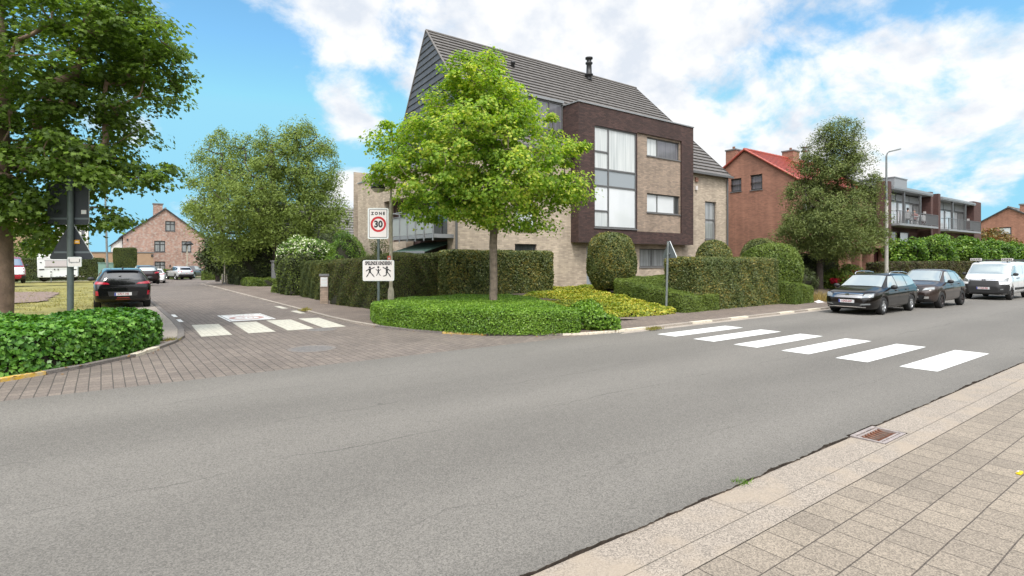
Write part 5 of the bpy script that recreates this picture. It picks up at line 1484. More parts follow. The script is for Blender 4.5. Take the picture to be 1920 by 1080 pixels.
# right-hand gardens
bm = bm_prism([(36.4, 13.05), (64, 13.05), (64, 14.0), (36.4, 14.0)], .03, 1.75, bev=.1)
hedge('beech_hedge', 'long low brownish hedge along the pavement behind the parked cars', 'hedge', bm, lf_brown, leaf=.085, cover=2.2, depth=.07, shrink=.09, core=twigb, extra=(lf_yew, .3))
for i, (px, pxw, t_, zt, lab) in enumerate(((1714, 44, 38.5, 3.25, 'leftmost laurel mass, beside the lamp post'), (1766, 60, 41, 3.55, 'fullest laurel mass, below the empty balcony corner'),
                                            (1828, 58, 44, 3.5, 'laurel mass directly above the white van roof'), (1884, 50, 47, 3.4, 'laurel mass below the far red brick house'), (1925, 40, 50, 3.4, 'laurel mass cut by the right edge of the view'))):
    p = PT(px, 470, t_); rad = pxw * t_ / 1040 * .62
    bm = bm_blob((p.x, p.y + .6, (zt + 1.2) / 2), (rad * 1.08, 1.2, (zt - 1.2) / 2 + .1), power=2.3, wob=.10, seed=20 + i)
    t = thing('laurel_tree', lab, 'tree', (p.x, p.y + .6, 0.05), group='clipped laurels above the brown hedge')
    mbt = MB(); mbt.tube([(p.x, p.y + .6, .05), (p.x + .05, p.y + .62, 1.0), (p.x, p.y + .6, 2.0)], [.09, .08, .06], barkd, n=7); mbt.build('trunk', t)
    hedge('crown', None, None, bm, lf_laurel, leaf=.17, cover=2.6, shape='oval', depth=.4, shrink=.42, jit=.9, rough=.12, parent=t, up=.6)
p = PT(1862, 440, 62)
bm = bm_blob((p.x, p.y, 2.5), (3.0, 2.2, 2.7), wob=.14, seed=31, flatten_bottom=0.0)
hedge('autumn_bush', 'yellow-brown bush before the far red brick house', 'shrub', bm, lf_autumn, leaf=.22, cover=2.0, shape='oval', depth=.5, shrink=.5, jit=1.0, rough=.2)
for (px, py, t_, r3, lm, lab, sd) in ((1500, 525, 29.5, (1.0, .9, .85), lf_conifer, 'dark green shrub between round bush and tree trunk', 41), (1520, 498, 33, (1.5, 1.2, 1.5), lf_conifer, 'tall dark shrub in the shade behind the street tree', 42),
                                      (1551, 525, 31.5, (.42, .45, .65), lf_slope, 'rounded green shrub right of the street tree trunk', 43), (1475, 505, 33, (1.2, 1.0, 1.4), lf_yew, 'dull green bush at the foot of the red brick gable', 44)):
    p = PT(px, py, t_)
    bm = bm_blob((p.x, p.y, max(r3[2] * .8, .1)), r3, wob=.12, seed=sd, flatten_bottom=0.0)
    hedge('garden_shrub', lab, 'shrub', bm, lm, leaf=.11, cover=2.1, shape='long', depth=.3, shrink=.3, jit=1.0, rough=.12)
p = PT(1583, 530, 31.2)
bm = bm_blob((p.x, p.y, .75), (.95, .8, .85), wob=.14, seed=45, flatten_bottom=0.0)
o = hedge('rose_bush', 'bush of bright red flowers behind the dark estate car', 'shrub', bm, lf_slope, leaf=.10, cover=1.7, shape='oval', depth=.25, shrink=.3, jit=1.0, rough=.1)
for (px, py, t_, r_) in ((1586, 518, 30.8, .42), (1566, 526, 30.8, .28), (1600, 513, 30.8, .26)):
    q = PT(px, py, t_); bm = bm_blob(tuple(q), (r_, r_ * .8, r_ * .55), wob=.2, seed=px)
    hedge('blossom', None, None, bm, lf_bloom, leaf=.10, cover=2.2, shape='oval', depth=.12, shrink=.14, jit=1.0, rough=.05, parent=o, core=lf_bloom)
p = PT(1536, 565, 25)
tufts('grass_tuft', [(p.x + dx, p.y + dy, .05) for dx in (-.5, -.2, .1, .4, .7, 1.0) for dy in (-.35, 0, .35, .7)], 34, .16, .42, lf_dry, label='straw coloured tuft of tall dry grass beside the small dark hedge', cat='grass', wid=.4)
p = PT(1535, 571, 24)
MB().raw([(p.x - .3, p.y - .1, .05), (p.x + .3, p.y - .12, .06), (p.x + .25, p.y + .1, .1), (p.x - .2, p.y + .1, .09), (p.x, p.y, .16)], [(0, 1, 4), (1, 2, 4), (2, 3, 4), (3, 0, 4)], signwhite).build('white_stone', label='pale stone at the pavement edge before the dry grass', cat='stone')
tufts('white_flowers', [(18.2 + .1 * k, 14.0 + .06 * k, .95) for k in range(5)], 30, .1, .16, lf_white, label='small white flowers behind the sloping hedge', cat='flowers', wid=2.5, lean=1.0)

# rough grass on the left lawn and weeds in the joints
gp = []
rs = random.Random(5)
for _ in range(2600):
    u_ = rs.uniform(-14, .8); v_ = 16 + (46 - 16) * rs.random() ** 1.2
    gp.append((u_, v_, gz(u_, v_) + .03))
tufts('lawn_grass', gp, 7, .12, .13, lf_grass, kind='stuff', label='short yellowish lawn grass left of the side street', cat='grass', wid=.9, lean=.7)
q = GP(1388, 903)
tufts('weed', [(q[0] + .02 * k, q[1] - .008 * k, -.02) for k in range(-2, 3)], 22, .024, .055, lf_privet, label='small green weed growing in the broken asphalt edge', cat='weed', wid=1.3, lean=.9)
q = GP(318, 642)
tufts('weed', [(q[0] + .05 * k, q[1] + .02 * k, .04) for k in range(-2, 3)], 40, .06, .09, lf_grass, label='yellowish weed at the tip of the left kerb', cat='weed', wid=1.3, lean=.9)
q = GP(572, 584)
tufts('weed', [(q[0] + .04 * k, q[1] + .10 * k, .04) for k in range(-3, 4)], 34, .07, .12, lf_grass, label='weed on the right kerb between two white dashes', cat='weed', wid=1.5, lean=.9)
q = GP(1225, 619)
tufts('weed', [(q[0] + .05 * k, q[1] - .02, .03) for k in range(-4, 5)], 34, .06, .09, lf_grass, label='weed along the kerb beside the first crossing stripe', cat='weed', wid=1.5, lean=.9)
# fallen leaves under the two corner hedges
n = 700
ln = [p for p in densify([p for p in RK if p[1] < 15.5], .2)]; ll = [p for p in densify([p for p in LK if p[1] < 15.0], .2)]
C = []
for k in range(n):
    b_ = random.choice(ln if k % 2 else ll); s_ = 1 if k % 2 else -1
    C.append((b_[0] + random.gauss(.10 * s_, .14), b_[1] + random.gauss(.08 if s_ > 0 else .12, .14), .062 if random.random() < .5 else .012))
C = np.array(C)
V, k = leaf_verts(C, np.array([0, 0, 1.0]) + RNG.normal(size=C.shape) * .25, .05 * (.5 + RNG.random(n)), 'oval')
tag(np_obj('fallen_leaves', V, k, [lf_litter]), 'brown fallen leaves along the corner kerbs', 'leaves', kind='stuff')

# ------------------------------------------------------------------ trees
def ell(px, py, t, rx, ry, rz, w=None):
    p = PT(px, py, t)
    return (p.x, p.y, p.z, rx, ry, rz) if w is None else (p.x, p.y, p.z, rx, ry, rz, w)


def near_line(q, r_, back):
    """keeps leaves off the space between a sign and the road in front of it"""
    d = Vector((q.x, q.y, q.z - CH)); L = d.length; d /= L

    def f(x, y, z):
        w = Vector((x, y, z - CH)); s_ = w.dot(d)
        return L - 4.5 < s_ < L + back and (w - d * s_).length < r_
    return f


lampclear = near_line(PT(706, 353, 18), .34, .3)
zoneclear = near_line(PT(709, 420, 17.35), .60, .2)
signclear = near_line(PT(134, 392, 12.3), .50, .2)
signclear2 = near_line(PT(135, 455, 12.3), .52, .2)
# young maple on the corner
T = 17.5
b = PT(924, 600, T)
tree('maple_tree', 'young maple with fresh yellow-green crown standing in the corner hedge', (b.x, b.y, .02), (b.x + .15, b.y + .1, 7.2), 0.125,
     [ell(908, 312, T, 2.95, 2.6, 1.2, 1.4), ell(908, 255, T, 2.45, 2.2, 1.6, 1.3), ell(895, 195, T, 1.9, 1.7, 1.25, 1.0), ell(905, 140, T, 1.15, 1.0, .9, .5), ell(860, 368, T, 1.8, 1.7, .6, .5),
      ell(1045, 345, T, 1.1, 1.0, .6, .4), ell(745, 265, T, .75, .75, .85, .22), ell(735, 315, T, .7, .7, .5, .16), ell(1075, 270, T, .55, .6, .45, .14), ell(960, 395, T, 1.2, 1.2, .5, .25), ell(815, 385, T, .9, .8, .35, .14)],
     330, 190, .48, .104, lf_maple, barkm, shape='maple', seed=3, flat=.42, bias=.34, mindist=.36, droop=.35, avoid=lambda x, y, z: lampclear(x, y, z) or zoneclear(x, y, z))
# big tree at the left edge
T = 12.8
b = PT(-3, 600, T)
tree('broadleaf_tree', 'large dark green tree with pinkish trunk at the left edge', (b.x, b.y, .05), (b.x, b.y, 8.2), 0.235,
     [ell(30, 60, T, 3.7, 3.2, 2.3, 2.4), ell(0, 240, T, 3.0, 2.8, 1.5, 1.6), ell(205, 60, T, 1.4, 1.5, 1.15, .9), ell(140, 290, T, 1.3, 1.5, .7, .5), ell(40, 380, T, 1.3, 1.3, .85, .5), ell(225, 315, T, 1.1, 1.0, .35, .22),
      ell(0, -200, T, 3.4, 3.0, 2.4, 1.2), ell(190, 180, T, .9, 1.1, .6, .3), ell(190, 405, T, .7, .7, .22, .10), ell(90, 430, T + 1.0, .8, .7, .4, .15)],
     450, 150, .60, .118, lf_big, barkp, shape='maple', seed=11, flat=.30, bias=.34, mindist=.30, droop=.25, up=1.0, outw=.3, rnd=.55, avoid=lambda x, y, z: signclear(x, y, z) or signclear2(x, y, z))
# willow-like tree down the side street
T = 42.0
b = PT(522, 530, T)
tree('willow_tree', 'broad feathery tree with drooping twigs beside the driveway', (b.x, b.y, 0), (b.x - .5, b.y, 10.5), 0.34,
     [ell(500, 370, T, 5.3, 4.3, 3.6, 3.2), ell(440, 310, T, 2.6, 2.6, 2.4, .9), ell(570, 300, T, 2.5, 2.4, 2.9, 1.0), ell(565, 250, T, 1.4, 1.3, 1.4, .35), ell(490, 270, T, 1.5, 1.4, 1.6, .4), ell(425, 268, T, 1.2, 1.2, 1.1, .25),
      ell(400, 400, T, 1.6, 1.6, 2.4, .5), ell(610, 400, T, 1.5, 1.6, 2.6, .5), ell(455, 460, T, 2.6, 2.2, 1.1, .5)],
     300, 330, .88, .20, lf_willow, barkd, shape='long', seed=21, flat=.7, bias=.34, droop=.55, mindist=.75, up=.5, outw=.5, rnd=.8)
# dense street tree on the right
T = 31.0
b = PT(1537, 553, T)
tree('street_tree', 'dense olive-green street tree in front of the red brick house', (b.x, b.y, 0.05), (b.x + .2, b.y, 7.2), 0.17,
     [ell(1555, 418, T, 2.7, 2.4, 1.8, 2.4), ell(1548, 360, T, 2.1, 1.9, 1.6, 1.5), ell(1562, 300, T, 1.9, 1.7, 1.25, 1.2), ell(1574, 252, T, 1.25, 1.2, .85, .7), ell(1620, 350, T, .8, .9, .8, .25), ell(1490, 440, T, 1.0, 1.1, .9, .3),
      ell(1622, 430, T, 1.1, 1.3, 1.1, .45), ell(1555, 462, T, 2.3, 1.9, .55, .5)],
     300, 300, .58, .13, lf_olive, barkd, shape='long', seed=31, flat=.75, bias=.36, droop=.2, mindist=.42, up=.8, outw=.6, rnd=.8)
# gardens on the photographer's own side of the road (seen only as reflections in panes and paintwork)
bm = bm_prism([(-20, -11), (95, -11), (95, -12.2), (-20, -12.2)], 0, 2.3, bev=.15)
hedge('garden_hedge', 'tall hedge along the gardens behind the near pavement', 'hedge', bm, lf_slope, leaf=.28, cover=1.5, depth=.1, shrink=.1)
gt = tree('garden_tree', 'round garden tree behind the hedge of the near pavement', (-9, -17, 0), (-9, -17, 6.4), .2, [(-9, -17, 5.0, 3.6, 3.0, 3.4)], 80, 70, 1.1, .42, lf_big, barkd, shape='oval', seed=70, flat=.7, group='garden trees behind the near hedge')
for i, u_ in enumerate((3, 14, 22, 29, 36, 44, 53, 63, 75, 88)):
    r_ = gt.copy(); COL.objects.link(r_); r_.location = (u_, -16.5 - (i * 7 % 4), 0); r_.rotation_euler = (0, 0, i * 1.7); r_.scale = (1.0 + .06 * (i % 3),) * 3
    for ch in gt.children:
        if ch.name.startswith(('trunk', 'crown')):
            c_ = ch.copy(); COL.objects.link(c_); c_.parent = r_
# distant greenery
for (px, py, t_, r_, zt, lab, sd) in ((398, 480, 88, (3.2, 3, 3.2), 6.2, 'light green tree just right of the gabled brick house', 51), (70, 440, 66, (3.4, 3, 3.3), 6.4, 'dark tree beyond the long hedge, behind the triangular sign', 52),
                                      (-40, 430, 64, (3.2, 3, 3.0), 6.0, 'dark tree behind the red van at the left edge', 53), (408, 470, 56, (1.5, 1.5, 1.9), 4.3, 'dark conifer at the left end of the tall shaded hedge', 54)):
    p = PT(px, py, t_)
    tree('garden_tree', lab, (p.x, p.y, -.3), (p.x, p.y, zt * .8), .2, [(p.x, p.y, zt - r_[2], *r_)], 70, 70, .8, .3, lf_big if sd in (52, 53) else (lf_conifer if sd == 54 else lf_willow), barkd, shape='oval', seed=sd, flat=.7)

# ------------------------------------------------------------------ street furniture
def on_plane(c, right, up=(0, 0, 1)):
    r = Vector(right).normalized(); u_ = Vector(up).normalized(); n_ = r.cross(u_)
    return Matrix(((r.x, u_.x, n_.x, c[0]), (r.y, u_.y, n_.y, c[1]), (r.z, u_.z, n_.z, c[2]), (0, 0, 0, 1)))


def rrect(w, h, r, n=5):
    out = []
    for cx, cy, a0 in ((w / 2 - r, h / 2 - r, 0), (-w / 2 + r, h / 2 - r, 90), (-w / 2 + r, -h / 2 + r, 180), (w / 2 - r, -h / 2 + r, 270)):
        for k in range(n + 1):
            a = R(a0 + 90 * k / n); out.append((cx + r * math.cos(a), cy + r * math.sin(a)))
    return out


def plate(mb, M, pts, z, mat):
    return mb.raw([M @ Vector((p[0], p[1], z)) for p in pts], [tuple(range(len(pts)))], mat)


def panel(mb, M, pts, th, matf, matb, mate):
    n = len(pts)
    f_ = [M @ Vector((p[0], p[1], 0)) for p in pts]; b_ = [M @ Vector((p[0], p[1], -th)) for p in pts]
    mb.raw(f_, [tuple(range(n))], matf); mb.raw(b_, [tuple(range(n - 1, -1, -1))], matb)
    mb.raw(f_ + b_, [(i, n + i, n + (i + 1) % n, (i + 1) % n) for i in range(n)], mate)


VR = (cs, -sn, 0)       # picture right, for signs that face the photographer


def circ(r, n=32, c=(0, 0)): return [(c[0] + r * math.cos(2 * math.pi * k / n), c[1] + r * math.sin(2 * math.pi * k / n)) for k in range(n)]


def ringf(mb, M, r0, r1, z, mat, n=36):
    vs = []
    for k in range(n):
        a = 2 * math.pi * k / n
        vs += [M @ Vector((r0 * math.cos(a), r0 * math.sin(a), z)), M @ Vector((r1 * math.cos(a), r1 * math.sin(a), z))]
    mb.raw(vs, [(2 * k, 2 * k + 1, 2 * ((k + 1) % n) + 1, 2 * ((k + 1) % n)) for k in range(n)], mat)


# zone 30 post with the playing-children board
T = 17.35
b = PT(709, 580, T)
t = thing('traffic_sign', 'zone 30 sign above a playing children board on a green-grey pole', 'traffic sign', (b.x, b.y, 0))
bk = Vector((sn, cs, 0)) * .05
MB().tube([Vector((b.x, b.y, 0)) + bk, Vector((b.x, b.y, 3.45)) + bk], .042, polegreen, n=12).build('pole', t)
c = PT(709, 419, T); s_ = T / 1040
M = on_plane(c, VR)
mb = MB(); panel(mb, M, rrect(39 * s_, 58 * s_, .045), .025, signedge, signback2, signedge)
plate(mb, M, rrect(34 * s_, 53 * s_, .03), .003, signblack); plate(mb, M, rrect(32.2 * s_, 51.2 * s_, .025), .005, signwhite)
Mr = on_plane(PT(709.5, 420.5, T), VR)
ringf(mb, Mr, 10.6 * s_, 14.6 * s_, .008, signred)
mb.text('30', .285, Mr @ Matrix.Translation((0, -.005, .009)), signblack, sx=.95, th=.012)
mb.text('Z O N E', .125, on_plane(PT(709, 400.5, T), VR) @ Matrix.Translation((0, 0, .009)), signblack, sx=.95, th=.006)
mb.build('zone_plate', t)
c = PT(709.5, 507.3, T); M = on_plane(c, VR)
mb = MB(); panel(mb, M, rrect(59 * s_, 39 * s_, .05), .025, signedge, signback2, signedge)
plate(mb, M, rrect(56.5 * s_, 36.5 * s_, .04), .003, signwhite)
mb.text('SPELENDE KINDEREN', .15, on_plane(PT(709.5, 493.8, T), VR) @ Matrix.Translation((0, 0, .006)), signblack, sx=.575, th=.007)


def kid(px, py, k, pose):
    """playing figure cut from black film; joints in board pixels"""
    Mk = on_plane(PT(px, py, T), VR)
    q = s_ * k

    def limb(pts, w):
        for (a, b_) in zip(pts[:-1], pts[1:]):
            a, b_ = Vector(a) * q, Vector(b_) * q
            d = (b_ - a).normalized(); nn = Vector((-d.y, d.x)) * w * q
            mb.raw([Mk @ Vector((*(a + nn), .006)), Mk @ Vector((*(a - nn), .006)), Mk @ Vector((*(b_ - nn * .55), .006)), Mk @ Vector((*(b_ + nn * .55), .006))], [(0, 1, 2, 3)], signblack)
    plate(mb, Mk, circ(2.1 * q, 14, (0, 7.6 * q)), .0062, signblack)
    mb.raw([Mk @ Vector((x * q, y * q, .0064)) for x, y in ((-2.4, 5.2), (2.4, 5.2), (1.8, 0), (2.4, -2.5), (-2.4, -2.5), (-1.8, 0))], [(5, 4, 3, 2, 1, 0)], signblack)
    for l in pose: limb(l, 1.15)


kid(693.5, 509, 1.0, [[(1.6, 4.8), (5, 6), (9, 8)], [(-1.6, 4.8), (-4.5, 2.5), (-7.5, .5)], [(1.2, -2), (4.5, -5.5), (8.5, -10.5)], [(-1.2, -2), (-3.5, -6), (-6.5, -10.5)]])
kid(709.5, 510.5, .68, [[(1.6, 4.8), (4, 5.5), (7, 9)], [(-1.6, 4.8), (-4, 5.5), (-7, 9)], [(1.2, -2), (3, -5.5), (6, -10)], [(-1.2, -2), (-3, -5.5), (-6, -10)]])
kid(725.5, 509, 1.0, [[(1.6, 4.8), (5, 2), (7.5, .5)], [(-1.6, 4.8), (-4.5, 6), (-8, 8.5)], [(1.2, -2), (4.5, -5.5), (7, -10.5)], [(-1.2, -2), (-.5, -6), (-5.5, -9), (-6.5, -7.8)]])
plate(mb, on_plane(PT(709.3, 501.0, T), VR), circ(2.0 * s_, 16), .006, signblack)
mb.build('children_board', t)

# old cream lamp post just behind it
T = 18.0
b = PT(733, 580, T)
t = thing('street_lamp', 'cream lamp post with dark bell-shaped head standing right behind the zone sign', 'street lamp', (b.x, b.y, 0))
mb = MB(); mb.tube([(b.x, b.y, 0), (b.x, b.y, .85), (b.x, b.y, .95), (b.x, b.y, 1.02)], [.11, .105, .085, .06], polecream, n=8, smooth=False)
mb.tube([(b.x, b.y, 1.0), (b.x, b.y, 3.9)], [.056, .05], polecream, n=12)
vr = Vector(VR)
pts = [Vector((b.x, b.y, 3.85 + .0))]
for k in range(7):
    a = R(90 * k / 6); pts.append(Vector((b.x, b.y, 4.15)) - vr * (.28 * (1 - math.cos(a))) + Vector((0, 0, .28 * math.sin(a))))
mb.tube(pts, .032, polecream, n=8)
mb.build('pole', t)
h = PT(709, 352, T)
mb = MB().lathe([(0, .20), (.08, .195), (.16, .14), (.21, .05), (.235, 0.0), (.235, -.03), (.2, -.03)], h, blackm, n=20); mb.tube([h + Vector((0, 0, .17)), pts[-1]], .035, blackm, n=8)
lh = mb.build('lamp_head', t)
MB().lathe([(.2, -.031), (.185, -.09), (.12, -.145), (0, -.165)], h, lampglass, n=18).build('glass_bowl', lh)
c = PT(729.5, 483.5, T - .07)
mb = MB(); panel(mb, on_plane(c, VR), rrect(.11, .14, .01), .01, redst, redst, signwhite); plate(mb, on_plane(c, VR), [(-.03, -.045), (.03, -.045), (.03, .005), (-.03, .005)], .002, signwhite); mb.build('number_plate', t)

# sign post seen from behind, in the ivy bed
T = 12.3
b = PT(132, 580, T); s_ = T / 1040
t = thing('sign_post', 'grey pole with backs of a square and a triangular sign in the ivy', 'traffic sign', (b.x, b.y, 0.05))
MB().tube([(b.x, b.y, 0.05), (b.x, b.y, 3.75)], .062, polegreen, n=12).build('pole', t)
fr_ = Vector((sn, cs, 0)) * .08
VL = (-cs, sn, 0)
c = PT(129, 383, T + .08); M = on_plane(c, VL)
mb = MB(); panel(mb, M, rrect(78 * s_, 77 * s_, .06), .02, signwhite, signback, signedge)
# stiffening channels on the back
for yy in (-.32, .02, .36):
    a = PT(129, 383, T + .055); mb.raw([Vector(a) + Vector(VR) * x + Vector((0, 0, yy + z_)) for (x, z_) in ((-.44, -.02), (.44, -.02), (.44, .02), (-.44, .02))], [(0, 1, 2, 3)], signback2 if yy == -.32 else signback)
c2 = PT(157, 397.5, T + .05); plate(mb, on_plane(c2, VR), rrect(.115, .09, .005), 0, signwhite); plate(mb, on_plane(c2, VR), rrect(.06, .04, .005), .002, signedge)
mb.build('square_sign', t)
c = PT(135, 463, T + .08)
tri = []
Hh = 66 * s_; Wh = 80 * s_
for (cx, cy, a0) in ((0, Hh * .62, 30), (-Wh * .455, -Hh * .29, 150), (Wh * .455, -Hh * .29, 270)):
    for k in range(5):
        a = R(a0 + 120 * k / 4); tri.append((cx + .05 * math.cos(a), cy + .05 * math.sin(a)))
mb = MB(); panel(mb, on_plane(c, VL), tri, .02, signwhite, signback, signedge)
c2 = PT(144.5, 453.5, T + .05); plate(mb, on_plane(c2, VR), rrect(.12, .09, .004), .002, orangest); plate(mb, on_plane(c2, VR), rrect(.09, .02, .004), .004, signwhite)
a = PT(135, 473, T + .055); mb.raw([Vector(a) + Vector(VR) * x + Vector((0, 0, z_)) for (x, z_) in ((-.4, -.02), (.4, -.02), (.4, .02), (-.4, .02))], [(0, 1, 2, 3)], signback2)
mb.build('triangle_sign', t)
c = PT(139.5, 491, T - .075)
mb = MB(); M = on_plane(c, VR); panel(mb, M, rrect(26 * s_, 18.5 * s_, .02), .015, signedge, signback2, signedge); plate(mb, M, rrect(23.5 * s_, 16 * s_, .015), .002, signwhite)
mb.text('uitgezonderd', .042, M @ Matrix.Translation((0, -.01, .004)), signback2, th=.001)
plate(mb, M @ Matrix.Translation((-.115, .03, .003)), rrect(.018, .065, .004), 0, signback); plate(mb, M @ Matrix.Translation((.115, .03, .003)), rrect(.018, .065, .004), 0, signback)
mb.build('small_plate', t)

# triangle sign by the crossing, seen obliquely from behind
T = 19.6
b = PT(1249, 578, T)
tp = PT(1256, 452, T)
t = thing('traffic_sign', 'thin grey pole with a triangular sign turned away, before the sloping hedge', 'traffic sign', (b.x, b.y, 0.05))
MB().tube([(b.x, b.y, 0.05), (tp.x - .08, tp.y + .02, tp.z - .01)], .04, galv, n=10).build('pole', t)
c = Vector((tp.x, tp.y, tp.z - .33))
tri = []
for (cx, cy, a0) in ((0, .29, 30), (-.29, -.23, 150), (.29, -.23, 270)):
    for k in range(5):
        a = R(a0 + 120 * k / 4); tri.append((cx + .04 * math.cos(a), cy + .04 * math.sin(a)))
rv = Vector((math.cos(R(84)), math.sin(R(84)), 0))
mb = MB(); panel(mb, on_plane(c, rv), tri, .03, signwhite, signback2, signedge)
mb.build('triangle_sign', t)
MB().box(c.x - .1, c.x - .035, c.y - .05, c.y + .05, c.z - .14, c.z - .09, galv).build('bracket', t)

# tall lamp post at the right
T = 31.0
b = PT(1662, 535, T)
t = thing('street_lamp', 'tall pale lamp post with slim flat head right of the street tree', 'street lamp', (b.x, b.y, 0.05))
z1 = PT(1662, 292, T).z
mb = MB(); mb.tube([(b.x, b.y, .05), (b.x, b.y, 1.0), (b.x, b.y, 5.2)], [.11, .10, .085], poleconc, n=12); mb.tube([(b.x, b.y, 5.2), (b.x, b.y, z1)], [.06, .045], galv, n=10)
mb.build('pole', t)
e = PT(1676, 281, T)
hd = (Vector((e.x, e.y, 0)) - Vector((b.x, b.y, 0)))
mb = MB(); mb.tube([(b.x, b.y, z1 - .02), (b.x + hd.x * .12, b.y + hd.y * .12, z1 + .14), (b.x + hd.x * .4, b.y + hd.y * .4, z1 + .22)], .035, galv, n=8)
d = hd.normalized(); n_ = Vector((-d.y, d.x, 0)) * .11
p0 = Vector((b.x, b.y, z1 + .19)) + d * .16; p1 = Vector((b.x, b.y, z1 + .33)) + d * .75
v = []
for p_, w_ in ((p0, .7), (p1, 1.0)):
    for sg in (1, -1):
        for zz in (0, .07): v.append(p_ + n_ * sg * w_ + Vector((0, 0, zz)))
mb.raw(v, [(0, 1, 3, 2), (4, 6, 7, 5), (1, 5, 7, 3), (0, 2, 6, 4), (0, 4, 5, 1), (2, 3, 7, 6)], galv)
mb.build('lamp_head', t)

# thin pole far left, lamp at the end of the side street, white post by the hedge
T = 52
a, b2 = PT(202, 512, T), PT(195.5, 300, T)
t = thing('utility_pole', 'thin grey leaning pole beside the square clipped hedge block', 'pole', (a.x, a.y, -.2))
MB().tube([(a.x, a.y, -.2), (b2.x, b2.y, b2.z)], [.10, .06], galv, n=10).build('mast', t); MB().lathe([(0, .12), (.14, .08), (.2, 0), (0, -.03)], b2, blackm, n=12).build('lamp_cap', t)
T = 74
a, b2 = PT(351, 516, T), PT(351, 461, T)
t = thing('street_lamp', 'short pale lamp post with dark cap before the gabled brick house', 'street lamp', (a.x, a.y, -.45))
MB().tube([(a.x, a.y, -.45), (b2.x, b2.y, b2.z)], [.085, .06], polecream, n=8).build('pole', t)
h = PT(354, 458.5, T); MB().lathe([(0, .38), (.2, .34), (.45, .2), (.6, 0), (.5, -.04), (0, -.05)], h, blackm, n=16).tube([b2, h], .06, blackm, n=6).build('lamp_head', t)
T = 43.5
a, b2 = PT(421.5, 534, T), PT(421.5, 470, T)
t = thing('white_pole', 'thin white pole standing at the corner of the tall shaded hedge', 'pole', (a.x, a.y, 0))
MB().tube([(a.x, a.y, 0), (b2.x, b2.y, b2.z)], .06, polecream, n=8).build('mast', t); MB().box(a.x - .11, a.x + .11, a.y - .11, a.y + .11, 0, .12, stone).build('foot', t)
for px, lab in ((417, 'short pale bollard left of the thin white pole'), (426, 'short pale bollard right of the thin white pole')):
    a = PT(px, 532, T); MB().lathe([(0, 0), (.05, 0), (.05, .72), (.03, .76), (0, .77)], (a.x, a.y, .02), polecream, n=10).build('bollard', label=lab, cat='bollard', group='bollards at the shaded hedge')
a = PT(422.5, 530, T + .4); MB().box(a.x - .22, a.x + .22, a.y, a.y + .3, .02, .7, stone).build('utility_box', label='grey utility box between the two pale bollards', cat='utility box', bevel=.02)
# pale gate pillar by the willow
T = 40
a = PT(515, 527, T)
t = thing('gate_pillar', 'plain grey gate pillar beside the willow trunk', 'pillar', (a.x, a.y, 0)); MB().box(a.x - .2, a.x + .2, a.y - .2, a.y + .2, 0, 1.75, stone).build('shaft', t, bevel=.02); MB().box(a.x - .25, a.x + .25, a.y - .25, a.y + .25, 1.753, 1.85, stone).build('capstone', t)
# letterbox pillar between the hedges
T = 23.6
a = PT(608, 573, T)
t = thing('letterbox_pillar', 'brick letterbox pillar with pale house number panel between two yew hedges', 'letterbox', (a.x, a.y, 0.04))
M0 = Matrix.Rotation(-math.atan2(sn, cs) * .55, 4, 'Z')
def rotbox(mb, x0, x1, y0, y1, z0, z1, m):
    q = MB().box(x0, x1, y0, y1, z0, z1, m); mb.raw([M0 @ Vector(p) + Vector((a.x, a.y, 0)) for p in q.v], q.f, m)
mb = MB(); rotbox(mb, -.16, .16, -.2, .2, .03, 1.2, palebrick2); mb.build('shaft', t)
mb = MB(); rotbox(mb, -.2, .2, -.24, .24, 1.203, 1.29, stone); mb.build('capstone', t)
mb = MB(); rotbox(mb, -.14, .14, -.225, -.203, .76, 1.16, signwhite)
for k, zz in enumerate((.80, .93, 1.06)): rotbox(mb, -.12, .12, -.23, -.2255, zz, zz + .085, signedge)
mb.build('letterbox', t)
# green cabinet
a = PT(204, 515, 55.5)
t = thing('electric_cabinet', 'pale green cabinet at the foot of the leaning grey pole', 'cabinet', (a.x, a.y, -.25))
cabm = simple('pale_green_paint', (0.16, 0.27, 0.23), 0.5)
MB().box(a.x - .85, a.x + .75, a.y, a.y + .7, -.25, 1.55, cabm).build('body', t, bevel=.03); MB().box(a.x - .05, a.x - .03, a.y - .012, a.y - .002, -.1, 1.5, framed).box(a.x + .1, a.x + .14, a.y - .03, a.y - .002, .6, .8, framed).build('door_gap', t); MB().box(a.x - .9, a.x + .8, a.y - .05, a.y + .75, 1.553, 1.62, cabm).build('lid', t)

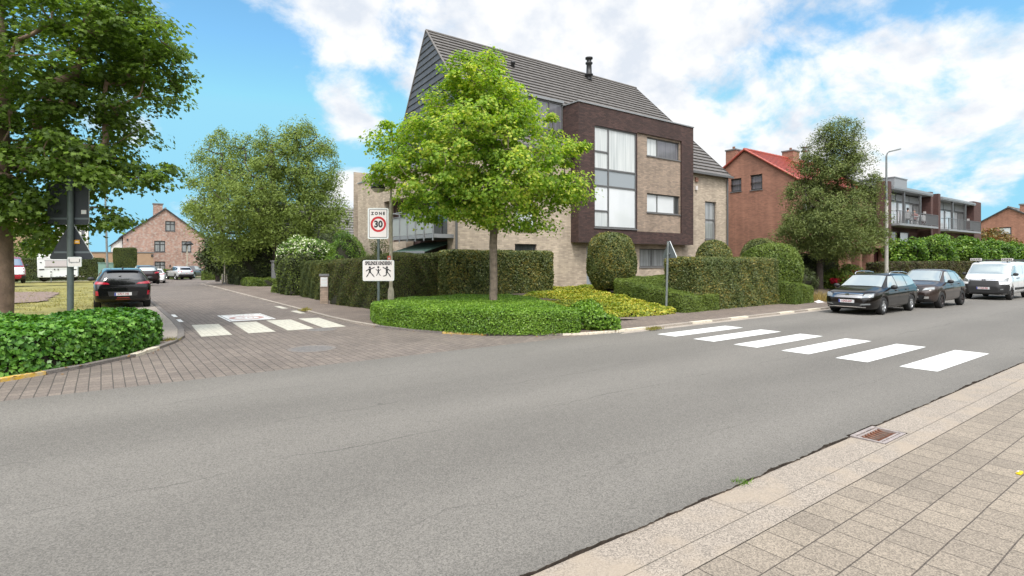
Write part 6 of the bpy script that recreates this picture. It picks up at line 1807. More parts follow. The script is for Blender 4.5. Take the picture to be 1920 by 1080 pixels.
# storm drain in the gutter
g0 = thing('storm_drain', 'rusty cast iron drain grate set in the near gutter', 'drain', (6.81, 2.48, -.02))
x0, x1, y0, y1, zt = 6.52, 7.10, 2.32, 2.655, -.004
mb = MB()
for q in ((x0, x1, y0, y0 + .035), (x0, x1, y1 - .04, y1), (x0, x0 + .035, y0 + .036, y1 - .041), (x1 - .035, x1, y0 + .036, y1 - .041)):
    mb.box(*q, zt - .06, zt, ironlight)
mb.build('rim', g0)
mb = MB()
n = 8
xa, xb = x0 + .055, x1 - .055
ya, yb = y0 + .05, y1 - .055
mb.box(xa - .01, xb + .01, ya, ya + .022, zt - .03, zt - .004, ironlight); mb.box(xa - .01, xb + .01, yb - .022, yb, zt - .03, zt - .004, ironlight)
for k in range(n):
    x = xa + (xb - xa) * k / (n - 1)
    vs_ = []; m_ = 8
    for i in range(m_ + 1):
        f_ = i / m_; y = ya + .02 + (yb - ya - .04) * f_; dz = -.022 * math.sin(math.pi * f_) - .006
        vs_ += [(x - .008, y, zt + dz), (x + .008, y, zt + dz), (x - .008, y, zt + dz - .05), (x + .008, y, zt + dz - .05)]
    fs_ = []
    for i in range(m_):
        o_ = 4 * i; fs_ += [(o_, o_ + 1, o_ + 5, o_ + 4), (o_ + 1, o_ + 3, o_ + 7, o_ + 5), (o_ + 2, o_, o_ + 4, o_ + 6)]
    mb.raw(vs_, fs_, rust)
mb.build('grate', g0)
mb = MB(); mb.raw([(x0, y0, -.2), (x1, y0, -.2), (x1, y1, -.2), (x0, y1, -.2), (x0, y0, -.06), (x1, y0, -.06), (x1, y1, -.06), (x0, y1, -.06)], [(0, 1, 2, 3), (0, 4, 5, 1), (1, 5, 6, 2), (2, 6, 7, 3), (3, 7, 4, 0)], dirt); mb.build('pit', g0)
# manhole covers in the paving
for (px, py, r_, lab) in ((585, 654, .42, 'round iron manhole cover nearest the asphalt edge'), (604, 618, .33, 'iron manhole cover touching the last stripe of the side crossing')):
    q = GP(px, py)
    t = thing('manhole_cover', lab, 'manhole cover', (q[0], q[1], 0), group='manhole covers in the side street')
    mb = MB().lathe([(r_ + .07, -.02), (r_ + .07, .005), (r_ + .005, .006), (r_, .0)], (q[0], q[1], 0.001), kerbdark, n=32, smooth=False); mb.build('rim', t)
    mb = MB().lathe([(r_, .0), (r_ - .02, .004), (r_ * .6, .005), (r_ * .58, .002), (r_ * .3, .005), (0, .005)], (q[0], q[1], 0.0015), iron, n=32, smooth=False); mb.build('lid', t)
q = GP(1911, 891)
mb = MB(); mb.prism([(q[0] - .035, q[1] - .018), (q[0] + .03, q[1] - .022), (q[0] + .04, q[1] + .012), (q[0] - .028, q[1] + .02)], .012, [.022, .034, .03, .02], yellowp)
mb.box(q[0] - .02, q[0] + .012, q[1] + .0, q[1] + .014, .03, .037, signwhite)
mb.build('sweet_wrapper', label='small yellow wrapper lying on the near pavement', cat='litter', bevel=.003)

# ------------------------------------------------------------------ vehicles
def paint(name, col, metal=0.3, rough=0.28):
    m, t, b = new_mat(name)
    b.inputs['Base Color'].default_value = (*col, 1); b.inputs['Metallic'].default_value = metal; b.inputs['Roughness'].default_value = rough
    b.inputs['Coat Weight'].default_value = 0.9; b.inputs['Coat Roughness'].default_value = 0.02; b.inputs['Specular IOR Level'].default_value = 0.1
    return m


cglass, _t, _b = new_mat('car_glass')
_b.inputs['Base Color'].default_value = (0.42, 0.47, 0.47, 1); _b.inputs['Metallic'].default_value = 0.40; _b.inputs['Roughness'].default_value = 0.02; _b.inputs['IOR'].default_value = 1.9; _b.inputs['Specular IOR Level'].default_value = 0.6
tinted = simple('tinted_glass', (0.012, 0.013, 0.015), 0.06, spec=0.9)
tyrem = simple('tyre_rubber', (0.014, 0.014, 0.014), 0.8)
rimm = simple('alloy_rim', (0.55, 0.56, 0.57), 0.25, metal=0.8)
rimdark = simple('dark_rim', (0.05, 0.04, 0.04), 0.35, metal=0.5)
plastic = simple('black_plastic', (0.016, 0.016, 0.017), 0.55)
chrome = simple('chrome', (0.75, 0.76, 0.78), 0.12, metal=1.0)
lampw = simple('headlamp_lens', (0.22, 0.235, 0.24), 0.08, metal=0.35, coat=1.0)
lampr = simple('tail_lamp_lens', (0.36, 0.012, 0.03), 0.15, coat=1.0)
platem = simple('number_plate_white', (0.62, 0.62, 0.63), 0.4)
platet = simple('number_plate_red', (0.30, 0.02, 0.03), 0.5)
plateb = simple('plate_blue', (0.03, 0.05, 0.3), 0.5)


def interp(tab, xs, sm=2):
    tab = sorted(tab); a = np.array([p[0] for p in tab]); b = np.array([p[1] for p in tab])
    y = np.interp(xs, a, b)
    for _ in range(sm):
        z_ = y.copy(); z_[1:-1] = .25 * y[:-2] + .5 * y[1:-1] + .25 * y[2:]; y = z_
    return y


def car(name, label, sp, loc, rz, scale=1.0, cat='car', group=None):
    L_, ax_f, ax_r, rw = sp['L'], sp['axf'], sp['axr'], sp['rw']
    t = thing(name, label, cat, loc, rz, group=group, scale=scale)
    ns = 64
    xs = np.linspace(-L_ / 2, L_ / 2, ns)
    top = interp(sp['top'], xs, 1); belt = interp(sp['belt'], xs); bot = interp(sp['bot'], xs); wid = interp(sp['wid'], xs); rfw = interp(sp['roofw'], xs)
    belt = np.minimum(belt, top - .012)
    rings = []
    for i, x in enumerate(xs):
        w, zb, zs_, zt, wr = wid[i], bot[i], belt[i], top[i], min(rfw[i], wid[i] * .97)
        hgt = zt - zs_
        e = min(.05, hgt * .5)
        ga = [(0.0, zb), (w * .80, zb), (w * .95, zb + .05), (w * .985, zb + (zs_ - zb) * .25), (w, zb + (zs_ - zb) * .5), (w * .995, zb + (zs_ - zb) * .72), (w * .975, zs_ - .05 * min(1, (zs_ - zb) / .3)), (w * .945, zs_)]
        wg = w * .93
        for f in (.25, .5, .75): ga.append((wg + (wr - wg) * f + .018 * math.sin(math.pi * f) * min(1, hgt / .3), zs_ + (hgt - e) * f))
        ga += [(wr, zt - e), (wr * .90, zt - e * .32), (wr * .55, zt - e * .05), (0, zt)]
        rings.append(ga)
    m = len(rings[0]); tot = 2 * m - 2
    V = []
    for i, x in enumerate(xs):
        nose = 0
        r = rings[i]
        full = [(y, z) for y, z in r] + [(-y, z) for y, z in r[-2:0:-1]]
        V += [(x, y, z) for y, z in full]
    F = [(i * tot + k, (i + 1) * tot + k, (i + 1) * tot + (k + 1) % tot, i * tot + (k + 1) % tot) for i in range(ns - 1) for k in range(tot)]
    F += [tuple(range(tot)), tuple(range((ns - 1) * tot + tot - 1, (ns - 1) * tot - 1, -1))]
    me = bpy.data.meshes.new('body'); me.from_pydata(V, [], F)
    bm = bmesh.new(); bm.from_mesh(me); bmesh.ops.recalc_face_normals(bm, faces=bm.faces); bm.to_mesh(me); bm.free()
    tmp = bpy.data.objects.new('tmp', me); COL.objects.link(tmp)
    W_ = max(wid)
    cuts = []
    for ax in (ax_f, ax_r):
        for sg in (1, -1):
            cb = bmesh.new(); bmesh.ops.create_cone(cb, cap_ends=True, segments=32, radius1=rw * 1.16, radius2=rw * 1.16, depth=.6, matrix=Matrix.Translation((ax, sg * (W_ + .02), rw + .01)) @ Matrix.Rotation(R(90), 4, 'X'))
            cm = bpy.data.meshes.new('cut'); cb.to_mesh(cm); cb.free()
            co = bpy.data.objects.new('cut', cm); COL.objects.link(co); cuts.append(co)
            md = tmp.modifiers.new('b', 'BOOLEAN'); md.operation = 'DIFFERENCE'; md.object = co; md.solver = 'EXACT'
    dg = bpy.context.evaluated_depsgraph_get()
    body = bpy.data.meshes.new_from_object(tmp.evaluated_get(dg))
    for co in cuts: bpy.data.objects.remove(co)
    bpy.data.objects.remove(tmp)
    body.materials.clear(); body.materials.append(sp['paint']); body.materials.append(plastic)
    for p in body.polygons:
        c_ = p.center; k = 0
        for ax in (ax_f, ax_r):
            if (c_.x - ax) ** 2 + (c_.z - rw) ** 2 < (rw * 1.165) ** 2 and abs(c_.y) > W_ - .6 and (abs(p.normal.y) < .3 or abs(c_.y) < W_ - .2): k = 1
        if c_.z < sp.get('skirt', .3) or (c_.z < sp.get('bumper', 0) and c_.x > L_ / 2 - .75): k = 1
        p.material_index = k; p.use_smooth = len(p.vertices) < 8
    bo = bpy.data.objects.new('body', body); COL.objects.link(bo); bo.parent = t
    bv = BVHTree.FromPolygons([v.co for v in body.vertices], [tuple(p.vertices) for p in body.polygons])

    def hit(kind, a, b):
        if kind == 'L': o, d = Vector((a, 3, b)), Vector((0, -1, 0))
        elif kind == 'R': o, d = Vector((a, -3, b)), Vector((0, 1, 0))
        elif kind == 'F': o, d = Vector((4, a, b)), Vector((-1, 0, 0))
        elif kind == 'B': o, d = Vector((-4, a, b)), Vector((1, 0, 0))
        else: o, d = Vector((a, b, 4)), Vector((0, 0, -1))
        h_ = bv.ray_cast(o, d)
        return (h_[0], h_[1] if h_[1].dot(d) < 0 else -h_[1]) if h_[0] is not None else None

    def patch(mb, kind, quad, mat, off=.006, nx=10, ny=6, th=0.0):
        q = [Vector(p) for p in quad]; vs_ = []; idx = {}
        for j in range(ny + 1):
            for i in range(nx + 1):
                s_, r_ = i / nx, j / ny
                p = (q[0] * (1 - s_) + q[1] * s_) * (1 - r_) + (q[3] * (1 - s_) + q[2] * s_) * r_
                h_ = hit(kind, p.x, p.y)
                if h_: idx[(i, j)] = len(vs_); vs_.append(h_[0] + h_[1] * (off + th))
        fs_ = []
        for j in range(ny):
            for i in range(nx):
                k = [(i, j), (i + 1, j), (i + 1, j + 1), (i, j + 1)]
                if all(x_ in idx for x_ in k):
                    pts_ = [vs_[idx[x_]] for x_ in k]
                    if max((pts_[a_] - pts_[a_ - 1]).length for a_ in range(4)) < .45: fs_.append(tuple(idx[x_] for x_ in k))
        if vs_: mb.raw(vs_, fs_, mat, True)
        return mb

    for nm, kind, quad, mat in sp.get('patches', []):
        if nm.startswith('bumper'):
            for kk in ('LR' if kind == 'S' else kind): patch(MB(), kk, quad, mat, off=.010, nx=48, ny=12).build(nm, t, local=True)
        elif kind == 'S':
            for kk in 'LR':
                o_ = patch(MB(), kk, quad, mat).build(nm, t, local=True)
        elif kind in ('FF', 'BB'):
            for sg in (1, -1):
                patch(MB(), kind[0], [(a * sg, b) for a, b in quad], mat, off=.014).build(nm, t, local=True)
        else:
            patch(MB(), kind, quad, mat, off=.007, nx=14, ny=8).build(nm, t, local=True)
    # thin shut lines round the doors
    if sp.get('seams'):
        for kk in 'LR':
            mb = MB()
            for (xa, za, xb, zb_) in sp['seams']:
                d = Vector((xb - xa, zb_ - za)).normalized(); n_ = Vector((-d.y, d.x)) * .006
                patch(mb, kk, [(xa - n_.x, za - n_.y), (xb - n_.x, zb_ - n_.y), (xb + n_.x, zb_ + n_.y), (xa + n_.x, za + n_.y)], plastic, off=.003, nx=12, ny=1)
            mb.build('door_seam', t, local=True)
    for (x, z) in sp.get('handles', []):
        for sg, kk in ((1, 'L'), (-1, 'R')):
            h_ = hit(kk, x, z)
            if h_:
                y = h_[0].y; MB().box(x - .1, x + .1, min(y, y + sg * .03), max(y, y + sg * .03), z - .018, z + .018, sp.get('handlem', sp['paint'])).build('door_handle', t, local=True, bevel=.008)
    mx, mz = sp['mirror']
    for sg in (1, -1):
        bm = bmesh.new(); bmesh.ops.create_icosphere(bm, subdivisions=2, radius=1)
        for v in bm.verts:
            v.co = (mx + v.co.x * .09, sg * (W_ + .09) + v.co.y * .12, mz + v.co.z * .085)
        m_ = MB(); bm.verts.index_update(); m_.raw([v.co for v in bm.verts], [tuple(v.index for v in f.verts) for f in bm.faces], sp.get('mirrorm', plastic), True); bm.free()
        m_.box(mx - .03, mx + .03, min(sg * (W_ - .14), sg * (W_ + .05)), max(sg * (W_ - .14), sg * (W_ + .05)), mz - .07, mz - .03, plastic)
        m_.build('wing_mirror', t, local=True)
    # wheels
    tw = sp.get('tw', .215)
    ty = [(rw * .62, -tw / 2), (rw * .9, -tw / 2 - .005), (rw * .97, -tw / 2 + .015), (rw, -tw / 2 + .04), (rw, tw / 2 - .04), (rw * .97, tw / 2 - .015), (rw * .9, tw / 2 + .005), (rw * .62, tw / 2)]
    tyre = MB().lathe(ty, (0, 0, 0), tyrem, n=32, axis='y')
    hub = MB().lathe([(0, -.02), (rw * .6, -.02), (rw * .6, .02), (0, .02)], (0, 0, 0), plastic, n=24, axis='y', smooth=False)
    rim = MB().lathe([(rw * .56, .0), (rw * .60, tw * .38), (rw * .665, tw * .5), (rw * .665, tw * .44), (rw * .63, tw * .2)], (0, 0, 0), sp.get('rim', rimm), n=32, axis='y')
    ns_ = sp.get('spokes', 5)
    for k in range(ns_):
        a = 2 * math.pi * k / ns_ + .3
        for da in (-.13, .13):
            ca, sa = math.cos(a), math.sin(a); cb_, sb_ = math.cos(a + da), math.sin(a + da); wv = .022
            rim.raw([(rw * .1 * ca - sa * wv, tw * .40, rw * .1 * sa + ca * wv), (rw * .1 * ca + sa * wv, tw * .40, rw * .1 * sa - ca * wv), (rw * .62 * cb_ + sb_ * wv, tw * .42, rw * .62 * sb_ - cb_ * wv), (rw * .62 * cb_ - sb_ * wv, tw * .42, rw * .62 * sb_ + cb_ * wv),
                     (rw * .1 * ca - sa * wv, tw * .25, rw * .1 * sa + ca * wv), (rw * .1 * ca + sa * wv, tw * .25, rw * .1 * sa - ca * wv), (rw * .62 * cb_ + sb_ * wv, tw * .25, rw * .62 * sb_ - cb_ * wv), (rw * .62 * cb_ - sb_ * wv, tw * .25, rw * .62 * sb_ + cb_ * wv)],
                    [(0, 1, 2, 3), (0, 3, 7, 4), (1, 5, 6, 2)], sp.get('rim', rimm))
    rim.lathe([(0, tw * .45), (rw * .13, tw * .44), (rw * .17, tw * .36)], (0, 0, 0), sp.get('rim', rimm), n=16, axis='y')
    for ax in (ax_f, ax_r):
        for sg in (1, -1):
            w_ = hub.build('wheel', t, local=True); w_.location = (ax, sg * (W_ - tw / 2 - .02), rw); w_.rotation_euler = (0, random.uniform(0, 1), 0 if sg > 0 else math.pi)
            tyre.build('tyre', w_, local=True); rim.build('rim', w_, local=True)
    # number plates
    for kind, zz, txt in sp.get('plates', []):
        h_ = hit(kind, 0, zz)
        if h_:
            x = h_[0].x; s_ = 1 if kind == 'F' else -1
            mb = MB().box(min(x, x + s_ * .025), max(x, x + s_ * .025), -.26, .26, zz - .056, zz + .056, platem)
            Mx = on_plane((x + s_ * .027, 0, zz), (0, s_, 0))
            mb.text(txt, .105, Mx, platet, sx=.78, th=.003)
            plate(mb, Mx @ Matrix.Translation((-.235, 0, .0005)), rrect(.045, .108, .004), 0, plateb)
            mb.build('number_plate', t, local=True)
    if sp.get('extra'): sp['extra'](t, hit, patch)
    return t


# ---- dark estate car
def estate_extra(t, hit, patch):
    for sg in (1, -1):
        pts = [(x, sg * .60, z) for x, z in ((.15, 1.455), (.05, 1.535), (-.4, 1.56), (-1.2, 1.545), (-1.6, 1.50), (-1.72, 1.43))]
        MB().tube(pts, .018, chrome, n=8).build('roof_rail', t, local=True)
    h_ = hit('F', 0, .70); x = h_[0].x + .012
    mb = MB(); M = on_plane((x, 0, .70), (0, 1, 0)); ringf(mb, M, .062, .085, .003, chrome); plate(mb, M, circ(.066, 20), .001, plastic)
    for (a, b) in (((-.03, .045), (0, -.0)), ((0, 0.0), (.03, .045)), ((-.045, .02), (-.02, -.045)), ((-.02, -.045), (0, 0)), ((0, 0), (.02, -.045)), ((.02, -.045), (.045, .02))):
        a, b = Vector(a) * 1.3, Vector(b) * 1.3; d = (b - a).normalized(); n_ = Vector((-d.y, d.x)) * .009
        mb.raw([M @ Vector((*(p_), .004)) for p_ in (a + n_, a - n_, b - n_, b + n_)], [(0, 1, 2, 3)], chrome)
    mb.build('emblem', t, local=True)
    mb = MB()
    for zz in (.625, .655, .685, .735, .765): patch(mb, 'F', [(-.50, zz), (.50, zz), (.50, zz + .016), (-.50, zz + .016)], chrome, off=.016, nx=12, ny=1)
    mb.build('grille_slats', t, local=True)
    mb = MB(); patch(mb, 'F', [(-.62, .285), (.62, .285), (.62, .315), (-.62, .315)], chrome, off=.02, nx=14, ny=1); mb.build('chrome_strip', t, local=True)
    MB().tube([(-1.3, 0, 1.47), (-1.42, 0, 1.62)], .012, plastic, n=6).build('aerial', t, local=True)


estate = dict(L=4.77, axf=1.44, axr=-1.27, rw=.325, paint=paint('black_brown_paint', (0.006, 0.0045, 0.004), metal=.0, rough=.3), rim=rimm, spokes=5,
              top=[(-2.385, .80), (-2.37, .98), (-2.30, 1.06), (-1.93, 1.38), (-1.7, 1.45), (-1.2, 1.495), (-.4, 1.515), (.1, 1.49), (.35, 1.44), (1.18, 1.015), (1.35, .985), (1.9, .90), (2.2, .80), (2.33, .70), (2.385, .60)],
              belt=[(-2.385, .78), (-2.2, .96), (-1.5, .985), (0, .95), (1.1, .915), (1.9, .83), (2.25, .70), (2.385, .55)],
              bot=[(-2.385, .45), (-2.3, .32), (-1.9, .22), (1.9, .2), (2.25, .2), (2.385, .28)], wid=[(-2.385, .72), (-2.3, .82), (-1.9, .89), (-1, .91), (1.5, .91), (1.95, .88), (2.2, .80), (2.33, .68), (2.385, .55)],
              roofw=[(-2.385, .60), (-2.0, .60), (-1, .64), (0, .645), (.4, .62), (1.2, .76), (2.0, .72), (2.385, .45)], skirt=.235,
              patches=[('windscreen', 'T', [(1.16, -.70), (1.16, .70), (.40, .58), (.40, -.58)], cglass), ('rear_window', 'B', [(-.62, 1.08), (.62, 1.08), (.52, 1.36), (-.52, 1.36)], cglass),
                       ('side_window', 'S', [(.92, .985), (.08, .995), (.08, 1.40), (.36, 1.385)], cglass), ('side_window', 'S', [(.03, .995), (-.88, 1.01), (-.86, 1.40), (.03, 1.41)], cglass), ('side_window', 'S', [(-.94, 1.01), (-1.92, 1.08), (-1.72, 1.34), (-.92, 1.40)], cglass),
                       ('headlight', 'FF', [(.48, .62), (.80, .66), (.79, .795), (.55, .755)], lampw), ('grille', 'F', [(-.50, .61), (.50, .61), (.52, .79), (-.52, .79)], plastic), ('lower_grille', 'F', [(-.60, .33), (.60, .33), (.56, .45), (-.56, .45)], plastic),
                       ('fog_light', 'FF', [(.44, .36), (.74, .39), (.73, .44), (.50, .42)], lampw), ('tail_light', 'BB', [(.42, .86), (.80, .86), (.79, 1.0), (.46, .98)], lampr)],
              seams=[(1.06, .32, 1.04, .9), (.05, .3, .05, .97), (-.9, .45, -.92, .98), (1.06, .3, -.75, .3)], handles=[(.28, .86), (-.72, .88)], mirror=(.82, 1.0), plates=[('F', .50, '1-EXD-247'), ('B', .6, '1-EXD-247')], extra=estate_extra)
KS = .94
ES = car('parked_car', 'dark estate car with chrome roof rails and silver alloy wheels, first in the row', estate, (23.05, 7.72 + .86, 0.0), math.pi, KS, group='cars parked along the far kerb')


# ---- brown SUV
def suv_extra(t, hit, patch):
    h_ = hit('F', 0, .80)
    if h_:
        mb = MB(); M = on_plane((h_[0].x + .012, 0, .80), (0, 1, 0)); ringf(mb, M, .03, .06, .003, chrome); mb.build('emblem', t, local=True)
    mb = MB()
    for sg in (1, -1): patch(mb, 'F', [(sg * .46, .40), (sg * .66, .42), (sg * .66, .50), (sg * .48, .50)], chrome, off=.012, nx=4, ny=2)
    mb.build('fog_surround', t, local=True)


suv = dict(L=4.36, axf=1.32, axr=-1.31, rw=.345, paint=paint('metallic_brown_paint', (0.045, 0.032, 0.028), metal=.3, rough=.35), rim=rimdark, spokes=5,
           top=[(-2.18, .85), (-2.16, 1.03), (-2.08, 1.12), (-1.75, 1.42), (-1.45, 1.53), (-.7, 1.60), (-.1, 1.61), (.2, 1.57), (1.02, 1.12), (1.2, 1.08), (1.75, .99), (2.0, .90), (2.12, .80), (2.18, .68)],
           belt=[(-2.18, .83), (-2.0, 1.02), (-1.2, 1.06), (0, 1.02), (1.0, .99), (1.7, .91), (2.05, .78), (2.18, .64)], bot=[(-2.18, .5), (-2.05, .36), (-1.7, .27), (1.7, .25), (2.05, .25), (2.18, .36)],
           wid=[(-2.18, .72), (-2.1, .82), (-1.7, .90), (-1, .92), (1.3, .92), (1.75, .89), (2.0, .80), (2.12, .68), (2.18, .56)], roofw=[(-2.18, .6), (-1.8, .58), (-1, .63), (0, .65), (.3, .63), (1.05, .77), (1.8, .73), (2.18, .45)], skirt=.30,
           patches=[('bumper', 'F', [(-.78, .27), (.78, .27), (.70, .40), (-.70, .40)], plastic), ('windscreen', 'T', [(1.0, -.71), (1.0, .71), (.24, .60), (.24, -.60)], cglass), ('rear_window', 'B', [(-.62, 1.15), (.62, 1.15), (.52, 1.42), (-.52, 1.42)], cglass),
                    ('side_window', 'S', [(.76, 1.06), (-.06, 1.07), (-.06, 1.50), (.22, 1.49)], cglass), ('side_window', 'S', [(-.11, 1.07), (-.98, 1.10), (-.92, 1.46), (-.11, 1.50)], cglass), ('side_window', 'S', [(-1.04, 1.11), (-1.55, 1.19), (-1.40, 1.38), (-.98, 1.45)], cglass),
                    ('headlight', 'FF', [(.44, .74), (.80, .80), (.78, .89), (.52, .84)], lampw), ('grille', 'F', [(-.42, .70), (.42, .70), (.46, .86), (-.46, .86)], plastic), ('lower_grille', 'F', [(-.62, .38), (.62, .38), (.50, .56), (-.50, .56)], plastic), ('tail_light', 'BB', [(.46, .92), (.80, .95), (.78, 1.06), (.50, 1.03)], lampr)],
           seams=[(.96, .42, .94, .98), (-.08, .42, -.08, 1.04), (-1.0, .6, -1.0, 1.08)], handles=[(.12, .95), (-.82, .98)], mirror=(.68, 1.10), plates=[('F', .55, '1-KDR-582'), ('B', .7, '1-KDR-582')], extra=suv_extra)
car('parked_car', 'brown metallic SUV with dark wheels parked between estate car and white van', suv, (27.74, 7.42 + .87, 0.0), math.pi, KS, group='cars parked along the far kerb')


# ---- white van
def van_extra(t, hit, patch):
    mb = MB()
    for y in (-.70, .70): mb.tube([(1.0, y, 2.02), (-2.3, y, 2.02)], .035, plastic, n=8)
    for x in (.85, -.7, -2.2): mb.tube([(x, -.72, 2.02), (x, .72, 2.02)], .03, plastic, n=8)
    for x in (.85, -2.2):
        for y in (-.6, .6): mb.box(x - .03, x + .03, y - .02, y + .02, 1.9, 2.02, plastic)
    rk = mb.build('roof_rack', t, local=True)
    # perforated light carriers at both ends of the front bar
    for (ya, yb) in ((-.86, -.40), (.42, .86)):
        mb = MB().box(.98, 1.12, ya, yb, 2.0, 2.12, signwhite)
        for k in range(6): y = ya + .05 + k * (yb - ya - .1) / 5; mb.box(1.121, 1.125, y - .02, y + .02, 2.03, 2.09, plastic)
        mb.build('rack_end_board', rk, local=True)
    mb = MB(); patch(mb, 'F', [(-.66, .985), (.66, .985), (.66, 1.015), (-.66, 1.015)], chrome, off=.02, nx=14, ny=1); mb.build('chrome_strip', t, local=True)
    h_ = hit('F', 0, 1.0)
    if h_:
        mb = MB(); M = on_plane((h_[0].x + .03, 0, 1.0), (0, 1, 0)); ringf(mb, M, .06, .08, .003, chrome); plate(mb, M, [(-.06, -.01), (.06, -.01), (.06, .01), (-.06, .01)], .004, chrome); mb.build('emblem', t, local=True)


van = dict(L=5.0, axf=1.55, axr=-1.55, rw=.335, paint=paint('white_van_paint', (0.72, 0.73, 0.74), metal=0.0, rough=.3), rim=rimdark, spokes=5, handlem=plastic,
           top=[(-2.5, 1.55), (-2.46, 1.85), (-2.35, 1.92), (-1.0, 1.96), (.6, 1.95), (1.0, 1.90), (1.18, 1.82), (1.82, 1.32), (1.95, 1.25), (2.25, 1.12), (2.40, 1.0), (2.46, .86), (2.5, .70)],
           belt=[(-2.5, 1.15), (-2.3, 1.2), (0, 1.2), (1.6, 1.16), (2.1, 1.05), (2.4, .86), (2.5, .66)], bot=[(-2.5, .42), (-2.2, .3), (2.1, .27), (2.4, .26), (2.5, .34)],
           wid=[(-2.5, .86), (-2.3, .94), (0, .955), (1.7, .955), (2.1, .93), (2.32, .84), (2.44, .72), (2.5, .62)], roofw=[(-2.5, .80), (0, .82), (.9, .81), (1.2, .78), (1.85, .84), (2.2, .80), (2.5, .5)], skirt=.30,
           patches=[('bumper', 'F', [(-.90, .30), (.90, .30), (.93, .80), (-.93, .80)], plastic), ('bumper', 'F', [(-.62, .80), (.62, .80), (.60, .90), (-.60, .90)], plastic), ('bumper_corner', 'S', [(2.30, .30), (1.98, .30), (1.98, .72), (2.24, .80)], plastic), ('windscreen', 'T', [(1.84, -.80), (1.84, .80), (1.16, .72), (1.16, -.72)], cglass), ('side_window', 'S', [(1.50, 1.24), (.62, 1.26), (.62, 1.74), (1.02, 1.74)], cglass),
                    ('headlight', 'FF', [(.58, .90), (.90, .96), (.88, 1.14), (.66, 1.03)], lampw), ('grille', 'F', [(-.58, .88), (.58, .88), (.60, 1.05), (-.60, 1.05)], plastic), ('fog_light', 'FF', [(.66, .52), (.76, .53), (.76, .59), (.66, .58)], lampw), ('side_moulding', 'S', [(1.1, .5), (-1.0, .5), (-1.0, .62), (1.1, .62)], plastic), ('tail_light', 'BB', [(.74, .8), (.88, .8), (.86, 1.3), (.74, 1.3)], lampr)],
           seams=[(1.45, .5, 1.5, 1.2), (.5, .4, .5, 1.8), (-.75, .4, -.75, 1.8)], handles=[(.66, 1.1), (.30, 1.1)], mirror=(1.42, 1.3), plates=[('F', .60, '1-NGA-905')], extra=van_extra)
car('parked_van', 'white panel van with roof rack and black front bumper at right edge', van, (35.9, 6.95 + .90, 0.0), math.pi, .93, cat='van', group='cars parked along the far kerb')


# ---- black hatchback seen from behind
def hatch_extra(t, hit, patch):
    bm = bmesh.new(); bmesh.ops.create_icosphere(bm, subdivisions=1, radius=1)
    for v in bm.verts: v.co = (-1.35 + v.co.x * .10, v.co.y * .035, 1.475 + v.co.z * .05)
    m_ = MB(); bm.verts.index_update(); m_.raw([v.co for v in bm.verts], [tuple(v.index for v in f.verts) for f in bm.faces], plastic, True); bm.free(); m_.build('aerial_fin', t, local=True)
    MB().box(-1.78, -1.62, -.50, .50, 1.405, 1.43, sp_hatch['paint']).build('roof_spoiler', t, local=True, bevel=.01)
    mb = MB()
    for sg in (1, -1): patch(mb, 'B', [(sg * .72, .50), (sg * .80, .50), (sg * .80, .66), (sg * .74, .66)], lampr, off=.01, nx=2, ny=3)
    mb.build('reflector', t, local=True)
    mb = MB(); patch(mb, 'B', [(-.22, .34), (.22, .34), (.18, .42), (-.18, .42)], lampr, off=.01, nx=4, ny=1); mb.build('rear_fog_light', t, local=True)
    mb = MB(); patch(mb, 'B', [(-.60, .765), (.60, .765), (.60, .775), (-.60, .775)], plastic, off=.006, nx=12, ny=1); mb.build('tailgate_gap', t, local=True)
    MB().tube([(-1.90, .05, 1.20), (-1.80, .26, 1.14)], .012, plastic, n=6).build('wiper', t, local=True)


sp_hatch = dict(L=4.06, axf=1.22, axr=-1.32, rw=.315, paint=paint('black_paint', (0.005, 0.005, 0.006), metal=.0, rough=.2), rim=rimm, spokes=5,
                top=[(-2.03, .78), (-2.02, .96), (-1.98, 1.02), (-1.72, 1.36), (-1.55, 1.42), (-.8, 1.47), (-.3, 1.475), (.1, 1.43), (.95, 1.03), (1.1, 1.0), (1.6, .90), (1.85, .82), (1.97, .72), (2.03, .6)],
                belt=[(-2.03, .76), (-1.9, .96), (-1.2, .99), (0, .95), (.9, .92), (1.6, .83), (1.9, .72), (2.03, .56)], bot=[(-2.03, .36), (-1.9, .26), (-1.6, .2), (1.6, .19), (1.9, .19), (2.03, .28)],
                wid=[(-2.03, .76), (-1.96, .83), (-1.6, .885), (-1, .885), (1.2, .88), (1.6, .85), (1.85, .76), (1.97, .66), (2.03, .54)], roofw=[(-2.03, .62), (-1.7, .56), (-1, .60), (0, .62), (.2, .60), (1.0, .74), (1.7, .70), (2.03, .45)], skirt=.26,
                patches=[('windscreen', 'T', [(.93, -.69), (.93, .69), (.15, .57), (.15, -.57)], cglass), ('rear_window', 'B', [(-.66, 1.045), (.66, 1.045), (.53, 1.345), (-.53, 1.345)], tinted),
                         ('side_window', 'S', [(.70, .99), (-.1, 1.0), (-.1, 1.38), (.18, 1.37)], cglass), ('side_window', 'S', [(-.15, 1.0), (-.98, 1.03), (-.9, 1.36), (-.15, 1.38)], cglass),
                         ('tail_light', 'BB', [(.40, .895), (.835, .90), (.80, 1.0), (.46, .955)], lampr), ('headlight', 'FF', [(.45, .66), (.76, .70), (.74, .78), (.5, .75)], lampw), ('plate_recess', 'B', [(-.42, .47), (.42, .47), (.46, .64), (-.46, .64)], plastic)],
                seams=[(.9, .32, .88, .92), (-.12, .3, -.12, .97)], handles=[(.05, .88), (-.75, .92)], mirror=(.62, 1.03), plates=[('B', .54, '2-FLY-145'), ('F', .45, '2-FLY-145')], extra=hatch_extra)
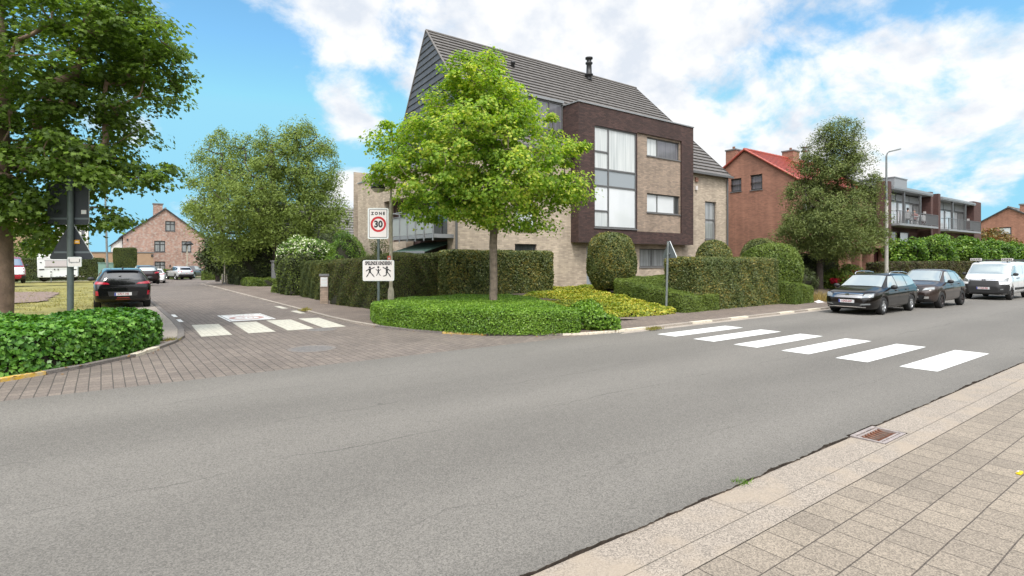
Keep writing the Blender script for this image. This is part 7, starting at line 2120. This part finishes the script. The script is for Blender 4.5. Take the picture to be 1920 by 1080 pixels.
car('parked_car', 'black hatchback seen from behind, with red tail lights, beside the ivy hedge', sp_hatch, (.66, 25.7 + 2.1, 0.04), R(90), 1.04)

# ---- far cars at the end of the side street
simple_suv = dict(suv); simple_suv.update(paint=paint('silver_paint', (0.50, 0.51, 0.52), metal=.3, rough=.3), rim=rimm, extra=None, plates=[('B', .75, '1-VHB-316')], skirt=.42)
simple_suv['patches'] = [(a_, b_, c_, tinted if d_ is cglass else d_) for a_, b_, c_, d_ in suv['patches']] + [('bumper', 'B', [(-.80, .42), (.80, .42), (.80, .66), (-.80, .66)], plastic)]
p = PT(336, 523, 66)
car('parked_car', 'light silver SUV seen from behind at the end of the side street', simple_suv, (p.x, p.y, gz(p.x, p.y)), R(90 + 14), 1.0)
grey_h = dict(sp_hatch); grey_h.update(paint=paint('dark_grey_paint', (0.10, 0.10, 0.105), metal=.4, rough=.3), extra=None, plates=[])
p = PT(360, 518, 73)
car('parked_car', 'dark grey car half hidden behind the light silver SUV', grey_h, (p.x, p.y, gz(p.x, p.y)), R(60), 1.08)
red_h = dict(suv); red_h.update(paint=paint('dark_red_black_paint', (0.02, 0.012, 0.014), metal=.3), extra=None, plates=[])
p = PT(272, 531, 44)
car('parked_car', 'dark car with bright tail light parked just beyond the black hatchback', red_h, (p.x, p.y, 0.0), R(92), .92)
white_h = dict(sp_hatch); white_h.update(paint=paint('white_car_paint', (0.66, 0.67, 0.68), metal=.0), extra=None, plates=[])
p = PT(291, 524, 56)
car('parked_car', 'white car half hidden beyond the dark car with the bright tail light', white_h, (p.x, p.y, gz(p.x, p.y)), R(85), 1.0)

# ---- caravan
p0 = PT(70, 530, 46.0); p1 = PT(146, 530, p0.y / ray(146, 530)[1])
d = Vector((p1.x - p0.x, p1.y - p0.y, 0)); Lc = d.length; rz = math.atan2(d.y, d.x); cpos = (p0 + p1) / 2
CV = thing('caravan', 'white touring caravan parked on the lawn behind the sign post', 'caravan', (cpos.x, cpos.y, 0.03), rz)
cw = simple('caravan_white', (0.66, 0.68, 0.68), .35, noise=.04, nscale=2)
cgrey = simple('caravan_stripe', (0.26, 0.24, 0.245), .4); cpink = simple('caravan_window', (0.50, 0.46, 0.47), .12, coat=1.0)
h_ = Lc / 2
prof = [(-h_, .45), (-h_ + .05, .38), (h_ - .05, .38), (h_, .5), (h_ - .02, 1.9), (h_ - .10, 2.38), (h_ - .25, 2.44), (-h_ + .2, 2.46), (-h_ + .02, 2.42), (-h_ - .03, 2.2)]
mb = MB(); n = len(prof)
mb.raw([(x, -.0, z) for x, z in prof] + [(x, 2.1, z) for x, z in prof], [tuple(range(n)), tuple(range(2 * n - 1, n - 1, -1))] + [(i, n + i, n + (i + 1) % n, (i + 1) % n) for i in range(n)], cw)
mb.build('body', CV, local=True, bevel=.04)
mb = MB().box(-h_ + .5, h_ - .35, -.03, -.002, 1.32, 1.78, cpink); w = mb.build('window', CV, local=True, bevel=.01)
MB().box(-h_ + .45, h_ - .3, -.035, -.004, 1.785, 1.83, cgrey).box(-h_ + .45, h_ - .3, -.04, -.004, 1.22, 1.31, cgrey).build('frame', w, local=True)
mb = MB().box(-h_ + .04, h_ - .03, -.012, -.002, 1.93, 1.955, cgrey).box(-h_ + .01, h_ - .02, -.012, -.002, 1.05, 1.06, cgrey).box(-.35, -.34, -.012, -.002, .42, 1.05, cgrey).box(.95, .96, -.012, -.002, .42, 1.05, cgrey); mb.build('stripes', CV, local=True)
for (x, z, w_, z_) in ((-h_ + .12, 1.0, .32, .1), (-h_ + .2, .45, .14, .08), (h_ - .3, 1.0, .2, .08), (h_ - .3, .5, .14, .08), (-.5, .82, .1, .07), (.85, .85, .1, .07), (.5, .5, .1, .06), (-h_ + .16, 1.6, .12, .07)):
    MB().box(x, x + w_, -.02, -.002, z, z + z_, plastic).build('lamp', CV, local=True)
mb = MB(); M = Matrix.Rotation(R(90), 4, 'X') @ Matrix.Identity(4); mb.raw([(-h_ + .5 + .13 * math.cos(a), -.006, 2.12 + .06 * math.sin(a)) for a in [2 * math.pi * k / 18 for k in range(18)]], [tuple(range(18))], cgrey); mb.build('emblem', CV, local=True)
for (x, z) in ((-.25, 1.0), (-.02, 1.0)): MB().box(x, x + .07, -.06, -.003, z, z + .1, plastic).build('grab_handle', CV, local=True)
mb = MB().tube([(-.4, -.9, .42), (-.02, -.02, .42)], .035, galv, n=8).tube([(.35, -.02, .42), (-.4, -.9, .42)], .035, galv, n=8).tube([(-.4, -1.1, .46), (-.4, -.6, .42)], .04, plastic, n=8).tube([(-.4, -.8, 0), (-.4, -.8, .7)], .03, galv, n=8); mb.build('drawbar', CV, local=True)
mb = MB()
for k in range(9): x = -h_ + 1.2 + k * .22; mb.box(x, x + .12, -.1 - .02 * (k % 3), -.02, .40, .47 + .03 * (k % 2), iron)
mb.build('gas_locker_step', CV, local=True)
tyr = MB().lathe([(.0, -.09), (.2, -.09), (.3, -.08), (.32, -.04), (.32, .04), (.3, .08), (.2, .09), (0, .09)], (0, 0, 0), tyrem, n=20, axis='y')
for (x, y) in ((-h_ + .35, 1.2), (h_ - .35, 1.2)):
    w = tyr.build('wheel', CV, local=True); w.location = (x, y, .32)
MB().box(-h_ + .3, h_ - .3, .3, 1.9, .2, .379, plastic).build('chassis', CV, local=True)

# ---- red and white van at the left edge
vr_ = dict(van); vr_.update(paint=paint('red_van_paint', (0.22, 0.012, 0.02), metal=.0), extra=None, plates=[], bumper=0.0, skirt=.55,
                            patches=[('windscreen', 'T', [(1.84, -.80), (1.84, .80), (1.16, .72), (1.16, -.72)], simple('van_windscreen', (.12, .17, .24), .05, coat=1.0)), ('bonnet_panel', 'F', [(-.8, .66), (.8, .66), (.82, 1.18), (-.82, 1.18)], simple('white_bonnet', (.68, .69, .70), .3)),
                                     ('side_window', 'S', [(1.50, 1.24), (.62, 1.26), (.62, 1.74), (1.02, 1.74)], cglass), ('grille', 'F', [(-.6, .50), (.6, .50), (.6, .62), (-.6, .62)], lampr)])
p = PT(14, 534, 44)
car('parked_van', 'red and white van parked on the lawn at the left edge', vr_, (p.x - .3, p.y + 1.6, 0.03), R(-78), 1.08, cat='van')

# ------------------------------------------------------------------ balcony furniture and people
def skin_body(name, joints, edges, parent, mats, pick, sub=2):
    me = bpy.data.meshes.new(name); me.from_pydata([j[0] for j in joints], edges, [])
    o = bpy.data.objects.new(name, me); COL.objects.link(o)
    md = o.modifiers.new('skin', 'SKIN'); md.use_smooth_shade = True
    for i, j in enumerate(joints):
        r = j[1]; me.skin_vertices[0].data[i].radius = r if hasattr(r, '__len__') else (r, r)
    me.skin_vertices[0].data[0].use_root = True
    s_ = o.modifiers.new('sub', 'SUBSURF'); s_.levels = sub; s_.render_levels = sub
    dg = bpy.context.evaluated_depsgraph_get(); m2 = bpy.data.meshes.new_from_object(o.evaluated_get(dg))
    bpy.data.objects.remove(o)
    m2.materials.clear()
    for m in mats: m2.materials.append(m)
    for p in m2.polygons: p.material_index = pick(p.center); p.use_smooth = True
    o = bpy.data.objects.new(name, m2); COL.objects.link(o); o.parent = parent
    return o


skinm = simple('skin', (0.45, 0.27, 0.19), .6); hairm = simple('dark_hair', (0.012, 0.010, 0.009), .6); greyc = simple('grey_shirt', (0.22, 0.22, 0.225), .9); pinkc = simple('dusty_pink_shirt', (0.33, 0.17, 0.16), .9); darkc = simple('dark_trousers', (0.03, 0.03, 0.035), .9); hairg = simple('grey_brown_hair', (0.09, 0.085, 0.085), .7)
chairm = simple('pale_chair', (0.45, 0.45, 0.45), .6)


def seated(label, loc, rz, shirt, hair):
    """person sitting, facing local +Y, hands resting on the table"""
    t = thing('person', label, 'person', loc, rz)
    J = [((0, 0, .52), (.15, .12)), ((0, -.02, .70), (.14, .10)), ((0, -.02, .92), (.16, .11)), ((0, 0, 1.06), (.09, .08)), ((0, .02, 1.14), .055), ((0, .04, 1.22), (.07, .085)), ((0, .045, 1.33), (.075, .09))]
    E = [(0, 1), (1, 2), (2, 3), (3, 4), (4, 5), (5, 6)]
    for sg in (1, -1):
        b = len(J)
        J += [((sg * .19, -.01, 1.0), .06), ((sg * .25, .08, .78), .045), ((sg * .17, .32, .77), .035), ((sg * .14, .40, .77), (.035, .02))]
        E += [(2, b), (b, b + 1), (b + 1, b + 2), (b + 2, b + 3)]
        b = len(J)
        J += [((sg * .10, .08, .50), .085), ((sg * .12, .45, .50), .065), ((sg * .12, .47, .10), .045), ((sg * .12, .60, .04), .035)]
        E += [(0, b), (b, b + 1), (b + 1, b + 2), (b + 2, b + 3)]
    skin_body('body', J, E, t, [skinm, shirt, darkc], lambda c: 2 if c.z < .56 and c.z > .0 else (1 if c.z < 1.07 and not (c.y > .22 and c.z > .7) else 0))
    bm = bmesh.new(); bmesh.ops.create_icosphere(bm, subdivisions=2, radius=1)
    for v in bm.verts: v.co = (v.co.x * .092, .015 + v.co.y * .105 - (.02 if v.co.z < 0 else 0), 1.345 + v.co.z * (.095 if v.co.z > 0 else .13))
    m_ = MB(); bm.verts.index_update(); m_.raw([v.co for v in bm.verts], [tuple(v.index for v in f.verts) for f in bm.faces], hair, True); bm.free(); m_.build('hair', t, local=True)
    return t


def garden_chair(label, loc, rz):
    t = thing('garden_chair', label, 'chair', loc, rz, group='chairs on the balcony')
    mb = MB()
    for k in range(5): mb.box(-.22, .22, -.2 + k * .085, -.2 + k * .085 + .065, .43, .455, chairm)
    mb.build('seat', t, local=True)
    mb = MB()
    for k in range(6): mb.box(-.20 + k * .07, -.20 + k * .07 + .05, -.30, -.275, .50, .92, chairm)
    mb.box(-.23, .23, -.305, -.27, .92, .97, chairm); mb.build('backrest', t, local=True)
    for sg in (1, -1):
        MB().tube([(sg * .24, .28, 0), (sg * .24, -.29, .95)], .018, chairm, n=6).build('leg', t, local=True); MB().tube([(sg * .24, -.30, 0), (sg * .24, .2, .47)], .018, chairm, n=6).build('leg', t, local=True)
    return t


BZ = 4.751
t = thing('garden_table', 'pale garden table between the two seated people on the balcony', 'table', (54.2, 17.35, BZ))
MB().box(53.55, 54.85, 16.98, 17.72, BZ + .70, BZ + .74, chairm).build('tabletop', t)
for x in (53.62, 54.75):
    for y in (17.05, 17.62): MB().box(x, x + .04, y, y + .04, BZ, BZ + .699, chairm).build('leg', t)
garden_chair('pale folding chair under the dark-haired person on the balcony', (53.1, 17.25, BZ), R(-80))
garden_chair('pale folding chair under the person in pink on the balcony', (55.3, 17.45, BZ), R(85))
garden_chair('empty pale folding chair at the right end of the balcony table', (56.7, 17.05, BZ), R(150))
seated('person with dark hair and grey shirt sitting at the balcony table', (53.12, 17.25, BZ - .02), R(-80), greyc, hairm)
seated('person in dusty pink shirt sitting at the balcony table', (55.26, 17.45, BZ - .02), R(85), pinkc, hairg)
